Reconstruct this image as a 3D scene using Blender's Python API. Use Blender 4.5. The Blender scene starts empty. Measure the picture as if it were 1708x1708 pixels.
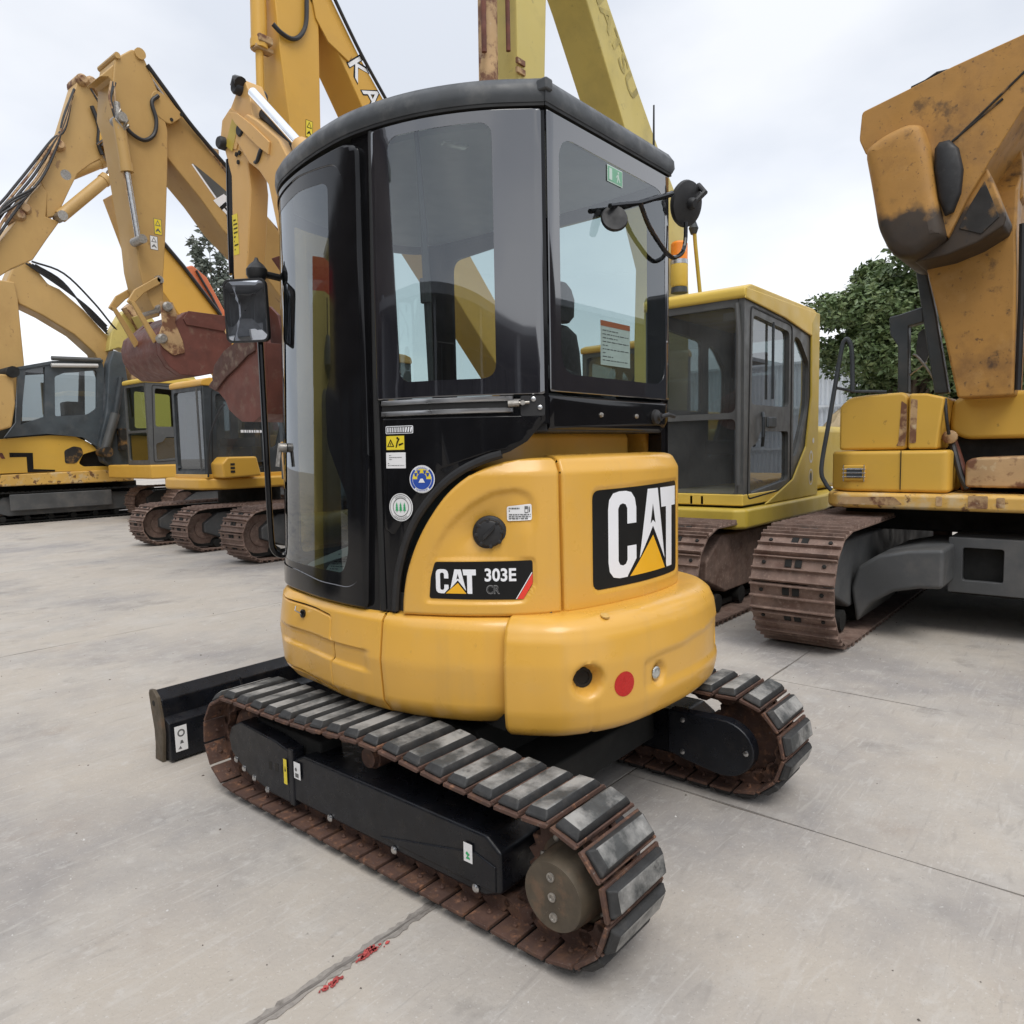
import bpy, bmesh, math, random
import numpy as np
from mathutils import Vector as V, Matrix
from mathutils.geometry import tessellate_polygon
random.seed(7)
R = math.radians
SC = bpy.context.scene
COL = SC.collection

# ------------------------------------------------------------------ camera
yaw, pitch, roll = R(50.08), R(4.92), R(1.145)
fw = V((math.sin(yaw)*math.cos(pitch), math.cos(yaw)*math.cos(pitch), -math.sin(pitch)))
rt0 = V((math.cos(yaw), -math.sin(yaw), 0)); dn0 = fw.cross(rt0)
rt = rt0*math.cos(roll) + dn0*math.sin(roll); dn = dn0*math.cos(roll) - rt0*math.sin(roll)
cam = bpy.data.objects.new('camera', bpy.data.cameras.new('camera')); COL.objects.link(cam)
cam.matrix_world = Matrix(((rt.x, -dn.x, -fw.x, -2.268), (rt.y, -dn.y, -fw.y, -2.151), (rt.z, -dn.z, -fw.z, 1.437), (0, 0, 0, 1)))
cam.data.sensor_width = 36; cam.data.sensor_fit = 'HORIZONTAL'; cam.data.lens = 36*1224.5/1708
cam.data.clip_end = 2000; cam.data.clip_start = .02
SC.camera = cam

# ------------------------------------------------------------------ overcast daylight
SUN_EL, SUN_AZ = R(58), R(215)        # azimuth clockwise from +Y
W = bpy.data.worlds.new('World'); SC.world = W; W.use_nodes = True
nt = W.node_tree; nt.nodes.clear(); N = nt.nodes.new; L = nt.links.new
out = N('ShaderNodeOutputWorld'); bg = N('ShaderNodeBackground'); bg.inputs['Strength'].default_value = .114
sky = N('ShaderNodeTexSky'); sky.sky_type = 'NISHITA'; sky.sun_disc = False
sky.sun_elevation = SUN_EL; sky.sun_rotation = SUN_AZ
tc = N('ShaderNodeTexCoord')
mp = N('ShaderNodeMapping'); mp.inputs['Scale'].default_value = (1.0, 1.0, 2.2)
n1 = N('ShaderNodeTexNoise'); n1.inputs['Scale'].default_value = 2.1; n1.inputs['Detail'].default_value = 6; n1.inputs['Roughness'].default_value = .45
L(tc.outputs['Generated'], mp.inputs['Vector']); L(mp.outputs['Vector'], n1.inputs['Vector'])
cr = N('ShaderNodeValToRGB'); L(n1.outputs['Fac'], cr.inputs['Fac'])
cr.color_ramp.elements[0].position = .40; cr.color_ramp.elements[0].color = (6.1, 6.45, 7.1, 1)
cr.color_ramp.elements[1].position = .59; cr.color_ramp.elements[1].color = (7.7, 7.9, 8.3, 1)
sx = N('ShaderNodeSeparateXYZ'); L(tc.outputs['Generated'], sx.inputs[0])
rp = N('ShaderNodeValToRGB'); L(sx.outputs['Z'], rp.inputs['Fac'])      # brighter haze towards the horizon, brighter zenith
e = rp.color_ramp.elements; e[0].position = .0; e[0].color = (1.26, 1.24, 1.21, 1); e[1].position = 1; e[1].color = (1.55, 1.55, 1.55, 1)
k = e.new(.14); k.color = (1.20, 1.19, 1.17, 1); k = e.new(.28); k.color = (1.07, 1.07, 1.07, 1); k = e.new(.42); k.color = (.98, .98, .98, 1); k = e.new(.55); k.color = (1.02, 1.02, 1.02, 1)
ml = N('ShaderNodeMix'); ml.data_type = 'RGBA'; ml.blend_type = 'MULTIPLY'; ml.inputs['Factor'].default_value = 1
L(cr.outputs['Color'], ml.inputs[6]); L(rp.outputs['Color'], ml.inputs[7])
mx = N('ShaderNodeMix'); mx.data_type = 'RGBA'; mx.inputs['Factor'].default_value = .94
L(sky.outputs['Color'], mx.inputs[6]); L(ml.outputs[2], mx.inputs[7])
L(mx.outputs[2], bg.inputs['Color']); L(bg.outputs[0], out.inputs['Surface'])
sd = bpy.data.lights.new('sun', 'SUN'); sd.energy = 1.5; sd.angle = R(32); sd.color = (1, .96, .9)
so = bpy.data.objects.new('sun', sd); COL.objects.link(so)
dirv = V((math.sin(SUN_AZ)*math.cos(SUN_EL), math.cos(SUN_AZ)*math.cos(SUN_EL), math.sin(SUN_EL)))
so.rotation_euler = dirv.to_track_quat('Z', 'Y').to_euler(); so.location = (0, 0, 30)
vs = SC.view_settings; vs.view_transform = 'Standard'; vs.look = 'None'; vs.exposure = .20; vs.gamma = 1
vs.use_curve_mapping = False
SC.render.engine = 'CYCLES'
try:
    SC.cycles.max_bounces = 10; SC.cycles.transparent_max_bounces = 24
except Exception: pass

# ------------------------------------------------------------------ materials
MATS = {}
def mat(name, base, rough=.5, metal=0, var=.1, vs=6, spots=(), bump=0, bs=60, coat=0, spec=.5, rvar=.12, stretch=(1, 1, 1)):
    """procedural surface: base colour with broad noise, thresholded noise patches (rust, dust, scratches) and fine relief"""
    m = bpy.data.materials.new(name); m.use_nodes = True; t = m.node_tree; t.nodes.clear()
    n = t.nodes.new; l = t.links.new
    o = n('ShaderNodeOutputMaterial'); p = n('ShaderNodeBsdfPrincipled'); l(p.outputs[0], o.inputs[0])
    g = n('ShaderNodeNewGeometry'); mpn = n('ShaderNodeMapping'); mpn.inputs['Scale'].default_value = stretch; l(g.outputs['Position'], mpn.inputs['Vector']); pos = mpn.outputs[0]
    a = n('ShaderNodeTexNoise'); a.inputs['Scale'].default_value = vs; a.inputs['Detail'].default_value = 5; l(pos, a.inputs['Vector'])
    r = n('ShaderNodeValToRGB'); l(a.outputs['Fac'], r.inputs['Fac'])
    r.color_ramp.elements[0].position = .3; r.color_ramp.elements[1].position = .7
    r.color_ramp.elements[0].color = [c*(1-var) for c in base]+[1]; r.color_ramp.elements[1].color = [min(1, c*(1+var)) for c in base]+[1]
    col = r.outputs['Color']
    for (sc, ssc, lo, hi, st) in spots:
        q = n('ShaderNodeTexNoise'); q.inputs['Scale'].default_value = ssc; q.inputs['Detail'].default_value = 8; q.inputs['Roughness'].default_value = .62; l(pos, q.inputs['Vector'])
        mr = n('ShaderNodeMapRange'); mr.inputs[1].default_value = lo; mr.inputs[2].default_value = hi; mr.inputs[3].default_value = 0; mr.inputs[4].default_value = st; l(q.outputs['Fac'], mr.inputs[0])
        x = n('ShaderNodeMix'); x.data_type = 'RGBA'; l(mr.outputs[0], x.inputs['Factor']); l(col, x.inputs[6]); x.inputs[7].default_value = list(sc)+[1]
        col = x.outputs[2]
    l(col, p.inputs['Base Color'])
    rm = n('ShaderNodeMapRange'); rm.inputs[3].default_value = max(.02, rough-rvar); rm.inputs[4].default_value = min(1, rough+rvar)
    rm.inputs[1].default_value = .3; rm.inputs[2].default_value = .7
    b2 = n('ShaderNodeTexNoise'); b2.inputs['Scale'].default_value = vs*2.3; b2.inputs['Detail'].default_value = 6; l(pos, b2.inputs['Vector']); l(b2.outputs['Fac'], rm.inputs[0]); l(rm.outputs[0], p.inputs['Roughness'])
    p.inputs['Metallic'].default_value = metal; p.inputs['Coat Weight'].default_value = coat; p.inputs['Coat Roughness'].default_value = .12
    p.inputs['Specular IOR Level'].default_value = spec
    if bump:
        b = n('ShaderNodeBump'); b.inputs['Strength'].default_value = bump; b.inputs['Distance'].default_value = .01
        q = n('ShaderNodeTexNoise'); q.inputs['Scale'].default_value = bs; q.inputs['Detail'].default_value = 7; q.inputs['Roughness'].default_value = .6; l(pos, q.inputs['Vector'])
        l(q.outputs['Fac'], b.inputs['Height']); l(b.outputs[0], p.inputs['Normal'])
    MATS[name] = m; return m
def glass(name, tint, refl=.05, rough=0.0):
    m = bpy.data.materials.new(name); m.use_nodes = True; t = m.node_tree; t.nodes.clear(); n = t.nodes.new; l = t.links.new
    o = n('ShaderNodeOutputMaterial'); tr = n('ShaderNodeBsdfTransparent'); tr.inputs[0].default_value = list(tint)+[1]
    gl = n('ShaderNodeBsdfGlossy'); gl.inputs['Roughness'].default_value = rough; gl.inputs[0].default_value = (.92, .96, 1, 1)
    lw = n('ShaderNodeLayerWeight'); lw.inputs[0].default_value = .5
    pw = n('ShaderNodeMath'); pw.operation = 'POWER'; pw.inputs[1].default_value = 4; l(lw.outputs['Facing'], pw.inputs[0])
    ma = n('ShaderNodeMath'); ma.operation = 'MULTIPLY_ADD'; ma.inputs[1].default_value = .9-refl; ma.inputs[2].default_value = refl; l(pw.outputs[0], ma.inputs[0])
    x = n('ShaderNodeMixShader'); l(ma.outputs[0], x.inputs[0]); l(tr.outputs[0], x.inputs[1]); l(gl.outputs[0], x.inputs[2]); l(x.outputs[0], o.inputs[0])
    MATS[name] = m; return m

RUST = (.13, .055, .03); DUST = (.36, .31, .25); GRIME = (.05, .035, .022)
mat('yellow', (.70, .385, .062), .34, var=.03, vs=3, coat=.3, bump=.02, bs=260, spots=[((.60, .37, .12), 5, .55, .78, .4), ((.34, .19, .05), 30, .67, .76, .3), ((.2, .12, .05), 90, .70, .76, .35)])
def streaks(name, c, st, sc=(16, 16, 1.1), lo=.56, hi=.74):
    t = MATS[name].node_tree; n = t.nodes.new; l = t.links.new; p = next(q for q in t.nodes if q.type == 'BSDF_PRINCIPLED'); src = p.inputs['Base Color'].links[0].from_socket
    g = n('ShaderNodeNewGeometry'); m = n('ShaderNodeMapping'); m.inputs['Scale'].default_value = sc; l(g.outputs['Position'], m.inputs['Vector']); q = n('ShaderNodeTexNoise'); q.inputs['Scale'].default_value = 1; q.inputs['Detail'].default_value = 5; l(m.outputs[0], q.inputs['Vector'])
    r = n('ShaderNodeMapRange'); r.inputs[1].default_value = lo; r.inputs[2].default_value = hi; r.inputs[4].default_value = st; l(q.outputs['Fac'], r.inputs[0]); x = n('ShaderNodeMix'); x.data_type = 'RGBA'; l(r.outputs[0], x.inputs['Factor']); l(src, x.inputs[6]); x.inputs[7].default_value = list(c)+[1]; l(x.outputs[2], p.inputs['Base Color'])
streaks('yellow', (.50, .30, .09), .20)
mat('seal_highlight', (.09, .09, .10), .25, var=.1, spec=.8)  # grey tone stands in for the highlight along the door seal
mat('yellow_arm', (.64, .38, .13), .42, var=.06, vs=4, spots=[((.5, .3, .12), 8, .55, .75, .4), (RUST, 30, .68, .76, .6)], bump=.03, bs=120)
mat('black_gloss', (.007, .007, .008), .10, var=.2, vs=9, coat=0, rvar=.03, spec=.32, spots=[((.03, .026, .022), 14, .6, .85, .2)])
mat('frit', (.012, .012, .016), .03, var=.1, coat=1, rvar=.01, spec=1.0); MATS['frit'].node_tree.nodes['Principled BSDF'].inputs['IOR'].default_value = 1.75
mat('black_matte', (.016, .016, .017), .55, var=.3, vs=12, spots=[((.10, .09, .08), 16, .58, .8, .3)])
mat('roof_grey', (.055, .06, .065), .45, var=.2, vs=10, spots=[((.19, .19, .18), 9, .5, .75, .55)], bump=.03)
mat('seal_gap_black', (.008, .008, .008), .6)
mat('frame_black', (.007, .008, .011), .32, var=.3, vs=10, bump=.05, bs=90, spec=.35, spots=[((.05, .042, .035), 9, .55, .8, .4), ((.14, .11, .09), 70, .67, .75, .4)])
mat('shoe_rust', (.082, .043, .031), .75, var=.28, vs=14, bump=.25, bs=70, spots=[((.17, .085, .045), 20, .5, .7, .6), ((.36, .17, .09), 35, .56, .70, .6), ((.20, .18, .165), 90, .62, .70, .6), ((.05, .033, .027), 9, .55, .7, .6)])
mat('shoe_orange', (.25, .10, .045), .8, var=.3, vs=20, bump=.3, bs=90, spots=[((.10, .05, .035), 26, .5, .7, .7)])
mat('shoe_old', (.20, .135, .108), .75, var=.25, vs=10, bump=.15, bs=50, spots=[((.10, .05, .035), 7, .5, .7, .7), ((.36, .27, .22), 40, .56, .70, .6)])
mat('pad_rubber', (.055, .057, .056), .7, var=.3, vs=18, bump=.3, bs=85, spots=[((.36, .35, .33), 7, .40, .60, .85), ((.03, .03, .03), 30, .62, .7, .7)])
mat('pad_side', (.028, .028, .028), .7, var=.3, vs=18, bump=.2, bs=70, spots=[((.10, .09, .08), 15, .55, .75, .5)])
mat('motor_cover', (.085, .066, .044), .6, var=.2, vs=15, bump=.08, spots=[((.05, .04, .03), 10, .5, .7, .5), ((.17, .10, .06), 14, .54, .68, .6), ((.28, .25, .2), 80, .66, .72, .5)])
mat('steel', (.5, .5, .5), .3, metal=1, var=.15, vs=30)
mat('rail_steel', (.45, .45, .45), .34, metal=1, var=.06, vs=5, stretch=(1, 1, 1))
mat('chrome', (.85, .87, .9), .12, metal=1, var=.03)
mat('bolt_steel', (.36, .34, .31), .45, metal=.8, var=.3, vs=60)
mat('red_brown', (.135, .046, .034), .55, var=.18, vs=8, spots=[((.20, .13, .095), 11, .56, .7, .6), ((.06, .03, .025), 5, .55, .75, .5)], bump=.06)
mat('red_brown_dark', (.085, .038, .028), .65, var=.25, vs=10, spots=[((.20, .15, .11), 18, .52, .66, .7)], bump=.15)
mat('white', (.78, .78, .78), .45, var=.04); mat('decal_white', (.84, .85, .88), .4, var=.01, rvar=.05)
mat('decal_black', (.010, .010, .010), .38, var=.1, spec=.25); mat('decal_yellow', (.85, .45, .02), .35, var=.03)
mat('sticker_yellow', (.78, .62, .04), .4, var=.03); mat('red_paint', (.42, .07, .065), .7, var=.3, vs=40)
mat('red', (.50, .012, .010), .3, var=.05, spots=[((.3, .0, .0), 90, .5, .6, .3)])
mat('decal_red', (.75, .05, .03), .35); mat('green', (.03, .38, .14), .4); mat('sign_green', (.16, .40, .25), .3); mat('sign_white', (.50, .62, .55), .3); mat('blue', (.02, .07, .36), .4); mat('print_grey', (.12, .12, .12), .5); mat('outline_grey', (.28, .28, .28), .4)
mat('seat', (.02, .02, .022), .7, var=.3, vs=30, bump=.1); mat('liner', (.20, .21, .22), .7); mat('interior', (.05, .053, .055), .6)
mat('paper', (.72, .72, .68), .7, var=.06, vs=25); mat('lens', (.5, .52, .5), .08, metal=.6, var=.2, vs=60)
mat('cone_dark', (.02, .018, .015), .9); mat('orange_beacon', (.85, .25, .02), .25, var=.05)
mat('mirror', (.85, .87, .9), .015, metal=1, var=.01, rvar=0)
# the neighbours' paint
mat('ochre', (.50, .315, .11), .5, var=.06, vs=1.6, spots=[((.36, .21, .07), 1.3, .5, .72, .55), (RUST, 9, .64, .70, .55)], bump=.04, bs=30, stretch=(1, 1, .7))
mat('kato_yellow', (.64, .36, .055), .42, var=.04, vs=1.5, spots=[((.42, .24, .06), 2, .58, .8, .35)])
mat('pale_yellow', (.56, .455, .135), .5, var=.06, vs=1.5, spots=[((.34, .28, .09), 2.2, .5, .72, .5), ((.2, .17, .07), 14, .64, .7, .4)])
mat('olive', (.50, .365, .055), .42, var=.08, vs=2, spots=[((.36, .26, .05), 2.5, .5, .75, .5), ((.5, .42, .2), 20, .66, .73, .4)])
mat('cab_yellow', (.66, .46, .08), .42, var=.06, vs=2)
mat('dirty_orange', (.44, .225, .05), .6, var=.2, vs=2.2, spots=[((.17, .085, .03), 2.2, .47, .66, .75), ((.06, .035, .02), 6, .58, .68, .7), ((.50, .30, .11), 4, .58, .75, .5), ((.07, .04, .025), 24, .61, .68, .65), ((.03, .02, .015), 60, .66, .70, .6)], bump=.15, bs=18)
mat('burnt', (.02, .018, .016), .7, var=.4, vs=4, spots=[((.25, .135, .04), 5, .50, .62, .8)], bump=.2, bs=25)
mat('worn_yellow', (.65, .39, .06), .45, var=.05, vs=1.8, spots=[((.52, .3, .08), 2.5, .55, .78, .4), (RUST, 13, .66, .72, .5)], bump=.03)
mat('chipped_yellow', (.66, .40, .10), .5, var=.08, vs=3, spots=[((.60, .48, .30), 6, .5, .62, .7), (RUST, 8, .565, .62, .9), (GRIME, 20, .64, .7, .8)], bump=.06)
mat('tan_rust', (.46, .30, .15), .65, var=.2, vs=4, spots=[((.15, .06, .03), 7, .48, .58, .95), ((.6, .5, .33), 12, .6, .7, .6)], bump=.2, bs=25)
mat('cab_dark', (.035, .042, .048), .5, var=.25, vs=4, spots=[((.12, .13, .13), 5, .55, .75, .4)])
mat('cab_grey', (.082, .085, .085), .45, var=.12, vs=5, spots=[((.16, .16, .15), 8, .55, .75, .4)])
mat('slate', (.055, .068, .078), .5, var=.25, vs=3, spots=[((.13, .13, .13), 4, .5, .75, .5)])
mat('frame_grey', (.075, .078, .08), .6, var=.2, vs=3, spots=[((.16, .145, .13), 3, .5, .75, .5)], bump=.08)
mat('under_black', (.010, .010, .009), .85, var=.4, vs=4, bump=.1)
mat('hose', (.02, .02, .022), .5); mat('rusty_red', (.15, .05, .03), .7, var=.3, vs=8, bump=.1)
mat('orange_paint', (.55, .14, .05), .5, var=.1, vs=2)
mat('bark', (.15, .12, .09), .9, var=.25, vs=8, bump=.4, bs=25)
def leafmat(name, a, b, c):
    m = mat(name, a, .5, var=.25, vs=1.1, spots=[(b, 2.0, .48, .62, .8), (c, 5, .55, .66, .7)]); return m
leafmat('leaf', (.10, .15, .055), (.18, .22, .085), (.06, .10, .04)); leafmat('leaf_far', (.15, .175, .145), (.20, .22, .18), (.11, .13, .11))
mat('metal_white', (.62, .66, .70), .5, var=.08, vs=.7, spots=[((.45, .45, .43), 1.3, .55, .8, .4)])
mat('rubble', (.42, .33, .2), .9, var=.3, vs=2.5, bump=.4, bs=6); mat('wall_pale', (.55, .54, .52), .8, var=.1, vs=.6)
mat('shed_steel', (.26, .27, .29), .6, var=.2, vs=.5); mat('shed_dark', (.20, .205, .215), .8, var=.3, vs=.6); mat('backdrop', (.05, .038, .033), .8, var=.3, vs=.8); mat('blue_tarp', (.02, .07, .25), .5)
mat('faded_print', (.40, .325, .10), .6, var=.3, vs=9)
glass('glass_clear', (.70, .79, .78), .12); glass('glass_door', (.27, .33, .33), .10); glass('glass_far', (.40, .46, .46), .14); glass('glass_dark', (.25, .29, .30), .10); glass('glass_olive', (.42, .42, .20), .07)
def mix_grey(name, amt, c=(.30, .31, .31)):  # mixes a noisy share of grey diffuse into the glass
    t = MATS[name].node_tree; o = next(n for n in t.nodes if n.type == 'OUTPUT_MATERIAL'); src = o.inputs[0].links[0].from_socket
    d = t.nodes.new('ShaderNodeBsdfDiffuse'); d.inputs[0].default_value = list(c)+[1]; x = t.nodes.new('ShaderNodeMixShader'); g = t.nodes.new('ShaderNodeNewGeometry'); q = t.nodes.new('ShaderNodeTexNoise'); q.inputs['Scale'].default_value = 3; q.inputs['Detail'].default_value = 6
    m = t.nodes.new('ShaderNodeMath'); m.operation = 'MULTIPLY'; m.inputs[1].default_value = amt*2; t.links.new(g.outputs['Position'], q.inputs['Vector']); t.links.new(q.outputs['Fac'], m.inputs[0]); t.links.new(m.outputs[0], x.inputs[0]); t.links.new(src, x.inputs[1]); t.links.new(d.outputs[0], x.inputs[2]); t.links.new(x.outputs[0], o.inputs[0])
mix_grey('glass_far', .13); mix_grey('glass_dark', .15); mix_grey('glass_clear', .015)

# ------------------------------------------------------------------ helpers
ORG = {}
def thing(name, label, cat, loc=(0, 0, 0), group=None):
    o = bpy.data.objects.new(name, None); COL.objects.link(o); o.location = loc; o.empty_display_size = .2
    o['label'] = label; o['category'] = cat
    if group: o['group'] = group
    ORG[o.name] = V(loc); return o
def tag(o, label=None, cat=None, group=None, kind=None):
    for k, v in (('label', label), ('category', cat), ('group', group), ('kind', kind)):
        if v: o[k] = v
    return o
class MB:
    """collects shapes in world coordinates; build() links them as ONE mesh object"""
    def __init__(s): s.v = []; s.f = []; s.m = []; s.mi = 0; s.pc = []
    def add(s, vs, fs, mi=None):
        b = len(s.v); s.pc.append((b, len(s.f))); s.v += [tuple(p) for p in vs]; s.f += [[i+b for i in f] for f in fs]; s.m += [s.mi if mi is None else mi]*len(fs); return s
    def box(s, x0, x1, y0, y1, z0, z1):
        vs = [(x, y, z) for x in (x0, x1) for y in (y0, y1) for z in (z0, z1)]
        return s.add(vs, [(0, 1, 3, 2), (4, 6, 7, 5), (0, 4, 5, 1), (2, 3, 7, 6), (0, 2, 6, 4), (1, 5, 7, 3)])
    def obox(s, c, size, ex, ey, ez):
        c, ex, ey, ez = V(c), V(ex).normalized(), V(ey).normalized(), V(ez).normalized(); a, b, d = [q/2 for q in size]
        vs = [c+ex*x*a+ey*y*b+ez*z*d for x in (-1, 1) for y in (-1, 1) for z in (-1, 1)]
        return s.add(vs, [(0, 1, 3, 2), (4, 6, 7, 5), (0, 4, 5, 1), (2, 3, 7, 6), (0, 2, 6, 4), (1, 5, 7, 3)])
    def prism(s, poly, ax, a0, a1):
        f = {'x': lambda p, a: (a, p[0], p[1]), 'y': lambda p, a: (p[0], a, p[1]), 'z': lambda p, a: (p[0], p[1], a)}[ax]
        n = len(poly); vs = [f(p, a0) for p in poly]+[f(p, a1) for p in poly]
        tri = tessellate_polygon([[V((p[0], p[1], 0)) for p in poly]])
        fs = [tuple(t) for t in tri]+[tuple(i+n for i in reversed(t)) for t in tri]+[(i, (i+1) % n, (i+1) % n+n, i+n) for i in range(n)]
        return s.add(vs, fs)
    def tube(s, pts, r, n=8, cap=True):
        P = [V(p) for p in pts]; rs = r if isinstance(r, (list, tuple)) else [r]*len(P)
        t0 = (P[1]-P[0]).normalized(); u = t0.orthogonal().normalized(); vs = []; fs = []
        for i, p in enumerate(P):
            t = (P[min(i+1, len(P)-1)]-P[max(i-1, 0)]).normalized(); u = (u-t*u.dot(t)).normalized(); w = t.cross(u)
            vs += [p+(u*math.cos(2*math.pi*j/n)+w*math.sin(2*math.pi*j/n))*rs[i] for j in range(n)]
        for i in range(len(P)-1):
            fs += [(i*n+j, i*n+(j+1) % n, (i+1)*n+(j+1) % n, (i+1)*n+j) for j in range(n)]
        if cap: fs += [tuple(range(n-1, -1, -1)), tuple((len(P)-1)*n+j for j in range(n))]
        return s.add(vs, fs)
    def cyl(s, a, b, r, r1=None, n=20): return s.tube([a, b], [r, r if r1 is None else r1], n)
    def lathe(s, p, d, prof, n=24):
        p, d = V(p), V(d).normalized(); u = d.orthogonal().normalized(); w = d.cross(u); vs = []; fs = []
        for t, r in prof: vs += [p+d*t+(u*math.cos(2*math.pi*j/n)+w*math.sin(2*math.pi*j/n))*max(r, 1e-4) for j in range(n)]
        for i in range(len(prof)-1): fs += [(i*n+j, i*n+(j+1) % n, (i+1)*n+(j+1) % n, (i+1)*n+j) for j in range(n)]
        fs += [tuple(range(n-1, -1, -1)), tuple((len(prof)-1)*n+j for j in range(n))]
        return s.add(vs, fs)
    def loft(s, rings, closed=True, cap=True):
        n = len(rings[0]); vs = [p for r in rings for p in r]; m = n if closed else n-1
        fs = [(i*n+j, i*n+(j+1) % n, (i+1)*n+(j+1) % n, (i+1)*n+j) for i in range(len(rings)-1) for j in range(m)]
        if cap and closed:
            for base, rev in ((0, True), ((len(rings)-1)*n, False)):
                tri = tessellate_polygon([[V(vs[base+j]) for j in range(n)]]); fs += [tuple(base+i for i in (reversed(t) if rev else t)) for t in tri]
        return s.add(vs, fs)
    def each(s, name, m, parent=None, **kw):
        """one object per added shape"""
        for i, (b, f) in enumerate(s.pc):
            b2, f2 = s.pc[i+1] if i+1 < len(s.pc) else (len(s.v), len(s.f)); q = MB(); q.add(s.v[b:b2], [[j-b for j in t] for t in s.f[f:f2]], 0); q.m = s.m[f:f2]; o = q.build(name, m, parent, **kw)
        return o
    def build(s, name, m, parent=None, bevel=0, seg=2, smooth=35, recalc=True):
        me = bpy.data.meshes.new(name); org = ORG.get(parent.name, V((0, 0, 0))) if parent else V((0, 0, 0))
        me.from_pydata([(p[0]-org.x, p[1]-org.y, p[2]-org.z) for p in s.v], [], s.f)
        ms = m if isinstance(m, (list, tuple)) else [m]
        for q in ms: me.materials.append(MATS[q])
        me.polygons.foreach_set('material_index', s.m)
        if recalc:
            bm = bmesh.new(); bm.from_mesh(me); bmesh.ops.recalc_face_normals(bm, faces=bm.faces)
            if bevel:
                bmesh.ops.dissolve_limit(bm, angle_limit=R(1), verts=bm.verts, edges=bm.edges, delimit={'MATERIAL'})
            bm.to_mesh(me); bm.free()
        me.polygons.foreach_set('use_smooth', [True]*len(me.polygons)); me.set_sharp_from_angle(angle=R(smooth)); me.update()
        o = bpy.data.objects.new(name, me); COL.objects.link(o)
        if bevel:
            b = o.modifiers.new('bevel', 'BEVEL'); b.width = bevel; b.segments = seg; b.limit_method = 'ANGLE'; b.angle_limit = R(32); b.harden_normals = True
        if parent: o.parent = parent; ORG[o.name] = org
        return o
def lerp(a, b, t): return a+(b-a)*t
def interp(x, xs, ys):
    if x <= xs[0]: return ys[0]
    for i in range(1, len(xs)):
        if x <= xs[i]: return ys[i-1]+(ys[i]-ys[i-1])*(x-xs[i-1])/(xs[i]-xs[i-1]+1e-12)
    return ys[-1]
def spline(pts, n=12):
    P = [V(p).to_2d() if len(p) == 2 else V(p) for p in pts]; P = [P[0]*2-P[1]]+P+[P[-1]*2-P[-2]]; o = []
    for i in range(1, len(P)-2):
        a, b, c, d = P[i-1:i+3]
        for k in range(n):
            t = k/n; o.append(.5*((2*b)+(c-a)*t+(2*a-5*b+4*c-d)*t*t+(3*b-a-3*c+d)*t**3))
    o.append(P[-2]); return o
def curve3(pts, n=8): return spline([tuple(p) for p in pts], n)
def rpoly(pts, r, n=5):
    """polygon with rounded corners"""
    o = []; m = len(pts)
    for i in range(m):
        p, a, b = V(pts[i]).to_2d(), V(pts[i-1]).to_2d(), V(pts[(i+1) % m]).to_2d()
        da, db = a-p, b-p; rr = min(r, da.length*.45, db.length*.45); q0, q1 = p+da.normalized()*rr, p+db.normalized()*rr
        for k in range(n+1):
            t = k/n; o.append(tuple(q0*(1-t)**2+p*2*t*(1-t)+q1*t*t))
    return o
def rect(a0, a1, b0, b1, r=0, n=4):
    p = [(a0, b0), (a1, b0), (a1, b1), (a0, b1)]; return rpoly(p, r, n) if r else p
def circ(cx, cy, rx, ry=None, n=28): return [(cx+rx*math.cos(2*math.pi*i/n), cy+(ry or rx)*math.sin(2*math.pi*i/n)) for i in range(n)]
def inset(poly, d):
    """offset a polygon inwards"""
    n = len(poly); A = sum(poly[i][0]*poly[(i+1) % n][1]-poly[(i+1) % n][0]*poly[i][1] for i in range(n)); sg = 1 if A > 0 else -1; o = []
    for i in range(n):
        p, a, b = V(poly[i]).to_2d(), V(poly[i-1]).to_2d(), V(poly[(i+1) % n]).to_2d()
        e0, e1 = (p-a).normalized(), (b-p).normalized(); n0, n1 = V((-e0.y, e0.x))*sg, V((-e1.y, e1.x))*sg
        m = n0+n1; m = m/max(m.dot(m)/2, .35) if m.length > 1e-6 else n0
        o.append(tuple(p+m*d))
    return o
class Surf:
    """a wall that follows a plan curve; s runs along the curve, t up the profile [(t, offset, z)]"""
    def __init__(s, pts, prof, side):
        s.c = spline(pts, 16); s.S = [0]
        for a, b in zip(s.c, s.c[1:]): s.S.append(s.S[-1]+(b-a).length)
        s.L = s.S[-1]; s.n = []
        for i in range(len(s.c)):
            t = (s.c[min(i+1, len(s.c)-1)]-s.c[max(i-1, 0)]).normalized(); s.n.append(V((t.y, -t.x))*side)
        s.pt = [p[0] for p in prof]; s.po = [p[1] for p in prof]; s.pz = [p[2] for p in prof]
    def P(s, S, t, off=0):
        x, y = interp(S, s.S, [q.x for q in s.c]), interp(S, s.S, [q.y for q in s.c])
        n = V((interp(S, s.S, [q.x for q in s.n]), interp(S, s.S, [q.y for q in s.n]))).normalized()
        o = interp(t, s.pt, s.po)
        i = 1                                                   # relief direction leans with the profile
        while i < len(s.pt)-1 and t > s.pt[i]: i += 1
        dz, do = s.pz[i]-s.pz[i-1], s.po[i]-s.po[i-1]; q = math.hypot(dz, do) or 1
        return V((x+n.x*(o+off*dz/q), y+n.y*(o+off*dz/q), interp(t, s.pt, s.pz)-off*do/q))
    def nrm(s, S, t): return (s.P(S, t, .1)-s.P(S, t, 0)).normalized()
class Rel:
    """the same surface with its pressed relief, for stickers that lie on it"""
    def __init__(s, sf, rel): s.sf, s.rel = sf, rel
    def P(s, a, b, off=0): return s.sf.P(a, b, off+s.rel(a, b))
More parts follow.
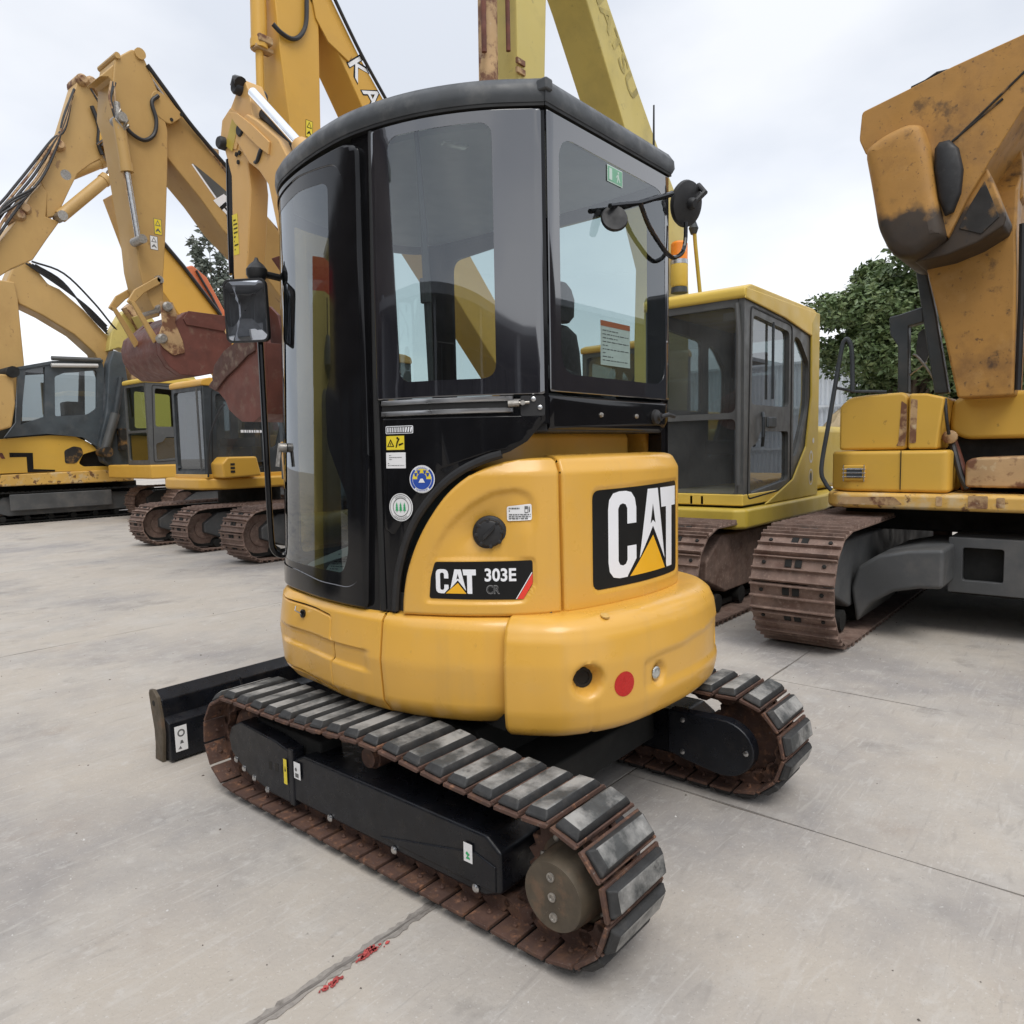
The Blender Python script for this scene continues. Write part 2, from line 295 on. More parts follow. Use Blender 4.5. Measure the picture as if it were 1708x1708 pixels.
class Plane:
    def __init__(s, o, u, w): s.o, s.u, s.w = V(o), V(u), V(w); s.n = s.u.cross(s.w).normalized()
    def P(s, a, b, off=0): return s.o+s.u*a+s.w*b+s.n*off
def wrap(mb, loops, surf, off=0, thick=.01, step=(.04, .3), rim=0, drop=.004, relief=None, mi=None, solid=True):
    """lay a 2-D outline (with holes) on a surface as a real sheet of the given thickness"""
    loops = [list(l) for l in loops]; sets = [loops]
    if rim:
        inn = inset(loops[0], rim); sets = [[loops[0], inn], [inn]+loops[1:]]
    bm = bmesh.new(); cache = {}
    def vtx(p):
        k = (round(p[0], 5), round(p[1], 5))
        if k not in cache: cache[k] = bm.verts.new((p[0], p[1], 0))
        return cache[k]
    edge = {(round(p[0], 5), round(p[1], 5)) for l in loops[:1] for p in l}
    for ls in sets:
        flat = [p for l in ls for p in l]
        for t in tessellate_polygon([[V((p[0], p[1], 0)) for p in l] for l in ls]):
            q = [vtx(flat[i]) for i in t]
            if len(set(q)) == 3:
                try: bm.faces.new(q)
                except ValueError: pass
    xs = [p[0] for p in loops[0]]; ys = [p[1] for p in loops[0]]
    for ax, lo, hi, st in ((0, min(xs), max(xs), step[0]), (1, min(ys), max(ys), step[1])):
        k = math.floor(lo/st)+1
        while k*st < hi-1e-6:
            co = [0, 0, 0]; no = [0, 0, 0]; co[ax] = k*st; no[ax] = 1
            bmesh.ops.bisect_plane(bm, geom=bm.verts[:]+bm.edges[:]+bm.faces[:], dist=1e-6, plane_co=co, plane_no=no); k += 1
    bmesh.ops.recalc_face_normals(bm, faces=bm.faces); bm.verts.index_update(); bm.edges.ensure_lookup_table()
    dropv = None
    if rim:                                                     # roll the rim over: full drop at the outline, none at the inset line
        A = np.array(loops[0], float); B = np.roll(A, -1, 0); D = B-A; Q = np.array([v.co[:2] for v in bm.verts]); best = np.full(len(Q), 1e9)
        for a_, d_ in zip(A, D):
            t_ = np.clip(((Q-a_)@d_)/max(d_@d_, 1e-12), 0, 1); best = np.minimum(best, np.hypot(*(Q-a_-t_[:, None]*d_).T))
        dropv = drop*np.clip(1-best/rim, 0, 1)**1.6
    V2 = [v.co.to_2d() for v in bm.verts]; top = []; bot = []
    for i, p in enumerate(V2):
        h = relief(p.x, p.y) if relief else 0
        if dropv is not None: h -= float(dropv[i])
        top.append(surf.P(p.x, p.y, off+thick+h)); bot.append(surf.P(p.x, p.y, off))
    ref = surf.P(V2[0].x, V2[0].y, .1)-surf.P(V2[0].x, V2[0].y, 0)
    fs = []; n = len(V2)
    for f in bm.faces:
        ids = [v.index for v in f.verts]; fs.append(tuple(ids))
    a, b, c = [top[i] for i in fs[0][:3]]
    a0 = fs[0]; rr = surf.P(V2[a0[0]].x, V2[a0[0]].y, .1)-surf.P(V2[a0[0]].x, V2[a0[0]].y, 0)
    if (b-a).cross(c-a).dot(rr) < 0: fs = [tuple(reversed(f)) for f in fs]
    if solid:
        bd = []
        dirs = {}
        for f in fs:
            for i in range(len(f)): dirs[(f[i], f[(i+1) % len(f)])] = 1
        for e in dirs:
            if (e[1], e[0]) not in dirs: bd.append(e)
        allf = fs+[tuple(i+n for i in reversed(f)) for f in fs]+[(e[1], e[0], e[0]+n, e[1]+n) for e in bd]
        mb.add(top+bot, allf, mi)
    else: mb.add(top, fs, mi)
    bm.free(); return mb
def smooth01(x): x = max(0, min(1, x)); return x*x*(3-2*x)
def seg_d(p, a, b):
    d = b-a; t = max(0, min(1, (p-a).dot(d)/max(d.dot(d), 1e-12))); return (a+d*t-p).length
def pin(poly, x, y):
    """signed distance to a polygon, positive inside"""
    p = V((x, y)); n = len(poly); c = False; d = 1e9
    for i in range(n):
        a, b = poly[i], poly[(i+1) % n]
        if (a[1] > y) != (b[1] > y) and x < (b[0]-a[0])*(y-a[1])/(b[1]-a[1])+a[0]: c = not c
        d = min(d, seg_d(p, V(a).to_2d(), V(b).to_2d()))
    return d if c else -d
# lettering -> flat polygons
_tc = {}
def text2d(s, bold=.0):
    k = (s, bold)
    if k in _tc: return _tc[k]
    cu = bpy.data.curves.new('t', 'FONT'); cu.body = s; cu.size = 1; cu.offset = bold; cu.resolution_u = 3; cu.fill_mode = 'FRONT'
    o = bpy.data.objects.new('t', cu); COL.objects.link(o); bpy.context.view_layer.update()
    me = bpy.data.meshes.new_from_object(o.evaluated_get(bpy.context.evaluated_depsgraph_get()))
    vs = [v.co.to_2d() for v in me.vertices]; fs = [tuple(p.vertices) for p in me.polygons]
    bpy.data.objects.remove(o); bpy.data.curves.remove(cu); bpy.data.meshes.remove(me)
    x0, x1 = min(v.x for v in vs), max(v.x for v in vs); y0, y1 = min(v.y for v in vs), max(v.y for v in vs)
    _tc[k] = ([((v.x-x0)/(x1-x0), (v.y-y0)/(y1-y0)) for v in vs], fs, (x1-x0)/(y1-y0)); return _tc[k]
def put_text(mb, s, surf, a0, a1, b0, b1, off, mi, bold=0.0, fx=None):
    vs, fs, asp = text2d(s, bold)
    f = fx or (lambda u, w: (a0+(a1-a0)*u, b0+(b1-b0)*w))
    mb.add([surf.P(*f(u, w), off) for u, w in vs], fs, mi)
def flat(mb, poly, surf, off, mi, holes=(), step=(.05, .3)): wrap(mb, [poly]+list(holes), surf, off=off, thick=0, step=step, mi=mi, solid=False)
CATP = {  # the three letters and the triangle in a 1.66 x 1 box
 'C': [[(0, .2), (.02, .09), (.09, .02), (.2, 0), (.35, 0), (.36, .02), (.53, .2), (.53, .36), (.35, .36), (.35, .2), (.32, .155), (.265, .14), (.21, .155), (.18, .2), (.18, .8), (.21, .845), (.265, .86), (.32, .845), (.35, .8), (.35, .62), (.53, .62), (.53, .8), (.5, .91), (.43, .98), (.33, 1), (.2, 1), (.09, .98), (.02, .91), (0, .8)]],
 'A': [[(.60, .19), (.79, 1), (1.05, 1), (1.25, .12), (.92, .55)], [(.86, .58), (.92, .82), (.985, .58), (.92, .62)]],
 'T': [[(1.12, 1), (1.66, 1), (1.66, .76), (1.50, .76), (1.50, 0), (1.32, 0), (1.30, .04), (1.30, .76), (1.155, .76)]],
 'Y': [[(.40, 0), (.92, .44), (1.26, 0)]]}
def cat_logo(mb, surf, a0, a1, b0, b1, off, iw, iy, step=(.03, .3)):
    f = lambda p: (a0+(a1-a0)*p[0]/1.66, b0+(b1-b0)*p[1])
    for k in 'CATY':
        ls = [[f(p) for p in l] for l in CATP[k]]
        wrap(mb, ls, surf, off=off, thick=0, step=step, mi=iy if k == 'Y' else iw, solid=False)
def warn_sticker(mb, surf, a0, a1, b0, b1, off=.001, tri=True):
    """yellow pictogram label: 0 yellow, 1 black"""
    flat(mb, rect(a0, a1, b0, b1), surf, off, 1); w, h = a1-a0, b1-b0; m = min(abs(w), abs(h))*.06; sw = 1 if w > 0 else -1
    flat(mb, rect(a0+m*sw, a1-m*sw, b0+m, b1-m), surf, off+.0006, 0)
    P = lambda u, v: (a0+w*u, b0+h*v)
    if abs(w) > h:
        flat(mb, [P(.08, .25), P(.46, .25), P(.27, .75)], surf, off+.0012, 1, holes=[[P(.15, .30), P(.39, .30), P(.27, .62)]]); flat(mb, [P(.255, .34), P(.285, .34), P(.29, .5), P(.25, .5)], surf, off+.0012, 1)
        flat(mb, [P(.52, .2), P(.58, .2), P(.64, .5), P(.74, .75), P(.68, .8), P(.58, .55)], surf, off+.0012, 1); flat(mb, [P(.7, .3), P(.92, .42), P(.9, .5), P(.68, .42)], surf, off+.0012, 1); flat(mb, circ(*P(.62, .8), abs(w)*.05, n=10), surf, off+.0012, 1)
    else:
        flat(mb, [P(.15, .55), P(.85, .55), P(.5, .92)], surf, off+.0012, 1, holes=[[P(.28, .6), P(.72, .6), P(.5, .84)]])
        flat(mb, [P(.2, .15), P(.5, .25), P(.8, .12), P(.8, .2), P(.5, .42), P(.2, .24)], surf, off+.0012, 1)
def lines_print(mb, surf, a0, a1, b0, b1, off, mi, rows=4, seed=1, fill=.55):
    rn = random.Random(seed); h = (b1-b0)/rows
    for r_ in range(rows):
        a = a0; sg = 1 if a1 > a0 else -1
        while (a1-a)*sg > 0:
            w = rn.uniform(.04, .16)*abs(a1-a0); e_ = min(w, abs(a1-a))
            flat(mb, rect(a, a+sg*e_, b0+r_*h+h*.25, b0+r_*h+h*(.25+fill)), surf, off, mi); a += sg*(e_+abs(a1-a0)*.03)
            if rn.random() < .12: break

# ------------------------------------------------------------------ the yard
def concrete():
    m = mat('concrete', (.455, .41, .355), .85, var=.13, vs=.5, spec=.3, bump=.35, bs=42,
            spots=[((.47, .445, .41), 1.3, .47, .64, .5), ((.27, .257, .252), .5, .45, .62, .8), ((.20, .19, .185), 1.1, .57, .70, .6), ((.31, .235, .18), 1.7, .60, .74, .4), ((.43, .385, .335), 1.9, .52, .70, .5), ((.50, .48, .45), 4.5, .55, .68, .35),
                   ((.20, .185, .17), 2.7, .60, .74, .6), ((.54, .52, .49), 14, .58, .70, .4), ((.17, .155, .14), 30, .66, .73, .6), ((.58, .56, .53), 75, .60, .68, .55), ((.22, .205, .19), 130, .60, .68, .5)])
    t = m.node_tree; n = t.nodes.new; l = t.links.new; p = next(q for q in t.nodes if q.type == 'BSDF_PRINCIPLED'); src = p.inputs['Base Color'].links[0].from_socket
    g = next(q for q in t.nodes if q.type == 'NEW_GEOMETRY')
    for ang, sc, lo, hi, c, st in ((25, (2.2, 15, 1), .60, .68, (.52, .495, .46), .28), (-38, (1.6, 11, 1), .61, .70, (.26, .24, .22), .30), (70, (4, 30, 1), .63, .69, (.54, .52, .49), .28)):   # scrapes left by steel tracks
        mp_ = n('ShaderNodeMapping'); mp_.inputs['Rotation'].default_value = (0, 0, R(ang)); mp_.inputs['Scale'].default_value = sc; l(g.outputs['Position'], mp_.inputs['Vector'])
        q = n('ShaderNodeTexNoise'); q.inputs['Scale'].default_value = 1; q.inputs['Detail'].default_value = 6; q.inputs['Distortion'].default_value = 2.2; l(mp_.outputs[0], q.inputs['Vector'])
        mr = n('ShaderNodeMapRange'); mr.inputs[1].default_value = lo; mr.inputs[2].default_value = hi; mr.inputs[3].default_value = 0; mr.inputs[4].default_value = st; l(q.outputs['Fac'], mr.inputs[0])
        x = n('ShaderNodeMix'); x.data_type = 'RGBA'; l(mr.outputs[0], x.inputs['Factor']); l(src, x.inputs[6]); x.inputs[7].default_value = list(c)+[1]; src = x.outputs[2]
    l(src, p.inputs['Base Color'])
    return m
concrete()
mat('joint_dark', (.14, .122, .105), .95, var=.4, vs=12, bump=.3, bs=40)
mat('mortar_dark', (.175, .158, .142), .95, var=.3, vs=20)
mat('mortar', (.275, .25, .225), .95, var=.25, vs=14, bump=.5, bs=60, spots=[((.13, .115, .10), 22, .5, .62, .7), ((.36, .335, .30), 9, .5, .62, .8)])
g = MB().box(-260, 260, -260, 260, -.5, -.03).build('ground', 'concrete'); tag(g, kind='structure')
slab_y = [(-14.3, -9.7), (-9.7, -5.1), (-5.1, -.52), (-.52, 4.08), (4.08, 8.7), (8.7, 13.3), (13.3, 17.9), (17.9, 22.5), (22.5, 27.1)]
def slab(x0, x1, y0, y1):
    rn = random.Random(int(x0*100)+int(y0*1000)); j = .0045; pts = []
    def side(a, b, jit):
        n = max(2, int((V(b)-V(a)).length/.25))
        for i in range(n):
            t = i/n; p = V(a).lerp(V(b), t); w = rn.uniform(-.006, .006) if i else 0
            pts.append((p.x+(w if jit == 'x' else 0), p.y+(w if jit == 'y' else 0)))
    side((x0+j, y0+j), (x1-j, y0+j), 'y'); side((x1-j, y0+j), (x1-j, y1-j), 'x'); side((x1-j, y1-j), (x0+j, y1-j), 'y'); side((x0+j, y1-j), (x0+j, y0+j), 'x')
    MB().prism(pts, 'z', -.028, 0).build('concrete_slab', 'concrete', g, smooth=20)
for (y0, y1) in slab_y:
    if (y0, y1) == (-5.1, -.52): xs = [-12.9, -7.9, -2.9, .44, 2.11, 7.1, 12.1, 22.1]
    elif y0 < -5: xs = [-12.9, -2.9, 2.11, 7.1, 12.1, 22.1]
    else: xs = [-12.9, 2.9+9.2, 22.1]
    for a, b in zip(xs, xs[1:]): slab(a, b, y0, y1)
for (x0, x1, y0, y1) in ((-12.9, 22, -.54, -.50), (-12.9, 22, 4.06, 4.10), (-12.9, 22, 8.68, 8.72), (.425, .455, -5.1, -.54), (2.095, 2.125, -5.1, -.54)):
    MB().box(x0, x1, y0, y1, -.027, -.005).build('joint_sealant', 'joint_dark', g)
# crumbled mortar along the joint in front, and the red paint spilt on it
def blob(cx, cy, rx, ry, z, name, m, seed, rag=.35, n=26, parent=g):
    rn = random.Random(seed); pts = []
    for i in range(n):
        a = 2*math.pi*i/n; q = 1-rn.random()*rag; pts.append((cx+math.cos(a)*rx*q, cy+math.sin(a)*ry*q))
    return MB().prism(pts, 'z', z-.003, z).build(name, m, parent, smooth=20)
rn = random.Random(3); up = []; lo = []
for i in range(60):
    x = -1.62+i*.0165; up.append((x, -.52+.020+rn.uniform(-.009, .006))); lo.append((x, -.52-.020+rn.uniform(-.006, .009)))
MB().prism(lo+up[::-1], 'z', -.004, .003).build('joint_filler', 'mortar', g, smooth=20)
rn = random.Random(11); up = [(-1.62+i*.03, -.52+rn.uniform(.001, .007)) for i in range(34)]; lo = [(-1.62+i*.03, -.52-rn.uniform(.001, .007)) for i in range(34)]
MB().prism(lo+up[::-1], 'z', .001, .0045).build('joint_crack', 'mortar_dark', g, smooth=20)
for cx, cy, sx, sy, n in ((-1.02, -.535, .042, .011, 30), (-1.165, -.558, .026, .008, 16)):
    for i in range(n):
        s_ = rn.uniform(.003, .011); blob(cx+rn.gauss(0, sx*.6), cy+rn.gauss(0, sy*.8), s_*1.3, s_*.8, .0062, 'paint_spill', 'red_paint', rn.randrange(9999), .7, 12)
# hairline cracks
def crack(pts, w=.004):
    P = [V(p) for p in pts]; L_ = []; R_ = []
    for i, p in enumerate(P):
        d = (P[min(i+1, len(P)-1)]-P[max(i-1, 0)]).normalized(); q = V((-d.y, d.x))*w*random.uniform(.5, 1.2); L_.append(tuple(p+q)); R_.append(tuple(p-q))
    MB().prism(L_+R_[::-1], 'z', -.001, .003).build('crack', 'joint_dark', g, smooth=20)
def wig(a, b, n, amp): return [tuple(V(a).lerp(V(b), i/n)+V((random.uniform(-amp, amp), random.uniform(-amp, amp)))) for i in range(n+1)]
q = MB(); rn = random.Random(77)
for i in range(700):                                    # grit and crumbs lying about
    x, y = rn.uniform(-1.7, 5), rn.uniform(-2.4, 7); s_ = rn.uniform(.002, .006)*(1.5 if rn.random() < .08 else 1); a_ = rn.uniform(0, 3); c_, d_ = math.cos(a_)*s_, math.sin(a_)*s_
    q.mi = 0 if rn.random() < .6 else 1; q.add([(x+c_, y+d_, 0), (x-d_, y+c_*.7, 0), (x-c_, y-d_, 0), (x+d_*.6, y-c_, 0), (x, y, s_*.8)], [(0, 1, 4), (1, 2, 4), (2, 3, 4), (3, 0, 4)])
o_ = q.build('grit', ['joint_dark', 'wall_pale'], g, smooth=5); o_['kind'] = 'stuff'

# ------------------------------------------------------------------ crawler tracks
def track_path(a0, a1, z0, z1, r0, r1, sag=()):
    """closed loop in the (a, z) plane; a0/a1 outermost points of the plate line; returns dense points"""
    r0c, r1c = (z1-z0)/2, (z1-z0)/2; pts = []
    ca0, ca1, zc = a0+r0c, a1-r1c, (z0+z1)/2
    for i in range(61): pts.append((lerp(ca0, ca1, i/60), z0))
    for i in range(1, 40): t = -math.pi/2+math.pi*i/40; pts.append((ca1+r1c*math.cos(t), zc+r1c*math.sin(t)))
    for i in range(61):
        u = i/60; s = sum(h*math.exp(-((lerp(ca1, ca0, u)-c)/w)**2) for c, w, h in sag); pts.append((lerp(ca1, ca0, u), z1+s))
    for i in range(1, 40): t = math.pi/2+math.pi*i/40; pts.append((ca0+r0c*math.cos(t), zc+r0c*math.sin(t)))
    return pts
def along(pts, pitch=None, count=None, phase=0):
    P = [V(p) for p in pts]; P.append(P[0]); S = [0]
    for a, b in zip(P, P[1:]): S.append(S[-1]+(b-a).length)
    n = count or round(S[-1]/pitch); st = S[-1]/n; res = []
    for k in range(n):
        q = []
        for o in (-.5, .5):
            s = ((k+phase+o*.96)*st) % S[-1]; i = next(j for j in range(1, len(S)) if S[j] >= s); t = (s-S[i-1])/(S[i]-S[i-1]+1e-12); q.append(P[i-1].lerp(P[i], t))
        res.append(((q[0]+q[1])/2, (q[1]-q[0]).normalized()))
    return res, st
def copy_part(src, parent, mw):
    o = src.copy(); COL.objects.link(o); o.parent = parent; ORG[o.name] = ORG[parent.name]
    m = mw.copy(); m.translation -= ORG[parent.name]; o.matrix_basis = m; return o
def lay_shoes(parent, path, axis, across, protos, pitch=None, phase=0, count=None):
    """protos: meshes modelled with x along the run, y across, z outwards"""
    res, st = along(path, pitch, count, phase); first = {}
    for (c, d) in res:
        if axis == 'y': ex = V((0, d.x, d.y)); pos = V((across, c.x, c.y)); ey = V((1, 0, 0))
        else: ex = V((d.x, 0, d.y)); pos = V((c.x, across, c.y)); ey = V((0, 1, 0))
        ez = V((0, d.y, -d.x)) if axis == 'y' else V((d.y, 0, -d.x))          # path runs bottom(+), so outward is right of travel
        if ex.cross(ey).dot(ez) < 0: ey = -ey
        mw = Matrix(((ex.x, ey.x, ez.x, pos.x), (ex.y, ey.y, ez.y, pos.y), (ex.z, ey.z, ez.z, pos.z), (0, 0, 0, 1)))
        for name, me in protos:
            if isinstance(me, list): me = random.choice(me)
            o = bpy.data.objects.new(name, me); COL.objects.link(o); o.parent = parent; ORG[o.name] = ORG[parent.name]
            m = mw.copy(); m.translation -= ORG[parent.name]; o.matrix_basis = m
def worn(me, n, amp, seed):
    rn = random.Random(seed); out = []
    for k in range(n):
        c = me.copy()
        for v in c.vertices: v.co += V((rn.gauss(0, amp), rn.gauss(0, amp), rn.gauss(0, amp*.6)))
        out.append(c)
    return out
def proto_mesh(mb, name, m, bevel=0, seg=2):
    o = mb.build(name, m, None, bevel=bevel, seg=seg)
    if bevel:
        me = bpy.data.meshes.new_from_object(o.evaluated_get(bpy.context.evaluated_depsgraph_get()))
    else: me = o.data
    bpy.data.objects.remove(o); me.name = name; return me

# ------------------------------------------------------------------ the mini excavator
HX = thing('mini_excavator', 'yellow and black compact excavator with closed cab and padded steel tracks, standing alone in front', 'mini excavator', (0, 0, 0))
# --- undercarriage: steel shoes with bolt-on rubber pads
b = MB(); b.prism([(-.0455, -.006), (.040, -.006), (.0455, -.001), (.0455, .006), (-.0455, .006)], 'y', -.148, .148)
b.prism([(.040, .005), (.0455, .005), (.044, .013), (.038, .013)], 'y', -.142, .142)
for y in (-.092, .092): b.lathe((-.005, y, -.005), (0, 0, -1), [(0, .009), (.007, .009), (.009, .005)], 6); b.lathe((-.005, y, -.011), (0, 0, -1), [(0, .005), (.008, .004)], 6)
SHOE = proto_mesh(b, 'track_shoe', 'shoe_rust', .003, 1)
b = MB()
for y in (-.045, .045):
    b.prism([(-.056, -.048), (-.046, -.058), (-.02, -.058), (.0, -.044), (.03, -.046), (.05, -.058), (.06, -.046), (.056, -.026), (.03, -.006), (-.035, -.006), (-.052, -.026)], 'y', y-.013+(.004 if y > 0 else -.004), y+.013)
b.cyl((-.05, -.062, -.04), (-.05, .062, -.04), .012, n=10); b.box(-.03, .03, -.03, .03, -.022, -.006)
LINK = proto_mesh(b, 'chain_link', 'shoe_rust')
b = MB(); b.loft([[(-.039, -.136, .006), (.036, -.136, .006), (.036, .136, .006), (-.039, .136, .006)], [(-.039, -.136, .016), (.036, -.136, .016), (.036, .136, .016), (-.039, .136, .016)], [(-.030, -.118, .034), (.026, -.118, .034), (.026, .118, .034), (-.030, .118, .034)]])
b.m = [0]*len(b.m); b.m[-1] = b.m[-2] = 1
PAD = worn(proto_mesh(b, 'rubber_pad', ['pad_side', 'pad_rubber'], .005, 2), 9, .0011, 4)
tpath = track_path(-1.185, .865, .040, .425, 0, 0, sag=[(-.22, .30, .032), (-.85, .12, -.006)])
for side in (-1, 1):
    tr = MB()
    xc = side*.625
    bz = .2325
    inner = [(y, z) for y, z in inset(tpath[::4], .030)]; core = inset(tpath[::4], .044)
    tr.loft([[(xc-.018, y, z) for y, z in inner], [(xc+.018, y, z) for y, z in inner], [(xc+.018, y, z) for y, z in core], [(xc-.018, y, z) for y, z in core], [(xc-.018, y, z) for y, z in inner]], cap=False)
    t = tr.build('crawler_track', 'shoe_rust', HX)
    teeth = []
    for i in range(42):
        a = 2*math.pi*i/42; r_ = .162 if i % 2 else .138; teeth.append((-.992+r_*math.cos(a), bz+r_*math.sin(a)))
    MB().prism(teeth, 'x', xc-.022, xc+.022).build('drive_sprocket', 'shoe_rust', t, bevel=.004)
    MB().lathe((xc-.045, .672, bz), (1, 0, 0), [(0, .11), (.012, .125), (.03, .125), (.03, .14), (.06, .14), (.06, .125), (.078, .125), (.09, .11)], 32).build('idler_wheel', 'shoe_rust', t)
    lay_shoes(t, tpath, 'y', xc, [('track_shoe', SHOE), ('rubber_pad', PAD), ('chain_link', LINK)], pitch=.1016, phase=.62)
    # long black track frame
    f = MB(); ox = -.735 if side < 0 else .735; ix = xc-.10*(-side) if False else xc+(.10 if side < 0 else -.10)
    x0, x1 = min(ox, ix), max(ox, ix)
    f.prism([(-.80, .135), (-.735, .105), (.26, .105), (.26, .265), (.18, .30), (-.74, .30), (-.80, .26)], 'x', x0, x1)
    fr = f.build('track_frame', 'frame_black', HX, bevel=.012)
    f = MB(); sx0, sx1 = (ox-.004, ox+.03) if side < 0 else (ox-.03, ox+.004)
    f.prism([(.27, .09), (.27, .30), (.36, .318), (.62, .335), (.69, .30), (.715, .25), (.70, .19), (.58, .125), (.40, .09)], 'x', *((sx0, sx1+.05) if side < 0 else (sx0-.05, sx1)))
    MB().box(*sorted((xc-.05, xc+.05)), .15, .60, .14, .34).build('idler_yoke', 'under_black', fr, bevel=.01)
    f.build('idler_guard', 'frame_black', fr, bevel=.008)
    f = MB(); f.box(min(sx0, sx1)-.001, max(sx0, sx1)+.02, .243, .275, .085, .312); f.build('guard_flange', 'frame_black', fr, bevel=.006)
    f = MB(); f.prism([(-.78, .135), (-.25, .135), (-.70, .235), (-.78, .215)], 'x', sx0-.0005 if side < 0 else sx1-.028, sx0+.02 if side < 0 else sx1+.0005); f.build('frame_rib', 'frame_black', fr, bevel=.004)
    f = MB()
    for (y, z, r_) in ((.31, .20, .014), (.355, .197, .012), (.40, .194, .010)):
        f.prism(rect(y-r_, y+r_, z-.002, z+.032, .005), 'x', *sorted((ox+side*.0047, ox-side*.02)))
    f.each('grease_hole', 'cone_dark', fr)
    f = MB()
    for (y, z) in ((.66, .165), (.60, .142), (.525, .122), (.43, .10), (.02, .112), (-.33, .112), (-.70, .122)):
        f.lathe((ox+side*.002, y, z), (side, 0, 0), [(0, .014), (.004, .014), (.0075, .009)], 12)
    f.each('frame_bolt', 'steel', fr)
    # rollers
    for y in (-.62, -.30, .02, .33):
        MB().lathe((xc-.07, y, .135), (1, 0, 0), [(0, .05), (.03, .05), (.035, .062), (.105, .062), (.11, .05), (.14, .05)], 20).build('track_roller', 'shoe_rust', fr)
    MB().lathe((xc-.09*side*-1 if False else (ox+(.06 if side < 0 else -.06)), -.13, .355), (-side, 0, 0), [(0, .036), (.02, .036), (.02, .045), (.12, .045)], 20).build('carrier_roller', 'shoe_rust', fr)
    # drive motor cover (outer drum)
    o_ = MB(); fx = -.772 if side < 0 else .772
    o_.lathe((xc-.02*side, -1.012, bz), (side, 0, 0), [(0, .125), (.05, .125), (.06, .108), (abs(fx-xc)+.0, .1), (abs(fx-xc)+.018, .094)], 40)
    dm = o_.build('drive_motor', 'motor_cover', HX, smooth=30)
    o_ = MB()
    for k in (-1, 0, 1): o_.lathe((fx+side*-.002, -1.012+k*.004, bz+k*.055), (side, 0, 0), [(0, .0125), (.0045, .0125), (.0045, .008), (.001, .007)], 14)
    for k in range(9):
        a = 2*math.pi*k/9+.3; o_.lathe((xc+side*.032, -1.012+.117*math.cos(a), bz+.117*math.sin(a)), (side, 0, 0), [(0, .010), (.009, .010), (.011, .006)], 6)
    o_.each('motor_bolt', 'bolt_steel', dm)
    # inner motor guard with its rounded end
    ixn = side*.475
    arc = [(-.72, .34), (-.90, .345)]+[(-.955-.135*math.cos(R(a)), .2325+.115*math.sin(R(a))) for a in range(80, -105, -12)]+[(-.80, .14), (-.72, .16)]
    gm = MB(); gm.prism(arc, 'x', ixn-side*.045, ixn+side*.015); mg = gm.build('motor_guard', 'frame_black', HX, bevel=.008)
    gm = MB()
    for (y, z) in ((-.79, .31), (-.79, .175), (-1.06, .235)): gm.lathe((ixn-side*.045, y, z), (-side, 0, 0), [(0, .011), (.006, .011), (.008, .006)], 8)
    gm.each('guard_bolt', 'steel', mg)
    # labels on the frame
    if side < 0:
        pl = lambda y0, z0: Plane((ox-.006, y0, z0), (0, -1, 0), (0, 0, 1))
        q = MB(); s_ = pl(.235, .205); flat(q, rect(0, .042, 0, .065), s_, 0, 0); flat(q, rect(.008, .030, .006, .022), s_, .0006, 1); flat(q, circ(.014, .036, .007), s_, .0006, 1); q.build('grease_label', ['white', 'print_grey'], fr)
        q = MB(); s_ = Plane((ox-.0095, .300, .205), (0, -1, 0), (0, 0, 1)); flat(q, rect(0, .022, -.04, .06), s_, 0, 0); flat(q, [(.006, .01), (.016, .012), (.011, .035)], s_, .0006, 1); q.build('warning_label', ['sticker_yellow', 'decal_black'], fr)
        q = MB(); s_ = pl(-.655, .195); flat(q, rect(0, .036, 0, .06), s_, 0, 0); flat(q, [(.008, .010), (.026, .010), (.026, .016), (.018, .018), (.026, .026), (.014, .034), (.008, .026), (.016, .02)], s_, .0006, 1); q.build('grease_label', ['white', 'green'], fr)
# car body between the tracks, slewing ring
c = MB(); c.prism([(-.62, .17), (.50, .17), (.50, .30), (-.62, .30)], 'x', -.50, .50); c.prism([(-.42, .30), (.30, .30), (.22, .40), (-.34, .40)], 'x', -.34, .34); c.lathe((0, -.06, .38), (0, 0, 1), [(0, .30), (.07, .30), (.07, .34), (.13, .34)], 40)
c.build('car_body', 'under_black', HX, bevel=.01)
# --- dozer blade
bl = MB(); prof = [(1.285, .0), (1.31, .0), (1.325, .06), (1.30, .16), (1.315, .26), (1.36, .325), (1.34, .332), (1.285, .29), (1.262, .16), (1.285, .06)]
bl.prism(prof, 'x', -.757, .757)
bl.prism([(1.215, .012), (1.29, .012), (1.30, .225), (1.222, .19)], 'x', -.757, .757)
blade = bl.build('dozer_blade', 'frame_black', HX, bevel=.006)
for x in (-.775, .757):
    MB().prism([(1.268, 0), (1.345, 0), (1.335, .08), (1.338, .15), (1.36, .24), (1.375, .315), (1.365, .335), (1.33, .338), (1.29, .31), (1.262, .22), (1.25, .14)], 'x', x, x+.018).build('blade_end_plate', 'motor_cover', blade, bevel=.004)
MB().lathe((-.7755, 1.325, .275), (-1, 0, 0), [(0, .014), (.0008, .014)], 14).build('lifting_hole', 'cone_dark', blade)
for x in (-.36, .30): MB().prism([(1.21, .16), (1.30, .20), (1.33, .32), (1.29, .30), (1.25, .22)], 'x', x, x+.014).build('blade_rib', 'frame_black', blade, bevel=.003)
for x in (-.33, .24): MB().prism([(.35, .17), (.35, .29), (1.26, .21), (1.26, .10)], 'x', x, x+.10).build('blade_arm', 'frame_black', HX, bevel=.01)
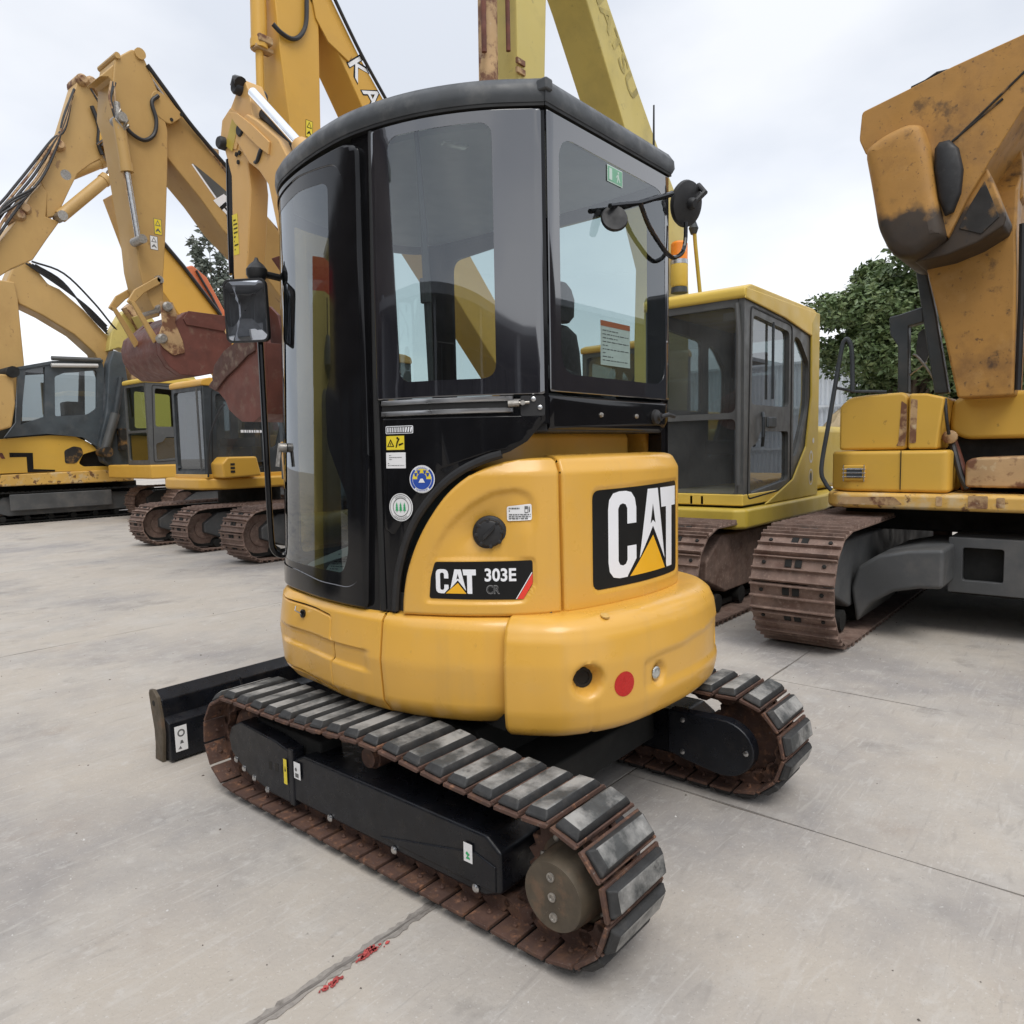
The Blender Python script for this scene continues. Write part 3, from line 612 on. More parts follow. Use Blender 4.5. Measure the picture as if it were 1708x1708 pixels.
q = MB(); s_ = Plane((-.735, 1.2145, .030), (1, 0, 0), (0, .04, 1)); flat(q, rect(0, .058, .02, .14), s_, .002, 0); flat(q, circ(.03, .105, .018), s_, .0026, 1, holes=[circ(.03, .105, .011, n=14)]); flat(q, [(.026, .07), (.034, .07), (.040, .055), (.022, .055)], s_, .0026, 1); flat(q, [(.012, .03), (.03, .03), (.022, .045)], s_, .0026, 1); q.build('lifting_label', ['white', 'print_grey'], blade)
# --- upper works --------------------------------------------------------------
LEFT = Surf([(-.27, -.65), (-.40, -.48), (-.49, -.29), (-.535, -.09), (-.54, .1), (-.50, .37), (-.43, .61), (-.30, .80)], [(.85, .045, .85), (2.55, 0, 2.55), (2.65, 0, 2.65)], -1)
REAR = Surf([(-.27, -.65), (.15, -.65), (.57, -.65)], [(.8, 0, .8), (2.65, 0, 2.65)], 1)
FRONT = Surf([(-.30, .80), (-.1, .87), (.25, .88), (.48, .82), (.58, .68)], [(.85, .03, .85), (2.55, 0, 2.55), (2.65, 0, 2.65)], -1)
RIGHT = Surf([(.58, .68), (.60, .2), (.60, -.3), (.57, -.65)], [(.8, 0, .8), (2.65, 0, 2.65)], -1)
PANEL = Surf([(-.585, -.10), (-.57, -.22), (-.448, -.474), (-.259, -.666), (.085, -.757), (.40, -.754), (.57, -.678), (.635, -.5)], [(.86, 0, .86), (1.352, 0, 1.352), (1.40, -.024, 1.396), (1.42, -.05, 1.404), (1.50, -.13, 1.408)], 1)
SKIRT = Surf([(-.345, .735), (-.44, .685), (-.527, .534), (-.551, .347), (-.581, .148), (-.587, .002), (-.58, -.136), (-.55, -.28), (-.46, -.48), (-.3, -.66)], [(.49, -.06, .485), (.515, -.02, .50), (.56, .02, .55), (.70, .032, .70), (.835, .014, .835), (.858, -.004, .857), (.90, -.045, .862)], 1)
CW = Surf([(-.478, -.585), (-.435, -.67), (-.345, -.785), (-.14, -.89), (.2, -.925), (.45, -.905), (.62, -.85), (.75, -.74), (.83, -.58), (.84, -.4)], [(.455, -.10, .468), (.49, -.035, .476), (.515, -.012, .50), (.56, 0, .56), (.72, 0, .72), (.80, -.012, .80), (.838, -.030, .840), (.858, -.055, .862), (.88, -.085, .872), (1.06, -.27, .874)], 1)
# deck plate
dk = [(-.33, .74), (-.50, .55), (-.56, .2), (-.56, -.1), (-.48, -.40), (-.34, -.62), (-.05, -.74), (.4, -.76), (.64, -.6), (.68, .2), (.62, .72), (.3, .86), (-.2, .86)]
deck = MB(); deck.prism(inset(dk, .03), 'z', .50, .855); deck.build('upper_deck', 'under_black', HX)
MB().prism([(-.22, .88), (-.34, .735), (.62, .70), (.36, .92)], 'z', .52, .86).build('front_skirt', 'yellow', HX, bevel=.02)
MB().prism([(.60, .72), (.66, .6), (.66, -.45), (.60, -.58)], 'z', .52, .86).build('right_skirt', 'yellow', HX, bevel=.02)
# left skirt panels
def groove(s, t):
    if s < .3: k = smooth01((s-.2)/.1)
    else: k = 1-smooth01((s-.86)/.05)
    zc0, zc1 = .652-.02*(s-.35), .718
    return -.013*smooth01((t-zc0)/.014)*(1-smooth01((t-zc1)/.006))*k
door_o = rpoly([(.06, .83), (.55, .822), (.668, .812), (.672, .735), (.682, .725), (.684, .665), (.668, .645), (.668, .535), (.40, .56), (.06, .56)], .016, 4)
q = MB(); wrap(q, [door_o], SKIRT, off=-.011, thick=.014, step=(.02, .006), rim=.006, drop=.005, relief=groove); td = q.build('tool_door', 'yellow', HX, smooth=60)
hole = [p for p in door_o]; hole2 = inset(hole, -.008)
q = MB(); wrap(q, [[(.0, .485), (.958, .485), (.958, .90), (.0, .90)], hole2], SKIRT, off=-.02, thick=.024, step=(.02, .006), relief=groove); q.build('left_skirt', 'yellow', HX, smooth=50)
q = MB(); wrap(q, [[(.03, .50), (.70, .50), (.70, .85), (.03, .85)]], SKIRT, off=-.016, thick=.008, step=(.02, .006), relief=groove); q.build('door_backing', 'seal_gap_black', HX)  # black sheet close behind the gap paints the seam's shade
pL = SKIRT.P(.443, .79, .003); nL = SKIRT.nrm(.443, .79)
q = MB(); q.lathe(pL, nL, [(0, .017), (.008, .017), (.010, .012), (.006, .010)], 18); q.build('door_lock', 'black_gloss', td)
q = MB(); q.tube([pL+V((0, 0, .0))+nL*.012, pL+nL*.03+V((-.0, .012, .012)), pL+nL*.02+V((0, .02, .028))], .003, 6); q.build('key', 'steel', td)
q = MB(); wrap(q, [[(.963, .485), (1.62, .485), (1.62, .90), (.963, .90)]], SKIRT, off=-.03, thick=.034, step=(.03, .02), rim=.005, drop=.004); q.build('side_skirt', 'yellow', HX, smooth=50)
# counterweight
rec = rpoly([(.535, .585), (1.34, .585), (1.34, .745), (.535, .700)], .03, 5)
def cwrel(s, t):
    h = -.007*smooth01(pin(rec, s, t)/.008)
    r_ = math.hypot((s-.300), t-.665)
    h -= .060*(1-smooth01((r_-.032)/.028))
    for cx, cz in ((.630, .632), (1.19, .655)):
        r2 = math.hypot(s-cx, (t-cz)); h -= .024*(1-smooth01((r2-.028)/.014))
    r4 = math.hypot((s-.30)/.9, 0)
    if t < .60: h -= .004*math.exp(-((s-.325)/.004)**2)*smooth01((.60-t)/.03)
    return h
q = MB(); wrap(q, [[(.012, .455), (1.76, .455), (1.76, 1.06), (.012, 1.06)]], CW, off=-.10, thick=.10, step=(.0125, .0125), rim=.012, drop=.010, relief=cwrel); cw = q.build('counterweight', 'yellow', HX, smooth=60)
q = MB(); q.prism([(-.42, -.55), (-.34, -.70), (-.14, -.80), (.2, -.84), (.45, -.82), (.62, -.76), (.72, -.66), (.75, -.5), (.70, -.4), (-.4, -.4)], 'z', .475, .60); q.build('counterweight_base', 'under_black', HX)
def disc_on(surf, s, t, r_, off, prof, name, m, parent, n=32):
    p = surf.P(s, t, off); nn = surf.nrm(s, t); return MB().lathe(p, nn, [(a, r_*b) for a, b in prof], n).build(name, m, parent)
q = MB(); flat(q, circ(.439, .638, .043), CW, .0012, 0, step=(.02, .3)); q.build('red_reflector', 'red', cw)
disc_on(CW, .300, .665, .034, -.080, [(0, 1), (.030, 1), (.030, .72), (.024, .70)], 'exhaust_pipe', 'cone_dark', cw)
for s_, t_ in ((.630, .632), (1.19, .655)):
    disc_on(CW, s_, t_, .024, -.030, [(0, .4), (.008, .9), (.012, 1), (.015, .9), (.018, .5)], 'work_light', 'lens', cw)
q = MB(); p = CW.P(.40, .86, .001); q.lathe(p, CW.nrm(.40, .86), [(0, .016), (.005, .016), (.006, .009)], 18); q.build('lifting_cap', 'chipped_yellow', cw)
# fuel-filler panel (left) and engine cover (rear)
arc = [(.122, .866), (.128, .939), (.147, 1.025), (.185, 1.12), (.235, 1.205), (.30, 1.287), (.375, 1.347), (.457, 1.388), (.52, 1.404), (.60, 1.42), (.678, 1.42), (.690, 1.395), (.694, .868)]
rcs = rpoly([(.205, .905), (.215, 1.03), (.25, 1.12), (.30, 1.19), (.372, 1.255), (.455, 1.30), (.545, 1.31), (.592, 1.288), (.612, 1.235), (.60, 1.0), (.57, .905)], .025, 4)
dec = rpoly([(.226, .927), (.556, .925), (.590, .978), (.590, 1.059), (.250, 1.055), (.233, 1.0)], .009, 3)
def fillrel(s, t):
    k = 1-smooth01((s-.50)/.09)*smooth01((1.24-t)/.12)
    h = -.012*smooth01(pin(rcs, s, t)/.022)*max(k, .12)
    u, w = (s-.425)*.82+(t-1.175)*.57, -(s-.425)*.57+(t-1.175)*.82
    h -= .030*math.exp(-(u/.105)**2-(w/.058)**2)
    return lerp(h, -.008, smooth01((pin(dec, s, t)+.014)/.012))
arc = [tuple(v) for v in spline(arc[:11], 6)]+arc[11:]
q = MB(); wrap(q, [arc], PANEL, off=-.045, thick=.05, step=(.009, .009), rim=.012, drop=.009, relief=fillrel); fp = q.build('fuel_panel', 'yellow', HX, smooth=60)
pc = PANEL.P(.444, 1.153, -.032); nc = PANEL.nrm(.444, 1.153)
q = MB(); q.lathe(pc, nc, [(0, .058), (.012, .060), (.018, .054), (.02, .046), (.035, .045), (.038, .040)], 32)
u = nc.orthogonal().normalized(); w = nc.cross(u)
for k in range(8):
    a = 2*math.pi*k/8; c_ = pc+nc*.028+(u*math.cos(a)+w*math.sin(a))*.044; q.obox(c_, (.014, .012, .022), u*math.cos(a)+w*math.sin(a), -u*math.sin(a)+w*math.cos(a), nc)
q.obox(pc+nc*.042+V((0, 0, .004)), (.060, .018, .012), w+V((0, 0, -.15)), V((0, 0, 1)), nc); cap = q.build('fuel_cap', 'black_matte', fp, bevel=.003)
PR = Rel(PANEL, fillrel)
q = MB(); flat(q, rpoly([(.505, 1.193), (.590, 1.196), (.590, 1.251), (.505, 1.243)], .008), PR, .0095, 0); lines_print(q, PR, .512, .562, 1.222, 1.24, .0105, 1, 2, 4); lines_print(q, PR, .512, .586, 1.198, 1.218, .0105, 1, 3, 5); flat(q, rect(.566, .578, 1.220, 1.243), PR, .0105, 1, holes=[rect(.568, .576, 1.223, 1.233)]); flat(q, [(.580, 1.22), (.585, 1.225), (.583, 1.243), (.580, 1.24)], PR, .0105, 1); q.build('fuel_label', ['white', 'print_grey'], fp)
q = MB(); dec = rpoly([(.226, .927), (.556, .925), (.590, .978), (.590, 1.059), (.250, 1.055), (.233, 1.0)], .009, 3)
D0 = .0066+.008
# decal panel is let into its own flat recess
flat(q, dec, PR, D0-.008, 0, step=(.0125, .0125)); cat_logo(q, PR, .252, .395, .946, 1.030, D0-.0074, 1, 2)
put_text(q, '303E', PR, .425, .533, .988, 1.034, D0-.0074, 1, .028); put_text(q, 'CR', PR, .430, .476, .945, .976, D0-.0074, 4, .02); put_text(q, 'CR', PR, .4318, .4742, .9472, .9738, D0-.0068, 0, -.012)
flat(q, [(.530, .927), (.586, 1.018), (.5885, 1.0165), (.5335, .927)], PR, D0-.0074, 1); flat(q, [(.5345, .9265), (.556, .9265), (.589, .980), (.589, 1.015)], PR, D0-.0068, 3)
q.build('model_decal', ['decal_black', 'decal_white', 'decal_yellow', 'decal_red', 'outline_grey'], fp)
dr = rpoly([(.818, .918), (1.425, .918), (1.425, 1.308), (.818, 1.295)], .045, 6)
def covrel(s, t): return -.006*smooth01(pin(dr, s, t)/.008)
q = MB(); wrap(q, [[(.704, .868), (1.56, .868), (1.64, .90), (1.64, 1.50), (.700, 1.50), (.697, 1.395)]], PANEL, off=-.045, thick=.05, step=(.010, .009), rim=.008, drop=.006, relief=covrel); ec = q.build('engine_cover', 'yellow', HX, smooth=50)
q = MB(); PC = Rel(PANEL, covrel); flat(q, inset(dr, .011), PC, .0066, 0, step=(.02, .02)); cat_logo(q, PC, .905, 1.395, .958, 1.276, .0074, 1, 2, step=(.02, .3)); q.build('brand_decal', ['decal_black', 'decal_white', 'decal_yellow'], ec)
q = MB(); wrap(q, [[(.02, .857), (1.64, .857), (1.64, 1.36), (.40, 1.36), (.02, .95)]], PANEL, off=-.085, thick=.03); q.build('panel_backing', 'seal_gap_black', HX)
# hood under the cab overhang and the right-hand side cover
MB().prism([(-.42, -.34), (-.20, -.50), (.1, -.54), (.46, -.53), (.50, -.40), (.48, 0), (-.38, 0)], 'z', 1.36, 1.50).build('engine_hood', 'yellow', HX, bevel=.03)
MB().prism([(-.60, .60), (-.60, 1.46), (-.52, 1.56), (-.36, 1.60), (.1, 1.55), (.3, 1.3), (.3, .60)], 'x', .53, .625).build('right_cover', 'yellow', HX, bevel=.04, seg=3)
# --- cab ----------------------------------------------------------------------
def ringpart(name, m, surf, outer, holes, parent, off=0, thick=.03, rim=0, drop=.004, step=(.04, .4), smooth=40):
    q = MB(); wrap(q, [outer]+list(holes), surf, off=off, thick=thick, step=step, rim=rim, drop=drop); return q.build(name, m, parent, smooth=smooth)
# plan outline of the cab, for roof and floor
def plan(off, t):
    o = []
    for sf, n in ((LEFT, 40), (FRONT, 16), (RIGHT, 16)):
        for i in range(n): o.append(sf.P(sf.L*i/n, t, off))
    o.append(REAR.P(REAR.L, t, off)+V((off, 0, 0))); o.append(REAR.P(0, t, off)+V((-off*.9, 0, 0)))
    return [(p.x, p.y) for p in o]
def ringz(off, z, t=2.55): return [(x, y, z) for x, y in plan(off, t)]
rf = MB(); rf.loft([ringz(-.02, 2.552), ringz(.014, 2.556), ringz(.022, 2.575), ringz(.020, 2.605), ringz(.004, 2.632), ringz(-.05, 2.645), ringz(-.16, 2.655), ringz(-.3, 2.66)])
roof = rf.build('cab_roof', 'roof_grey', HX, smooth=50)
rf = MB(); rf.loft([ringz(-.03, 2.545), ringz(.012, 2.545), ringz(.012, 2.5555), ringz(-.03, 2.5555)]); rf.build('roof_seal', 'seal_gap_black', roof)
rf = MB(); rf.loft([ringz(-.05, 2.505), ringz(-.05, 2.545), ringz(-.3, 2.55)]); rf.build('headliner', 'liner', roof)
q = MB(); pr = V((-.295, -.675, 2.60)); q.box(-.30, -.262, -.682, -.640, 2.585, 2.622); q.build('roof_bracket', 'roof_grey', roof, bevel=.006)
q = MB(); q.obox((-.33, -.30, 2.505), (.10, .03, .02), (1, -.4, 0), (.4, 1, 0), (0, 0, 1)); q.build('dome_light', 'lens', roof, bevel=.006)
q = MB(); q.prism(plan(-.03, .9), 'z', .86, .93); q.build('cab_floor', 'interior', HX)
# fixed body: lower side wall with its arched edge, pillar, rear band
side = [(.012, 1.607), (.622, 1.607), (.600, .862), (.55, .862), (.545, .95), (.53, 1.03), (.497, 1.13), (.447, 1.22), (.375, 1.305), (.30, 1.362), (.22, 1.40), (.134, 1.428), (.074, 1.462), (.028, 1.515), (.012, 1.53)]
sidew = ringpart('cab_side_wall', 'black_gloss', LEFT, side, [], HX, off=-.02, thick=.02, rim=.010, drop=.005, step=(.03, .4))
q = MB(); q.tube([LEFT.P(s, t, -.003) for s, t in curve3([(.552, .872), (.546, .95), (.531, 1.03), (.498, 1.13), (.448, 1.22), (.376, 1.305), (.30, 1.364), (.22, 1.402), (.16, 1.42)], 6)], .015, 8); q.build('edge_trim', 'black_matte', sidew)
# slightly raised pressing under the rails
ringpart('pressed_panel', 'black_gloss', LEFT, rpoly([(.022, 1.548), (.594, 1.552), (.592, 1.16), (.55, 1.14), (.46, 1.27), (.36, 1.375), (.20, 1.425), (.134, 1.436), (.074, 1.470), (.034, 1.52)], .012, 4), [], sidew, off=0, thick=.004, rim=.006, drop=.004, step=(.03, .4))
pillar = [(.612, 2.55), (.735, 2.55), (.735, .862), (.602, .862)]
ringpart('door_pillar', 'black_gloss', LEFT, pillar, [], HX, off=-.05, thick=.04, step=(.03, .6))
q = MB(); q.tube([LEFT.P(s, t, -.004) for s, t in ((.622, 2.54), (.620, 1.6), (.604, .87))], .014, 8); q.build('pillar_seal', 'seal_gap_black', HX)
# sliding-window rails
for t in (1.604, 1.566):
    q = MB(); wrap(q, [rect(.118, .592, t-.009, t+.009)], LEFT, off=.0, thick=.010, rim=.003, drop=.004); q.build('window_rail', 'rail_steel', sidew)
q = MB(); wrap(q, [rect(.11, .592, 1.574, 1.594)], LEFT, off=0, thick=.002); q.build('rail_channel', 'seal_gap_black', sidew)
q = MB(); wrap(q, [rpoly([(.014, 1.545), (.095, 1.545), (.095, 1.612), (.014, 1.612)], .008)], LEFT, off=0, thick=.006); hp = q.build('hinge_plate', 'black_matte', sidew)
for s_, t_ in ((.052, 1.600), (.030, 1.572)): disc_on(LEFT, s_, t_, .009, .006, [(0, 1), (.005, .9), (.007, .5)], 'hinge_bolt', 'steel', sidew, 10)
q = MB(); q.tube([LEFT.P(.135, 1.585, .016), LEFT.P(.10, 1.587, .018)], .011, 10); q.tube([LEFT.P(.10, 1.587, .018), LEFT.P(.066, 1.589, .016)], .005, 8); q.lathe(LEFT.P(.088, 1.588, .012), LEFT.nrm(.088, 1.588), [(0, .009), (.012, .009)], 6); q.build('window_latch', 'bolt_steel', sidew)
# rear band under the rear window
q = MB(); wrap(q, [[(-.008, 1.500), (.80, 1.500), (.842, 1.54), (.842, 1.618), (-.008, 1.618)]], REAR, off=-.03, thick=.034, rim=.012, drop=.008); rb = q.build('cab_rear_band', 'black_gloss', HX)
q = MB(); q.prism([(-.40, -.45), (-.27, -.645), (.565, -.645), (.58, -.30), (-.30, -.30)], 'z', 1.49, 1.535); q.build('cab_underside', 'black_matte', HX, bevel=.01)
for x in (.045, .30): disc_on(REAR, x+.27, 1.555, .010, .003, [(0, 1), (.008, .8), (.01, .3)], 'band_bolt', 'bolt_steel', rb, 8)
q = MB(); q.lathe((.45, -.655, 1.555), (0, -1, 0), [(0, .032), (.012, .03), (.02, .018), (.03, .016)], 16); q.tube([(.45, -.68, 1.555), (.50, -.69, 1.565), (.585, -.67, 1.56)], .009, 8); q.build('rear_latch', 'black_matte', rb)
# windows: a dark printed border round a clear pane
def window(name, surf, outer, clear, off=.002, label=None):
    q = MB(); wrap(q, [outer, clear], surf, off=off, thick=.006, step=(.04, .4), rim=.004, drop=.003); fr = q.build(name, 'frit', HX, smooth=40)
    q = MB(); wrap(q, [clear], surf, off=off+.005, thick=0, step=(.04, .4), solid=False); q.build('window_pane', 'glass_clear', fr, smooth=60, recalc=False); return fr
qw = window('quarter_window', LEFT, rpoly([(.012, 1.616), (.612, 1.616), (.622, 2.54), (.012, 2.54)], .012), rpoly([(.172, 1.672), (.510, 1.672), (.549, 2.50), (.172, 2.50)], .05, 6))
rw = window('rear_window', REAR, rpoly([(.004, 1.628), (.838, 1.628), (.838, 2.54), (.004, 2.54)], .008), rpoly([(.066, 1.69), (.802, 1.69), (.800, 2.47), (.066, 2.475)], .085, 7))
q = MB(); q.tube([LEFT.P(.447, 2.53, -.02), LEFT.P(.428, 2.2, -.03), LEFT.P(.418, 1.95, -.03), LEFT.P(.405, 1.63, -.025)], [.007, .012, .013, .010], 8); q.tube([LEFT.P(.421, 2.02, -.02), LEFT.P(.418, 1.94, -.02)], .019, 8); q.build('window_stay', 'black_matte', qw)
# papers and signs on the rear window
q = MB(); flat(q, rect(.362, .468, 2.403, 2.462), REAR, .010, 0); flat(q, rect(.366, .464, 2.407, 2.458), REAR, .0106, 1); flat(q, rect(.374, .394, 2.412, 2.453), REAR, .0112, 0); flat(q, [(.425, 2.412), (.431, 2.412), (.436, 2.426), (.446, 2.415), (.451, 2.417), (.442, 2.432), (.440, 2.442), (.428, 2.440), (.420, 2.430), (.424, 2.428), (.430, 2.434), (.431, 2.428)], REAR, .0112, 0); flat(q, circ(.437, 2.448, .005, n=10), REAR, .0112, 0); q.build('exit_sign', ['sign_white', 'sign_green'], rw)
q = MB(); pp = Plane((.0, -.642, 0), (1, 0, 0), (0, 0, 1)); flat(q, rect(.065, .275, 1.742, 1.905), pp, 0, 0); flat(q, rect(.065, .275, 1.885, 1.905), pp, .0006, 1); flat(q, rect(.072, .268, 1.75, 1.881), pp, .0006, 0); lines_print(q, pp, .078, .262, 1.755, 1.878, .0012, 2, 9, 11, .25); q.build('window_notice', ['paper', 'orange_paint', 'print_grey'], rw)
# door: waisted glass in a black frame
dgl = rpoly([(1.50, 2.49), (1.103, 2.513), (.898, 2.489), (.80, 2.474), (.748, 2.40), (.742, 2.15), (.736, 1.748), (.792, 1.675), (.790, 1.46), (.722, 1.365), (.694, 1.271), (.694, 1.03), (.716, .958), (.766, .935), (.954, .935), (1.18, .955), (1.50, .955)], .035, 5)
clr = rpoly([(1.44, 2.43), (1.10, 2.455), (.90, 2.432), (.858, 2.41), (.858, 1.73), (.90, 1.66), (.892, 1.47), (.822, 1.36), (.765, 1.27), (.765, 1.06), (.80, .985), (1.15, .985), (1.42, .985)], .035, 5)
dor = rpoly([(.668, .868), (1.55, .868), (1.55, 2.525), (1.1, 2.535), (.74, 2.53), (.675, 2.50), (.672, 2.3), (.652, 1.4)], .03, 5)
q = MB(); wrap(q, [dor, dgl], LEFT, off=-.012, thick=.026, rim=.010, drop=.008, step=(.03, .4)); door = q.build('cab_door', 'black_gloss', HX, smooth=45)
q = MB(); wrap(q, [inset(dgl, .002), clr], LEFT, off=.002, thick=.007, step=(.03, .4)); q.build('door_glass_border', 'black_gloss', door)
q = MB(); wrap(q, [clr], LEFT, off=.008, thick=0, step=(.03, .4), solid=False); q.build('door_glass', 'glass_door', door, smooth=60, recalc=False)
q = MB()
P2 = dgl+[dgl[0]]; q.tube([LEFT.P(s, t, .010) for s, t in P2], .0030, 6); q.build('glass_seal', 'seal_highlight', door)
q = MB(); q.lathe(LEFT.P(1.30, 1.46, .01), LEFT.nrm(1.3, 1.46), [(0, .02), (.03, .02)], 12); q.tube([LEFT.P(1.30, 1.46, .035), LEFT.P(1.30, 1.38, .045)], .010, 8); q.build('door_handle', 'bolt_steel', door)
# front and right-hand frames and panes
window('windscreen', FRONT, rpoly([(.0, .90), (FRONT.L, .90), (FRONT.L, 2.545), (.0, 2.545)], .02), rpoly([(.07, .96), (FRONT.L-.07, .96), (FRONT.L-.07, 2.48), (.07, 2.48)], .05))
Lr = RIGHT.L
q = MB(); wrap(q, [[(0, .86), (Lr, .86), (Lr, 2.548), (0, 2.548)], rpoly([(.08, 1.66), (.62, 1.66), (.62, 2.46), (.08, 2.42)], .06), rpoly([(.70, 1.66), (Lr-.09, 1.66), (Lr-.09, 2.46), (.70, 2.46)], .06)], RIGHT, off=-.02, thick=.02); rwall = q.build('cab_right_wall', 'black_gloss', HX)
for a in (rpoly([(.08, 1.66), (.62, 1.66), (.62, 2.46), (.08, 2.42)], .06), rpoly([(.70, 1.66), (Lr-.09, 1.66), (Lr-.09, 2.46), (.70, 2.46)], .06)):
    q = MB(); wrap(q, [a], RIGHT, off=-.01, thick=0, solid=False); q.build('window_pane', 'glass_clear', rwall, recalc=False)
for sf, a in ((LEFT, 1.53), (FRONT, FRONT.L-.03), (RIGHT, Lr-.03), (LEFT, .03)):
    q = MB(); wrap(q, [rect(a-.035, a+.035, .88 if a > .1 else 1.52, 2.55)], sf, off=-.05, thick=.045); q.build('cab_post', 'black_gloss', HX)
# seat, consoles, levers
q = MB(); q.loft([[(x, y, 1.22) for x, y in rect(.0, .48, -.24, .26, .08)], [(x, y, 1.33) for x, y in rect(-.01, .49, -.25, .27, .09)], [(x, y, 1.36) for x, y in rect(.03, .45, -.21, .23, .07)]]); seat = q.build('seat_cushion', 'seat', HX, smooth=60)
q = MB()
def seatring(t):
    w = interp(t, [1.30, 1.45, 1.8, 1.92, 1.95], [.22, .25, .22, .16, .10]); y = -.30-.12*(t-1.3); d = interp(t, [1.3, 1.6, 1.92, 1.95], [.07, .06, .045, .02]); return [(.24+a*w, y+.08+b*d, t) for a, b in [(math.cos(2*math.pi*i/16), math.sin(2*math.pi*i/16)) for i in range(16)]]
q.loft([seatring(t) for t in (1.30, 1.38, 1.45, 1.6, 1.75, 1.85, 1.92, 1.95)]); q.build('seat_back', 'seat', seat, smooth=60)
q = MB(); q.loft([[(.24+a*r_, -.31+b*.04, t) for a, b in [(math.cos(2*math.pi*i/14), math.sin(2*math.pi*i/14)) for i in range(14)]] for t, r_ in ((1.96, .08), (1.99, .12), (2.06, .125), (2.10, .10), (2.115, .06))]); q.build('headrest', 'seat', seat, smooth=60)
q = MB(); q.box(.06, .42, -.22, .22, .93, 1.22); q.build('seat_base', 'interior', HX, bevel=.02)
for x in (-.13, .50):
    q = MB(); q.prism([(-.30, .93), (.20, .93), (.26, 1.38), (.22, 1.46), (-.28, 1.43)], 'x', x-.06, x+.08); con = q.build('control_console', 'interior', HX, bevel=.03)
    q = MB(); q.tube([(x, .20, 1.45), (x+.01, .22, 1.56), (x, .23, 1.60)], .012, 8); q.lathe((x, .23, 1.585), (0, .1, 1), [(0, .016), (.02, .026), (.07, .024), (.09, .012)], 12); q.build('joystick', 'black_matte', con)
for x in (-.02, .12):
    q = MB(); q.tube([(x, .52, .93), (x, .50, 1.2), (x, .44, 1.40)], .011, 8); q.lathe((x, .44, 1.39), (0, -.3, 1), [(0, .018), (.08, .018), (.09, .01)], 10); q.build('travel_lever', 'black_matte', HX)
q = MB(); q.box(-.22, .54, -.60, -.44, 1.52, 1.585); q.build('rear_shelf', 'interior', HX, bevel=.03)
q = MB(); q.tube(curve3([(.30, -.52, 1.60), (.14, -.50, 1.66), (.0, -.5, 1.69), (-.16, -.48, 1.68), (-.25, -.47, 1.60)], 5), .05, 8); q.build('seat_strap', 'seat', HX)
pa = thing('paper_sheets', 'printed paper sheets lying behind the lower door glass of the compact excavator', 'papers', (-.4, .4, .94))
for pts in ([(-.49, .50, .945), (-.36, .62, .95), (-.24, .46, 1.03), (-.40, .30, 1.01)], [(-.475, .36, .945), (-.42, .22, .945), (-.30, .28, 1.0), (-.34, .45, 1.01)]):
    q = MB(); q.loft([pts, [(x, y, z+.002) for x, y, z in pts]]); s_ = q.build('paper_sheet', 'paper', pa)
    o_, u_, w_ = V(pts[0]), V(pts[1])-V(pts[0]), V(pts[3])-V(pts[0]); pl = Plane(o_, u_, w_); q = MB(); lines_print(q, pl, .1, .9, .1, .9, .004, 0, 7, 3, .35); q.build('paper_print', 'print_grey', s_)
# stickers on the black side wall (text runs towards the rear)
q = MB(); flat(q, rpoly([(.575, 1.497), (.463, 1.497), (.463, 1.524), (.575, 1.524)], .004), LEFT, .0050, 0); flat(q, rpoly([(.572, 1.4995), (.466, 1.4995), (.466, 1.5215), (.572, 1.5215)], .003), LEFT, .0056, 1)
rn = random.Random(5); a = .569
while a > .50: w_ = rn.uniform(.004, .008); flat(q, [(a, 1.502), (a-w_*.5, 1.502), (a-w_*.7, 1.519), (a-w_*.2, 1.519)], LEFT, .0062, 0); a -= w_
for k in range(3): flat(q, [(.495-k*.010, 1.502), (.489-k*.010, 1.502), (.486-k*.010, 1.519), (.492-k*.010, 1.519)], LEFT, .0062, 0)
q.build('maker_plate', ['decal_white', 'decal_black'], sidew)
q = MB(); warn_sticker(q, LEFT, .576, .495, 1.438, 1.493, .005); q.build('warning_sticker', ['sticker_yellow', 'decal_black'], sidew)
q = MB(); flat(q, rect(.575, .494, 1.377, 1.432), LEFT, .005, 0); lines_print(q, LEFT, .562, .51, 1.405, 1.426, .0056, 1, 3, 2, .3); lines_print(q, LEFT, .568, .50, 1.384, 1.398, .0056, 1, 2, 8, .3); q.build('white_notice', ['white', 'print_grey'], sidew)
q = MB(); c0 = (.433, 1.339); flat(q, circ(*c0, .047, .048, 40), LEFT, .0050, 0); flat(q, circ(*c0, .0435, .0445, 40), LEFT, .0056, 1, holes=[circ(*c0, .036, .037, 40)])
for k, (a0, a1) in enumerate(((50, 130), (230, 310))):
    pts = [(c0[0]+.044*math.cos(R(a)), c0[1]+.045*math.sin(R(a))) for a in range(a0, a1+1, 8)]+[(c0[0]+.036*math.cos(R(a)), c0[1]+.037*math.sin(R(a))) for a in range(a1, a0-1, -8)]; flat(q, pts, LEFT, .0062, 0)
flat(q, [(c0[0]+.034*math.cos(R(a)), c0[1]+.035*math.sin(R(a))) for a in range(-180, 1, 10)], LEFT, .0062, 1)
flat(q, [(c0[0]+.034*math.cos(R(a)), c0[1]+.035*math.sin(R(a))) for a in range(0, 181, 10)], LEFT, .0062, 2)
flat(q, circ(c0[0], c0[1]+.004, .017, n=20), LEFT, .0068, 1); flat(q, [(c0[0]+.012, c0[1]-.012), (c0[0]-.012, c0[1]-.012), (c0[0]-.004, c0[1]+.002), (c0[0]+.004, c0[1]+.002)], LEFT, .0074, 0)
for a in (35, 65, 115, 145): x, y = c0[0]+.027*math.cos(R(a)), c0[1]+.027*math.sin(R(a)); flat(q, [(x-.003, y-.006), (x+.003, y-.006), (x+.006, y+.006), (x-.006, y+.006)], LEFT, .0068, 1)
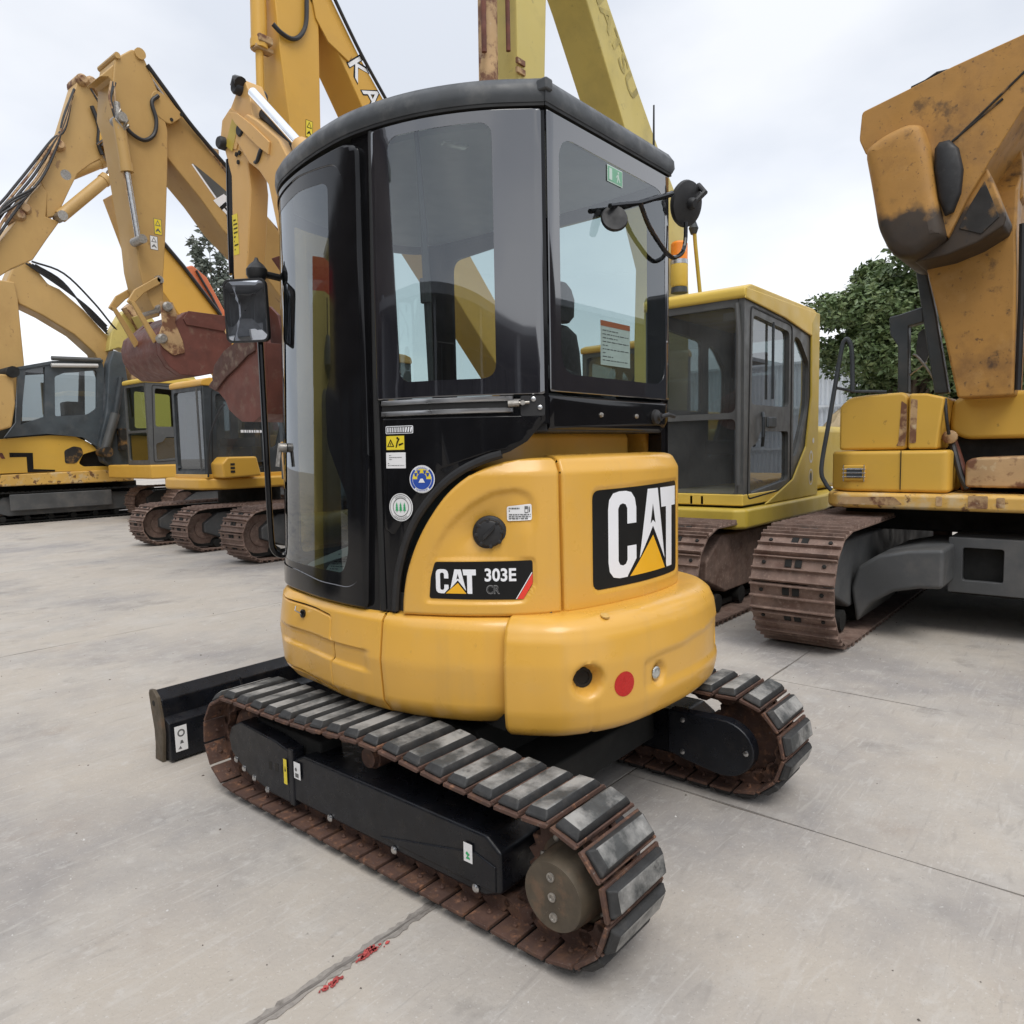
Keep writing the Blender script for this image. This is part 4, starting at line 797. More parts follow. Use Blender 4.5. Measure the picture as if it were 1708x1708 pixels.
vs, fs, asp = text2d('KUBALE'[::1] if False else 'HHHHHHH')
for (r_, a0, a1, fl) in ((.0375, 122, 58, 1), (.0425, 238, 302, 0)):
    q.add([LEFT.P(c0[0]-(r_+(w*.005 if fl else -w*.005))*math.cos(R(180-(a0+(a1-a0)*u))) if False else c0[0]+(r_+(w*.005 if fl else -w*.005))*math.cos(R(180-(a0+(a1-a0)*u))), c0[1]+(r_+(w*.005 if fl else -w*.005))*math.sin(R(a0+(a1-a0)*u)), .0070) for u, w in vs], fs, 1)
q.build('round_blue_sticker', ['white', 'blue', 'sticker_yellow'], sidew)
q = MB(); c0 = (.517, 1.241); flat(q, circ(*c0, .048, .049, 40), LEFT, .0050, 0); flat(q, circ(*c0, .0445, .0455, 40), LEFT, .0056, 1, holes=[circ(*c0, .0425, .0435, 40)]); flat(q, circ(*c0, .0325, .0335, 36), LEFT, .0056, 1, holes=[circ(*c0, .030, .031, 36)])
for k in (-1, 0, 1):
    x, y = c0[0]+k*.0155, c0[1]-.012
    for j in range(3): flat(q, [(x-.0065+j*.0012, y+j*.008), (x+.0065-j*.0012, y+j*.008), (x, y+.014+j*.008)], LEFT, .0062+j*.0004, 2)
    flat(q, rect(x-.001, x+.001, y-.006, y), LEFT, .0062, 2)
for (r_, a0, a1, fl) in ((.0345, 125, 55, 1), (.0420, 230, 310, 0)):
    q.add([LEFT.P(c0[0]+(r_+(w*.006 if fl else -w*.006))*math.cos(R(180-(a0+(a1-a0)*u))), c0[1]+(r_+(w*.006 if fl else -w*.006))*math.sin(R(a0+(a1-a0)*u)), .0064) for u, w in vs], fs, 1)
q.build('round_green_sticker', ['white', 'print_grey', 'green'], sidew)
# handrail with mirror at the left front, round mirror at the right rear, antenna
hr = MB(); hr.tube(curve3([(-.447, .800, 2.255), (-.446, .800, 1.9), (-.442, .800, 1.3), (-.439, .80, 1.06), (-.428, .80, 1.0), (-.40, .79, .975), (-.375, .775, .985), (-.362, .765, 1.03), (-.360, .765, 1.22)], 5), .0135, 10)
hr.tube([(-.360, .765, 1.20), (-.34, .775, 1.25)], .012, 8)
rail = hr.build('grab_rail', 'black_gloss', HX)
hr = MB(); hr.lathe((-.447, .80, 2.19), (0, 0, 1), [(0, .030), (.025, .045), (.05, .045), (.07, .030), (.085, .012), (.1, .006)], 14); hr.tube([(-.447, .80, 2.225), (-.38, .80, 2.225), (-.315, .795, 2.22)], .016, 8); hr.build('rail_mount', 'black_matte', rail)
mc = V((-.508, .80, 2.055)); view = (V((-2.268, -2.151, 1.437))-mc).normalized(); mn = V((-.84, -.54, -.06)).normalized(); mu = V((0, 0, 1)).cross(mn).normalized(); mw_ = mn.cross(mu)
q = MB(); rr = rpoly([(-.098, -.135), (.098, -.135), (.098, .135), (-.098, .135)], .03, 5); q.loft([[mc+mu*a*k+mw_*b*k+mn*d for a, b in rr] for k, d in ((.8, -.03), (.98, -.02), (1, 0), (.985, .006), (.93, .006), (.92, .001))]); mr = q.build('mirror_housing', 'black_matte', HX, smooth=40)
q = MB(); ks = [1, .9, .75, .6, .45, .3, .15, .02]; q.loft([[mc+mu*a*.915*k+mw_*b*.935*k+mn*(.0012+.0075*(1-k*k*(a*a+b*b)/.0265)) for a, b in rr] for k in ks], cap=False); q.build('mirror_glass', 'mirror', mr, smooth=80)
q = MB(); q.tube([mc+V((.05, 0, .10))-mn*.02, (-.446, .80, 2.10)], .012, 8); q.build('mirror_clamp', 'black_matte', mr)
bars = MB(); bars.tube([(.515, -.70, 2.452), (.258, -.70, 2.354), (.045, -.70, 2.294)], .009, 8)
bars.tube(curve3([(.258, -.70, 2.354), (.33, -.70, 2.28), (.435, -.70, 2.222), (.48, -.70, 2.205), (.53, -.70, 2.202), (.60, -.70, 2.234), (.64, -.695, 2.29), (.655, -.69, 2.37)], 4), .009, 8)
bars.tube([(.515, -.70, 2.452), (.535, -.64, 2.452)], .012, 8); br = bars.build('mirror_arm', 'black_gloss', HX)
mn2 = (V((-.15, -.88, -.10))).normalized(); c2 = V((.672, -.69, 2.451))
mn2 = V((-.20, -.95, -.22)).normalized()
q = MB(); q.lathe(c2-mn2*.02, mn2, [(0, .088), (.010, .094), (.022, .09), (.032, .06), (.036, .02)], 36); rm = q.build('round_mirror', 'black_matte', HX, smooth=40)
q = MB(); q.lathe(c2+mn2*.012, mn2, [(0, .025), (.02, .024), (.03, .018)], 12); q.tube([c2+mn2*.03, c2+mn2*.045+V((.04, -.02, .05)), c2+V((.06, -.02, .085))], .012, 8); q.build('mirror_knuckle', 'black_matte', rm)
q = MB(); q.lathe((.085, -.69, 2.255), V((-.6, -.6, .2)).normalized(), [(0, .045), (.01, .05), (.02, .046)], 24); q.build('small_round_mirror', 'black_matte', br)
q = MB(); q.tube([(.69, -.56, 2.64), (.69, -.56, 2.86)], .004, 6); q.lathe((.555, -.60, 2.62), (0, 0, 1), [(0, .02), (.03, .02), (.04, .008)], 10)
q = MB(); q.tube([(.545, -.60, 2.63), (.548, -.60, 2.835)], [.005, .0035], 6); q.lathe((.545, -.60, 2.63), (0, 0, 1), [(0, .018), (.03, .016), (.04, .007)], 10); q.build('antenna', 'black_matte', HX)
# --- boom, arm and bucket in front of the cab ----------------------------------
def xprism(name, m, poly, x0, x1, parent=HX, bevel=.008): return MB().prism(poly, 'x', x0, x1).build(name, m, parent, bevel=bevel)
bx0, bx1 = -.03, .13
boom = [(1.598, 3.205), (1.50, 3.235), (1.40, 3.17), (1.22, 3.03), (1.10, 2.85), (1.03, 2.5), (1.01, 1.9), (1.03, 1.2), (1.02, .78), (1.12, .70), (1.20, .80), (1.20, 1.2), (1.20, 1.9), (1.24, 2.5), (1.33, 2.83), (1.41, 2.92), (1.503, 2.985), (1.62, 3.13)]
B1 = xprism('boom', 'yellow_arm', boom, bx0, bx1)
for x in (bx0-.012, bx1): xprism('boom_tip_plate', 'yellow_arm', [(1.668, 3.29), (1.579, 3.258), (1.436, 3.156), (1.285, 3.03), (1.30, 2.97), (1.394, 3.035), (1.541, 3.158), (1.60, 3.21)], x, x+.012, B1, .003)
A1 = xprism('arm', 'yellow_arm', [(1.608, 3.44), (1.555, 3.435), (1.515, 3.36), (1.50, 3.26), (1.46, 3.16), (1.50, 3.08), (1.56, 3.0), (1.545, 2.86), (1.60, 2.55), (1.640, 2.40), (1.67, 2.20), (1.75, 2.18), (1.765, 2.45), (1.750, 2.7), (1.735, 2.98), (1.780, 3.10), (1.812, 3.19), (1.79, 3.285), (1.71, 3.335), (1.66, 3.38)], .0, .11)
for x in (-.006, .11): xprism('arm_boss_plate', 'yellow_arm', [(1.78, 3.15), (1.815, 3.21), (1.79, 3.29), (1.70, 3.33), (1.62, 3.28), (1.60, 3.20), (1.66, 3.10)], x, x+.006, A1, .002)
xprism('arm_stripe', 'olive', [(1.672, 3.286), (1.610, 3.245), (1.70, 3.10), (1.765, 3.15)], -.008, -.0065, A1, 0)
q = MB()
for y, z in ((1.60, 3.40), (1.785, 3.165), (1.57, 3.17)): q.lathe((-.04, y, z), (1, 0, 0), [(0, .028), (.01, .035), (.18, .035), (.19, .028)], 18)
q.each('pivot_pin', 'black_matte', A1)
q = MB(); q.tube([(-.02, 1.60, 3.40), (-.02, 1.585, 3.43), (-.02, 1.56, 3.41)], .035, 10); q.build('pin_guard', 'black_matte', A1)
q = MB()
for y, z in ((1.66, 3.075), (1.645, 3.03), (1.63, 3.075)): q.cyl((-.010, y, z), (-.004, y, z), .012, n=10)
q.each('bolt_hole', 'cone_dark', A1)
q = MB(); q.tube([(.0, 1.48, 3.345), (.0, 1.02, 2.915)], .026, 14); cy = q.build('arm_cylinder_rod', 'chrome', HX)
q = MB(); q.tube([(.0, 1.08, 2.97), (.0, .93, 2.80), (.0, .80, 2.70)][:2], .045, 14); q.build('arm_cylinder', 'yellow_arm', HX)
q = MB(); q.tube([(.055, 1.47, 3.25), (.055, 1.33, 3.13), (.055, 1.21, 3.0), (.055, 1.0, 2.8)], .03, 10); q.build('hydraulic_hose', 'hose', HX)
q = MB(); q.tube(curve3([(.04, 1.53, 3.08), (.0, 1.50, 3.0), (-.03, 1.42, 2.97), (-.03, 1.37, 3.02), (.02, 1.35, 3.06)], 5), .012, 8); q.build('hydraulic_hose', 'hose', HX)
q = MB(); q.tube([(.03, 1.77, 3.08), (.03, 1.785, 2.85), (.03, 1.80, 2.46)], .034, 12); q.tube([(.03, 1.80, 2.46), (.03, 1.83, 2.25)], .016, 10); q.build('bucket_cylinder', 'black_gloss', HX)
q = MB(); s_ = Plane((-.0012, 1.765, 2.55), (0, -1, 0), (0, 0, 1)); flat(q, rect(.02, .075, 0, .22), s_, 0, 0); lines_print(q, s_, .03, .07, .02, .2, .0006, 1, 8, 2, .4); q.build('warning_label', ['sticker_yellow', 'decal_black'], A1)
for x in (-.02, .125): xprism('bucket_link', 'yellow_arm', [(1.66, 2.33), (1.70, 2.35), (1.86, 2.14), (1.83, 2.11)], x, x+.02, HX, .004)
bk = [(1.75, 2.11), (1.93, 2.035), (2.04, 1.965), (2.075, 1.90), (2.05, 1.82), (1.96, 1.755), (1.926, 1.70), (1.86, 1.66), (1.786, 1.624), (1.66, 1.618), (1.56, 1.66), (1.52, 1.80), (1.52, 2.05), (1.58, 2.11)]
shell = [(1.52, 2.05), (1.52, 1.80), (1.56, 1.66), (1.66, 1.618), (1.786, 1.624), (1.86, 1.66), (1.926, 1.70), (1.96, 1.755), (2.05, 1.82)]
q = MB(); n_ = len(shell)
innr = [(1.535, 2.05), (1.535, 1.80), (1.573, 1.672), (1.664, 1.632), (1.78, 1.638), (1.85, 1.673), (1.916, 1.712), (1.95, 1.765), (2.04, 1.832)]
q.prism(shell+innr[::-1], 'x', .035, .43); bkt = q.build('bucket', 'red_brown', HX, bevel=.003)
for x in (.02, .43):
    xprism('bucket_side', 'red_brown', bk, x, x+.015, bkt, .003)
    xprism('side_cutter', 'red_brown_dark', [(1.775, 2.085), (1.93, 2.04), (2.045, 1.97), (2.08, 1.90), (2.052, 1.815), (1.93, 1.885), (1.80, 1.935), (1.68, 1.99), (1.60, 2.01), (1.60, 2.075)], x-.012 if x < .1 else x+.015, x if x < .1 else x+.027, bkt, .003)
q = MB()
for k in range(4): x = .03+k*.118; q.prism([(2.03, 1.83), (2.09, 1.90), (2.15, 1.87), (2.17, 1.85), (2.06, 1.81)], 'x', x, x+.05)
q.each('bucket_tooth', 'red_brown_dark', bkt, bevel=.004)
for x in (.06, .16): xprism('bucket_ear', 'red_brown', [(1.52, 2.02), (1.58, 2.22), (1.66, 2.28), (1.74, 2.22), (1.85, 2.15), (1.87, 2.09), (1.78, 2.05)], x-.008, x+.012, bkt, .003)
q = MB(); q.lathe((-.08, 1.11, .78), (1, 0, 0), [(0, .06), (.28, .06)], 20); q.prism([(.78, .60), (1.15, .62), (1.20, .80), (1.12, .90), (.80, .92)], 'x', -.04, .14); q.build('swing_post', 'yellow_arm', HX, bevel=.01)
MB().lathe((-.16, 1.00, 1.05), (1, 0, 0), [(0, .06), (.02, .085), (.34, .085), (.36, .06)], 24).build('boom_foot_boss', 'yellow', HX)
q = MB(); q.tube([(.05, 1.32, .9), (.05, 1.36, 1.5)], .05, 14); q.tube([(.05, 1.36, 1.5), (.05, 1.30, 2.2)], .028, 12); q.build('boom_cylinder', 'yellow_arm', HX)

# ------------------------------------------------------------------ the row of parked excavators behind
def big_shoe(w, pitch, m='shoe_old'):
    b = MB(); h = pitch/2*.97; t = .012
    b.prism([(-h, 0), (h, 0), (h, t), (h*.95, t+.028), (h*.86, t+.028), (h*.80, t), (h*.10, t), (h*.05, t+.026), (-h*.05, t+.026), (-h*.10, t), (-h*.80, t), (-h*.86, t+.024), (-h*.95, t+.024), (-h, t)], 'y', -w/2, w/2)
    for y in (-w*.12, w*.12): b.lathe((-h*.45, y, t), (0, 0, 1), [(0, .016), (.012, .016), (.014, .009)], 6)
    return proto_mesh(b, 'track_shoe', m)
def hole_shoe(w, pitch, m='shoe_old'):
    b = MB(); h = pitch/2*.97; t = .012
    for y0, y1 in ((-w/2, -w*.09), (w*.09, w/2), (-w*.09, w*.09)):
        hh = h if abs(y0+y1) > 1e-6 else h*.99
        b.prism([(-hh, 0), (hh, 0), (hh, t), (hh*.95, t+.028), (hh*.86, t+.028), (hh*.80, t), (hh*.10, t), (hh*.05, t+.026), (-hh*.05, t+.026), (-hh*.10, t), (-hh*.80, t), (-hh*.86, t+.024), (-hh*.95, t+.024), (-hh, t)], 'y', y0, y1)
    b.mi = 1
    for y in (-w*.06, w*.06): b.box(-h*.75, -h*.2, y-.022, y+.022, t+.001, t+.010)
    for y in (-w*.36, w*.36): b.lathe((-h*.45, y, t), (0, 0, 1), [(0, .014), (.010, .014), (.012, .008)], 6)
    return proto_mesh(b, 'track_shoe', [m, 'under_black'])
def crawler(root, x0, x1, yc, w, h, pitch, frame='frame_grey', shoe=None, sag=0, stuff=False):
    """one crawler unit running along X: wheels + frame + every shoe"""
    rr = h/2-.05; zc = h/2; path = track_path(x0, x1, .045, h-.04, 0, 0, sag=[((x0+x1)/2, (x1-x0)*.25, -sag)] if sag else ())
    inner = inset(path[::4], .028); core = inset(path[::4], .07); b = MB()
    b.loft([[(x, yc+o, z) for x, z in pl] for o, pl in ((-w*.16, inner), (w*.16, inner), (w*.16, core), (-w*.16, core), (-w*.16, inner))], cap=False)
    t = b.build('crawler_track', 'under_black', root)
    for nm, xx in (('idler_wheel', x0+h/2), ('drive_sprocket', x1-h/2)):
        MB().lathe((xx, yc-w*.16, zc), (0, 1, 0), [(0, rr*.5), (w*.03, rr*.5), (w*.04, rr*.85), (w*.28, rr*.85), (w*.29, rr*.5), (w*.32, rr*.5)], 28).build(nm, 'shoe_old', t)
    q = MB(); q.prism([(x0+h*.45, h*.42), (x0+h*.9, h*.25), (x1-h*.9, h*.25), (x1-h*.45, h*.42), (x1-h*.45, h*.62), (x1-h*.8, h*.84), (x0+h*.8, h*.84), (x0+h*.45, h*.62)], 'y', yc-w*.30, yc+w*.30)
    q.build('track_frame', frame, t, bevel=.02)
    n = int((x1-x0-h)/.42)
    for k in range(n):
        x = lerp(x0+h*.75, x1-h*.75, k/max(1, n-1)); MB().lathe((x, yc-w*.28, h*.16), (0, 1, 0), [(0, h*.09), (w*.14, h*.09), (w*.15, h*.12), (w*.41, h*.12), (w*.42, h*.09), (w*.56, h*.09)], 14).build('track_roller', 'under_black', t)
    lay_shoes(t, path, 'x', yc, [('track_shoe', shoe or big_shoe(w, pitch))], pitch=pitch)
    return t
def yprism(name, m, poly, y0, y1, parent, bevel=.015): return MB().prism(poly, 'y', y0, y1).build(name, m, parent, bevel=bevel)
def xpr(name, m, poly, x0, x1, parent, bevel=.015): return MB().prism(poly, 'x', x0, x1).build(name, m, parent, bevel=bevel)
def boxp(name, m, a, parent, bevel=.02, seg=3): return MB().box(*a).build(name, m, parent, bevel=bevel, seg=seg)
def tubep(name, m, pts, r, parent, n=10, sm=False): return MB().tube(curve3(pts, 5) if sm else pts, r, n).build(name, m, parent)
def cylinder(parent, a, b, r, split=.55, m='ochre', rod='chrome'):
    a, b = V(a), V(b); c = a.lerp(b, split); q = MB(); q.tube([a, c], r, 14); q.lathe(c, b-a, [(-.05, r*1.12), (.03, r*1.12)], 14); o = q.build('hydraulic_cylinder', m, parent); MB().tube([c, b], r*.5, 12).build('cylinder_rod', rod, o)
    q = MB(); q.cyl(a+V((0, -.1, 0)), a+V((0, .1, 0)), r*.8, n=12); q.cyl(b+V((0, -.1, 0)), b+V((0, .1, 0)), r*.8, n=12); q.each('cylinder_pin', 'bolt_steel', o); return o
def pins(parent, pts, y0, y1, r, m='bolt_steel'):
    for (x, z) in pts:
        q = MB(); q.lathe((x, y0-.02, z), (0, 1, 0), [(0, r*.7), (.02, r), (y1-y0+.02, r), (y1-y0+.04, r*.7)], 16); q.build('pivot_pin', m, parent)
def glasspane(name, m, poly, ax, a, parent):
    q = MB(); f = {'x': lambda p: (a, p[0], p[1]), 'y': lambda p: (p[0], a, p[1])}[ax]
    q.add([f(p) for p in poly], [tuple(t) for t in tessellate_polygon([[V((p[0], p[1], 0)) for p in poly]])]); return q.build(name, m, parent, recalc=False)
def wallframe(name, m, outer, holes, ax, a, thick, parent):
    pl = Plane((a, 0, 0), (0, 1, 0), (0, 0, 1)) if ax == 'x' else Plane((0, a+thick, 0), (1, 0, 0), (0, 0, 1))
    q = MB(); wrap(q, [outer]+list(holes), pl, off=0, thick=thick, step=(9, 9)); return q.build(name, m, parent)
def cab_box(root, x0, x1, y0, y1, z0, z1, body, roofm, gl, tilt=.0, split=.42, xd=.62, parent_name='cab'):
    """cab facing -X with its door on the -Y side; windows are real openings with panes"""
    fl = boxp('cab', body, (x0+.02, x1-.02, y0+.02, y1-.02, z0, z0+.08), root, .01)
    w = lambda a, b: (a, b)
    # front
    zs = lerp(z0, z1, split); up = rpoly([(y0+.07, zs+.03), (y1-.07, zs+.03), (y1-.07, z1-.10), (y0+.07, z1-.10)], .06); lo = rpoly([(y0+.07, z0+.10), (y1-.07, z0+.10), (y1-.07, zs-.02), (y0+.07, zs-.02)], .05)
    wallframe('cab_front', body, rect(y0+.053, y1, z0, z1), [up, lo], 'x', x0, .05, fl); glasspane('windscreen', gl, up, 'x', x0+.03, fl); glasspane('lower_windscreen', gl, lo, 'x', x0+.03, fl)
    # door side (-Y): front door with a window and a panel, rear quarter window
    xs = lerp(x0, x1, xd); d1 = rpoly([(x0+.16, zs+.10), (xs-.07, zs+.10), (xs-.07, z1-.20), (x0+.19, z1-.15)], .06); d2 = rpoly([(x0+.15, z0+.10), (xs-.07, z0+.18), (xs-.07, zs-.12), (x0+.36, zs-.12), (x0+.30, zs-.22), (x0+.15, zs-.26)], .05); d3 = rpoly([(xs+.06, z0+.38), (xs+.18, z0+.42), (x1-.22, z0+.85), (x1-.20, z1-.45), (xs+.22, z1-.24), (xs+.06, z1-.22)], .08)
    wallframe('cab_door_side', body, rect(x0+.004, x1-.051, z0+.004, z1-.004), [d1, d2, d3], 'y', y0, .05, fl)
    for d in (d1, d2, d3): glasspane('side_window', gl if d is not d2 else 'glass_dark', d, 'y', y0+.03, fl)  # darker glass in the lower pane imitates a dark reflection
    q = MB(); pl_ = Plane((0, y0, 0), (1, 0, 0), (0, 0, 1)); wrap(q, [rpoly([(x0+.08, z0+.05), (xs+.0, z0+.10), (xs+.0, z1-.13), (x0+.13, z1-.08)], .06), rpoly([(x0+.092, z0+.064), (xs-.012, z0+.114), (xs-.012, z1-.142), (x0+.142, z1-.094)], .055)], pl_, off=0, thick=.006, step=(9, 9)); q.build('door_seal', 'seal_gap_black', fl)
    wallframe('cab_off_side', body, rect(x0+.051, x1-.051, z0+.004, z1-.004), [d1, d3], 'y', y1-.05, .05, fl); glasspane('side_window', gl, d1, 'y', y1-.03, fl); glasspane('side_window', gl, d3, 'y', y1-.03, fl)
    bk = rpoly([(y0+.12, zs+.05), (y1-.12, zs+.05), (y1-.12, z1-.16), (y0+.12, z1-.16)], .06); wallframe('cab_back', body, rect(y0, y1, z0, z1), [bk], 'x', x1-.05, .05, fl); glasspane('rear_window', gl, bk, 'x', x1-.03, fl)
    q = MB(); q.prism(rpoly([(x0-.03, z1-.04), (x1+.02, z1-.04), (x1-.0, z1+.05), (x1-.12, z1+.085), (x0+.10, z1+.085), (x0-.03, z1+.04)], .03), 'y', y0-.02, y1+.02); q.build('cab_roof', roofm, fl, bevel=.025, seg=3)
    sx, sy = lerp(x0, x1, .55), (y0+y1)/2
    q = MB(); q.box(sx-.24, sx+.26, sy-.24, sy+.24, z0+.42, z0+.56); q.prism([(sx+.16, z0+.5), (sx+.28, z0+.5), (sx+.40, z0+1.15), (sx+.34, z0+1.2), (sx+.28, z0+1.15)], 'y', sy-.22, sy+.22); q.prism([(sx+.33, z0+1.22), (sx+.40, z0+1.22), (sx+.42, z0+1.42), (sx+.37, z0+1.42)], 'y', sy-.13, sy+.13); q.build('operator_seat', 'seat', fl, bevel=.03)
    return fl

# ---- olive excavator with the big square cab, to the right of the compact one
K1 = thing('excavator', 'olive yellow excavator with grey framed cab right behind the compact machine', 'excavator', (4.6, 1.4, 0), 'excavators parked in a row')
SH1 = hole_shoe(.52, .175)
crawler(K1, 2.80, 6.9, .54, .52, .82, .175, 'shoe_old', SH1); crawler(K1, 2.80, 6.9, 2.24, .52, .82, .175, 'shoe_old', SH1)
q = MB(); q.box(3.6, 6.2, .85, 1.95, .30, .62); q.lathe((4.9, 1.4, .6), (0, 0, 1), [(0, .55), (.22, .55)], 32); q.build('car_body', 'under_black', K1, bevel=.03)
dk1 = MB(); dk1.prism([(3.50, .30), (3.58, .22), (5.62, .22), (6.6, .35), (7.3, .8), (7.3, 2.1), (6.6, 2.6), (3.58, 2.6), (3.50, 2.5)], 'z', .735, .905); dk1.build('upper_deck', 'olive', K1, bevel=.03)
c1 = cab_box(K1, 3.62, 5.42, .275, 1.18, .92, 2.66, 'cab_grey', 'cab_yellow', 'glass_far', split=.43)
MB().prism([(3.60, .925), (3.60, 1.02), (5.44, 1.02), (5.44, .925)], 'y', .27, 1.19).build('cab_sill', 'cab_yellow', c1, bevel=.01)
q = MB(); q.prism([(4.05, .91), (5.46, .91), (5.46, 2.72), (5.36, 2.72), (5.22, 2.60), (5.24, 1.9), (5.10, 1.40), (4.75, 1.10)], 'y', .25, .272); q.build('cab_corner_panel', 'olive', c1, bevel=.01)
q = MB(); q.prism([(3.60, 2.615), (4.5, 2.565), (5.46, 2.45), (5.46, 2.72), (3.60, 2.70)], 'y', .252, .272); q.build('roof_skirt', 'cab_yellow', c1, bevel=.01)
q = MB(); qq = Plane((0, .2485, 0), (1, 0, 0), (0, 0, 1))
flat(q, circ(5.30, 1.46, .028), qq, 0, 0); flat(q, circ(5.24, 1.30, .05, .062), qq, 0, 0, holes=[circ(5.24, 1.30, .03, .04)]); flat(q, circ(5.24, 1.10, .06, .08), qq, 0, 0, holes=[circ(5.24, 1.10, .048, .066)]); flat(q, circ(5.24, 1.10, .03, .045), qq, 0, 1)
q.build('round_sticker', ['wall_pale', 'slate'], c1)
q = MB(); q.box(3.60, 3.615, .62, .64, .93, 1.0); q.box(3.60, 3.615, .72, .74, .93, 1.0); q.each('sill_hinge', 'cab_dark', c1)
tubep('window_divider', 'cab_dark', [(4.26, .275, 1.83), (4.26, .275, 2.5)], .012, c1, 6)
tubep('door_handle', 'cab_dark', [(4.02, .27, 1.42), (3.96, .24, 1.50), (3.96, .24, 1.66), (4.02, .27, 1.70)], .015, c1, 8)
q = MB(); q.box(4.12, 4.32, .255, .275, 1.58, 1.67); q.build('lock_plate', 'cab_dark', c1, bevel=.01)
q = MB(); q.tube([(3.60, .33, 2.58), (3.58, .30, 2.3), (3.58, .30, 1.1)], .018, 8); q.build('handrail', 'cab_grey', c1)
boxp('engine_house', 'olive', (5.75, 7.25, .42, 2.5, .92, 1.62), K1, .08); boxp('right_tool_box', 'pale_yellow', (3.7, 5.6, 2.0, 2.55, .92, 1.5), K1, .06)
EB = [(2.30, 6.9), (2.55, 6.72), (2.96, 6.24), (3.70, 5.45), (4.26, 4.83), (4.67, 4.40), (5.04, 4.05), (5.27, 3.66), (5.32, 3.02), (5.30, 2.2), (5.25, 1.3), (4.95, 1.05), (4.75, 1.2), (4.76, 2.58), (4.80, 3.32), (4.47, 3.94), (4.00, 4.40), (3.79, 4.70), (3.36, 5.30), (2.72, 6.10), (2.2, 6.6)]
bo = yprism('boom', 'pale_yellow', EB, 1.6, 1.97, K1)
q = MB(); pl = Plane((3.02, 1.597, 5.86), (.62, 0, -.66), (.62, 0, .60)); vs, fs, asp = text2d('KOMATSU', .02); q.add([pl.P(.0+1.75*u, .02+.19*w, .001) for u, w in vs], fs, 0); q.build('boom_lettering', 'faded_print', bo)
ar = yprism('arm', 'pale_yellow', [(2.42, 6.9), (2.86, 6.75), (2.86, 6.00), (2.81, 5.06), (2.77, 4.40), (2.69, 3.53), (2.66, 2.9), (2.50, 2.9), (2.46, 3.5), (2.42, 4.29), (2.42, 5.81)], 1.62, 1.94, K1)
cylinder(K1, (2.20, 1.72, 5.9), (2.17, 1.72, 3.3), .075, .66, 'tan_rust'); tubep('hydraulic_pipe', 'rusty_red', [(2.08, 1.66, 5.9), (2.07, 1.66, 4.4)], .02, K1); tubep('hydraulic_pipe', 'rusty_red', [(2.33, 1.64, 5.9), (2.33, 1.64, 4.5)], .018, K1)
q = MB()
for x, z in ((2.44, 4.45), (2.44, 4.38)): q.box(x-.05, x+.05, 1.60, 1.62, z-.02, z+.02)
q.each('pipe_clamp', 'tan_rust', ar)
q = MB(); q.lathe((4.79, 1.45, 3.06), (0, 0, 1), [(0, .075), (.03, .088), (.22, .088), (.225, .084)], 24); bc = q.build('beacon_base', 'cab_yellow', K1)
MB().lathe((4.79, 1.45, 3.285), (0, 0, 1), [(0, .087), (.045, .087)], 24).build('beacon_band', 'steel', bc); MB().lathe((4.79, 1.45, 3.33), (0, 0, 1), [(0, .085), (.16, .085), (.18, .07), (.185, .03)], 24).build('beacon_lens', 'orange_beacon', bc)
MB().lathe((4.79, 1.45, 3.0), (0, 0, 1), [(0, .085), (.055, .08)], 20).build('beacon_foot', 'cab_dark', bc)
tubep('grab_rail', 'olive', [(5.1, 1.3, 2.4), (4.95, 1.35, 3.5), (4.93, 1.35, 3.62)], .02, K1)
q = MB(); q.tube([(4.93, 1.36, 3.60), (4.93, 1.36, 3.66), (4.93, 1.36, 3.74)], [.03, .05, .02], 10); q.build('small_mirror', 'cab_dark', K1)

# ---- orange-tan excavator at the right edge
K2 = thing('excavator', 'worn yellow excavator at the right edge with its dirty bucket held high', 'excavator', (4.8, -1.6, 0), 'excavators parked in a row')
SH2 = hole_shoe(.56, .19)
crawler(K2, 2.68, 6.9, -.45, .56, .86, .19, 'frame_grey', SH2); crawler(K2, 2.68, 6.9, -2.75, .56, .86, .19, 'frame_grey', SH2)
xf = MB(); xf.prism([(-.62, .36), (-.66, .52), (-.80, .62), (-1.0, .67), (-1.22, .69), (-1.22, .41), (-1.07, .40), (-.91, .36), (-.76, .26), (-.66, .10)], 'x', 3.45, 4.5); xf.build('frame_leg', 'frame_grey', K2, bevel=.03)
MB().prism([(-2.58, .36), (-2.50, .55), (-2.2, .67), (-1.95, .69), (-1.95, .41), (-2.3, .36), (-2.54, .12)], 'x', 3.9, 4.5).build('frame_leg', 'frame_grey', K2, bevel=.03)
q = MB(); wrap(q, [rect(-1.98, -1.18, .33, .73), rect(-1.52, -1.27, .42, .66, .02)], Plane((3.86, 0, 0), (0, 1, 0), (0, 0, 1)), off=0, thick=.06, step=(9, 9)); q.build('centre_frame', 'frame_grey', K2, bevel=.01)
q = MB(); q.box(3.95, 5.6, -1.98, -1.18, .30, .74); q.lathe((4.9, -1.58, .7), (0, 0, 1), [(0, .6), (.24, .6)], 32); q.build('car_body', 'under_black', K2, bevel=.02)
boxp('swing_frame', 'under_black', (4.3, 7.2, -2.75, -.34, .72, .93), K2, .02)
bp = MB(); bp.prism(rpoly([(3.80, -.42), (3.95, -.29), (5.2, -.25), (7.6, -.4), (7.6, -2.8), (3.80, -2.85)], .09, 5), 'z', .925, 1.045); bp.build('deck_bumper', 'chipped_yellow', K2, bevel=.03)
lw = MB(); lw.prism(rpoly([(3.86, -.46), (4.0, -.31), (5.3, -.29), (5.3, -1.17), (3.86, -1.17)], .06, 5), 'z', 1.05, 1.365); lo2 = lw.build('lower_box', 'worn_yellow', K2, bevel=.03, seg=3)
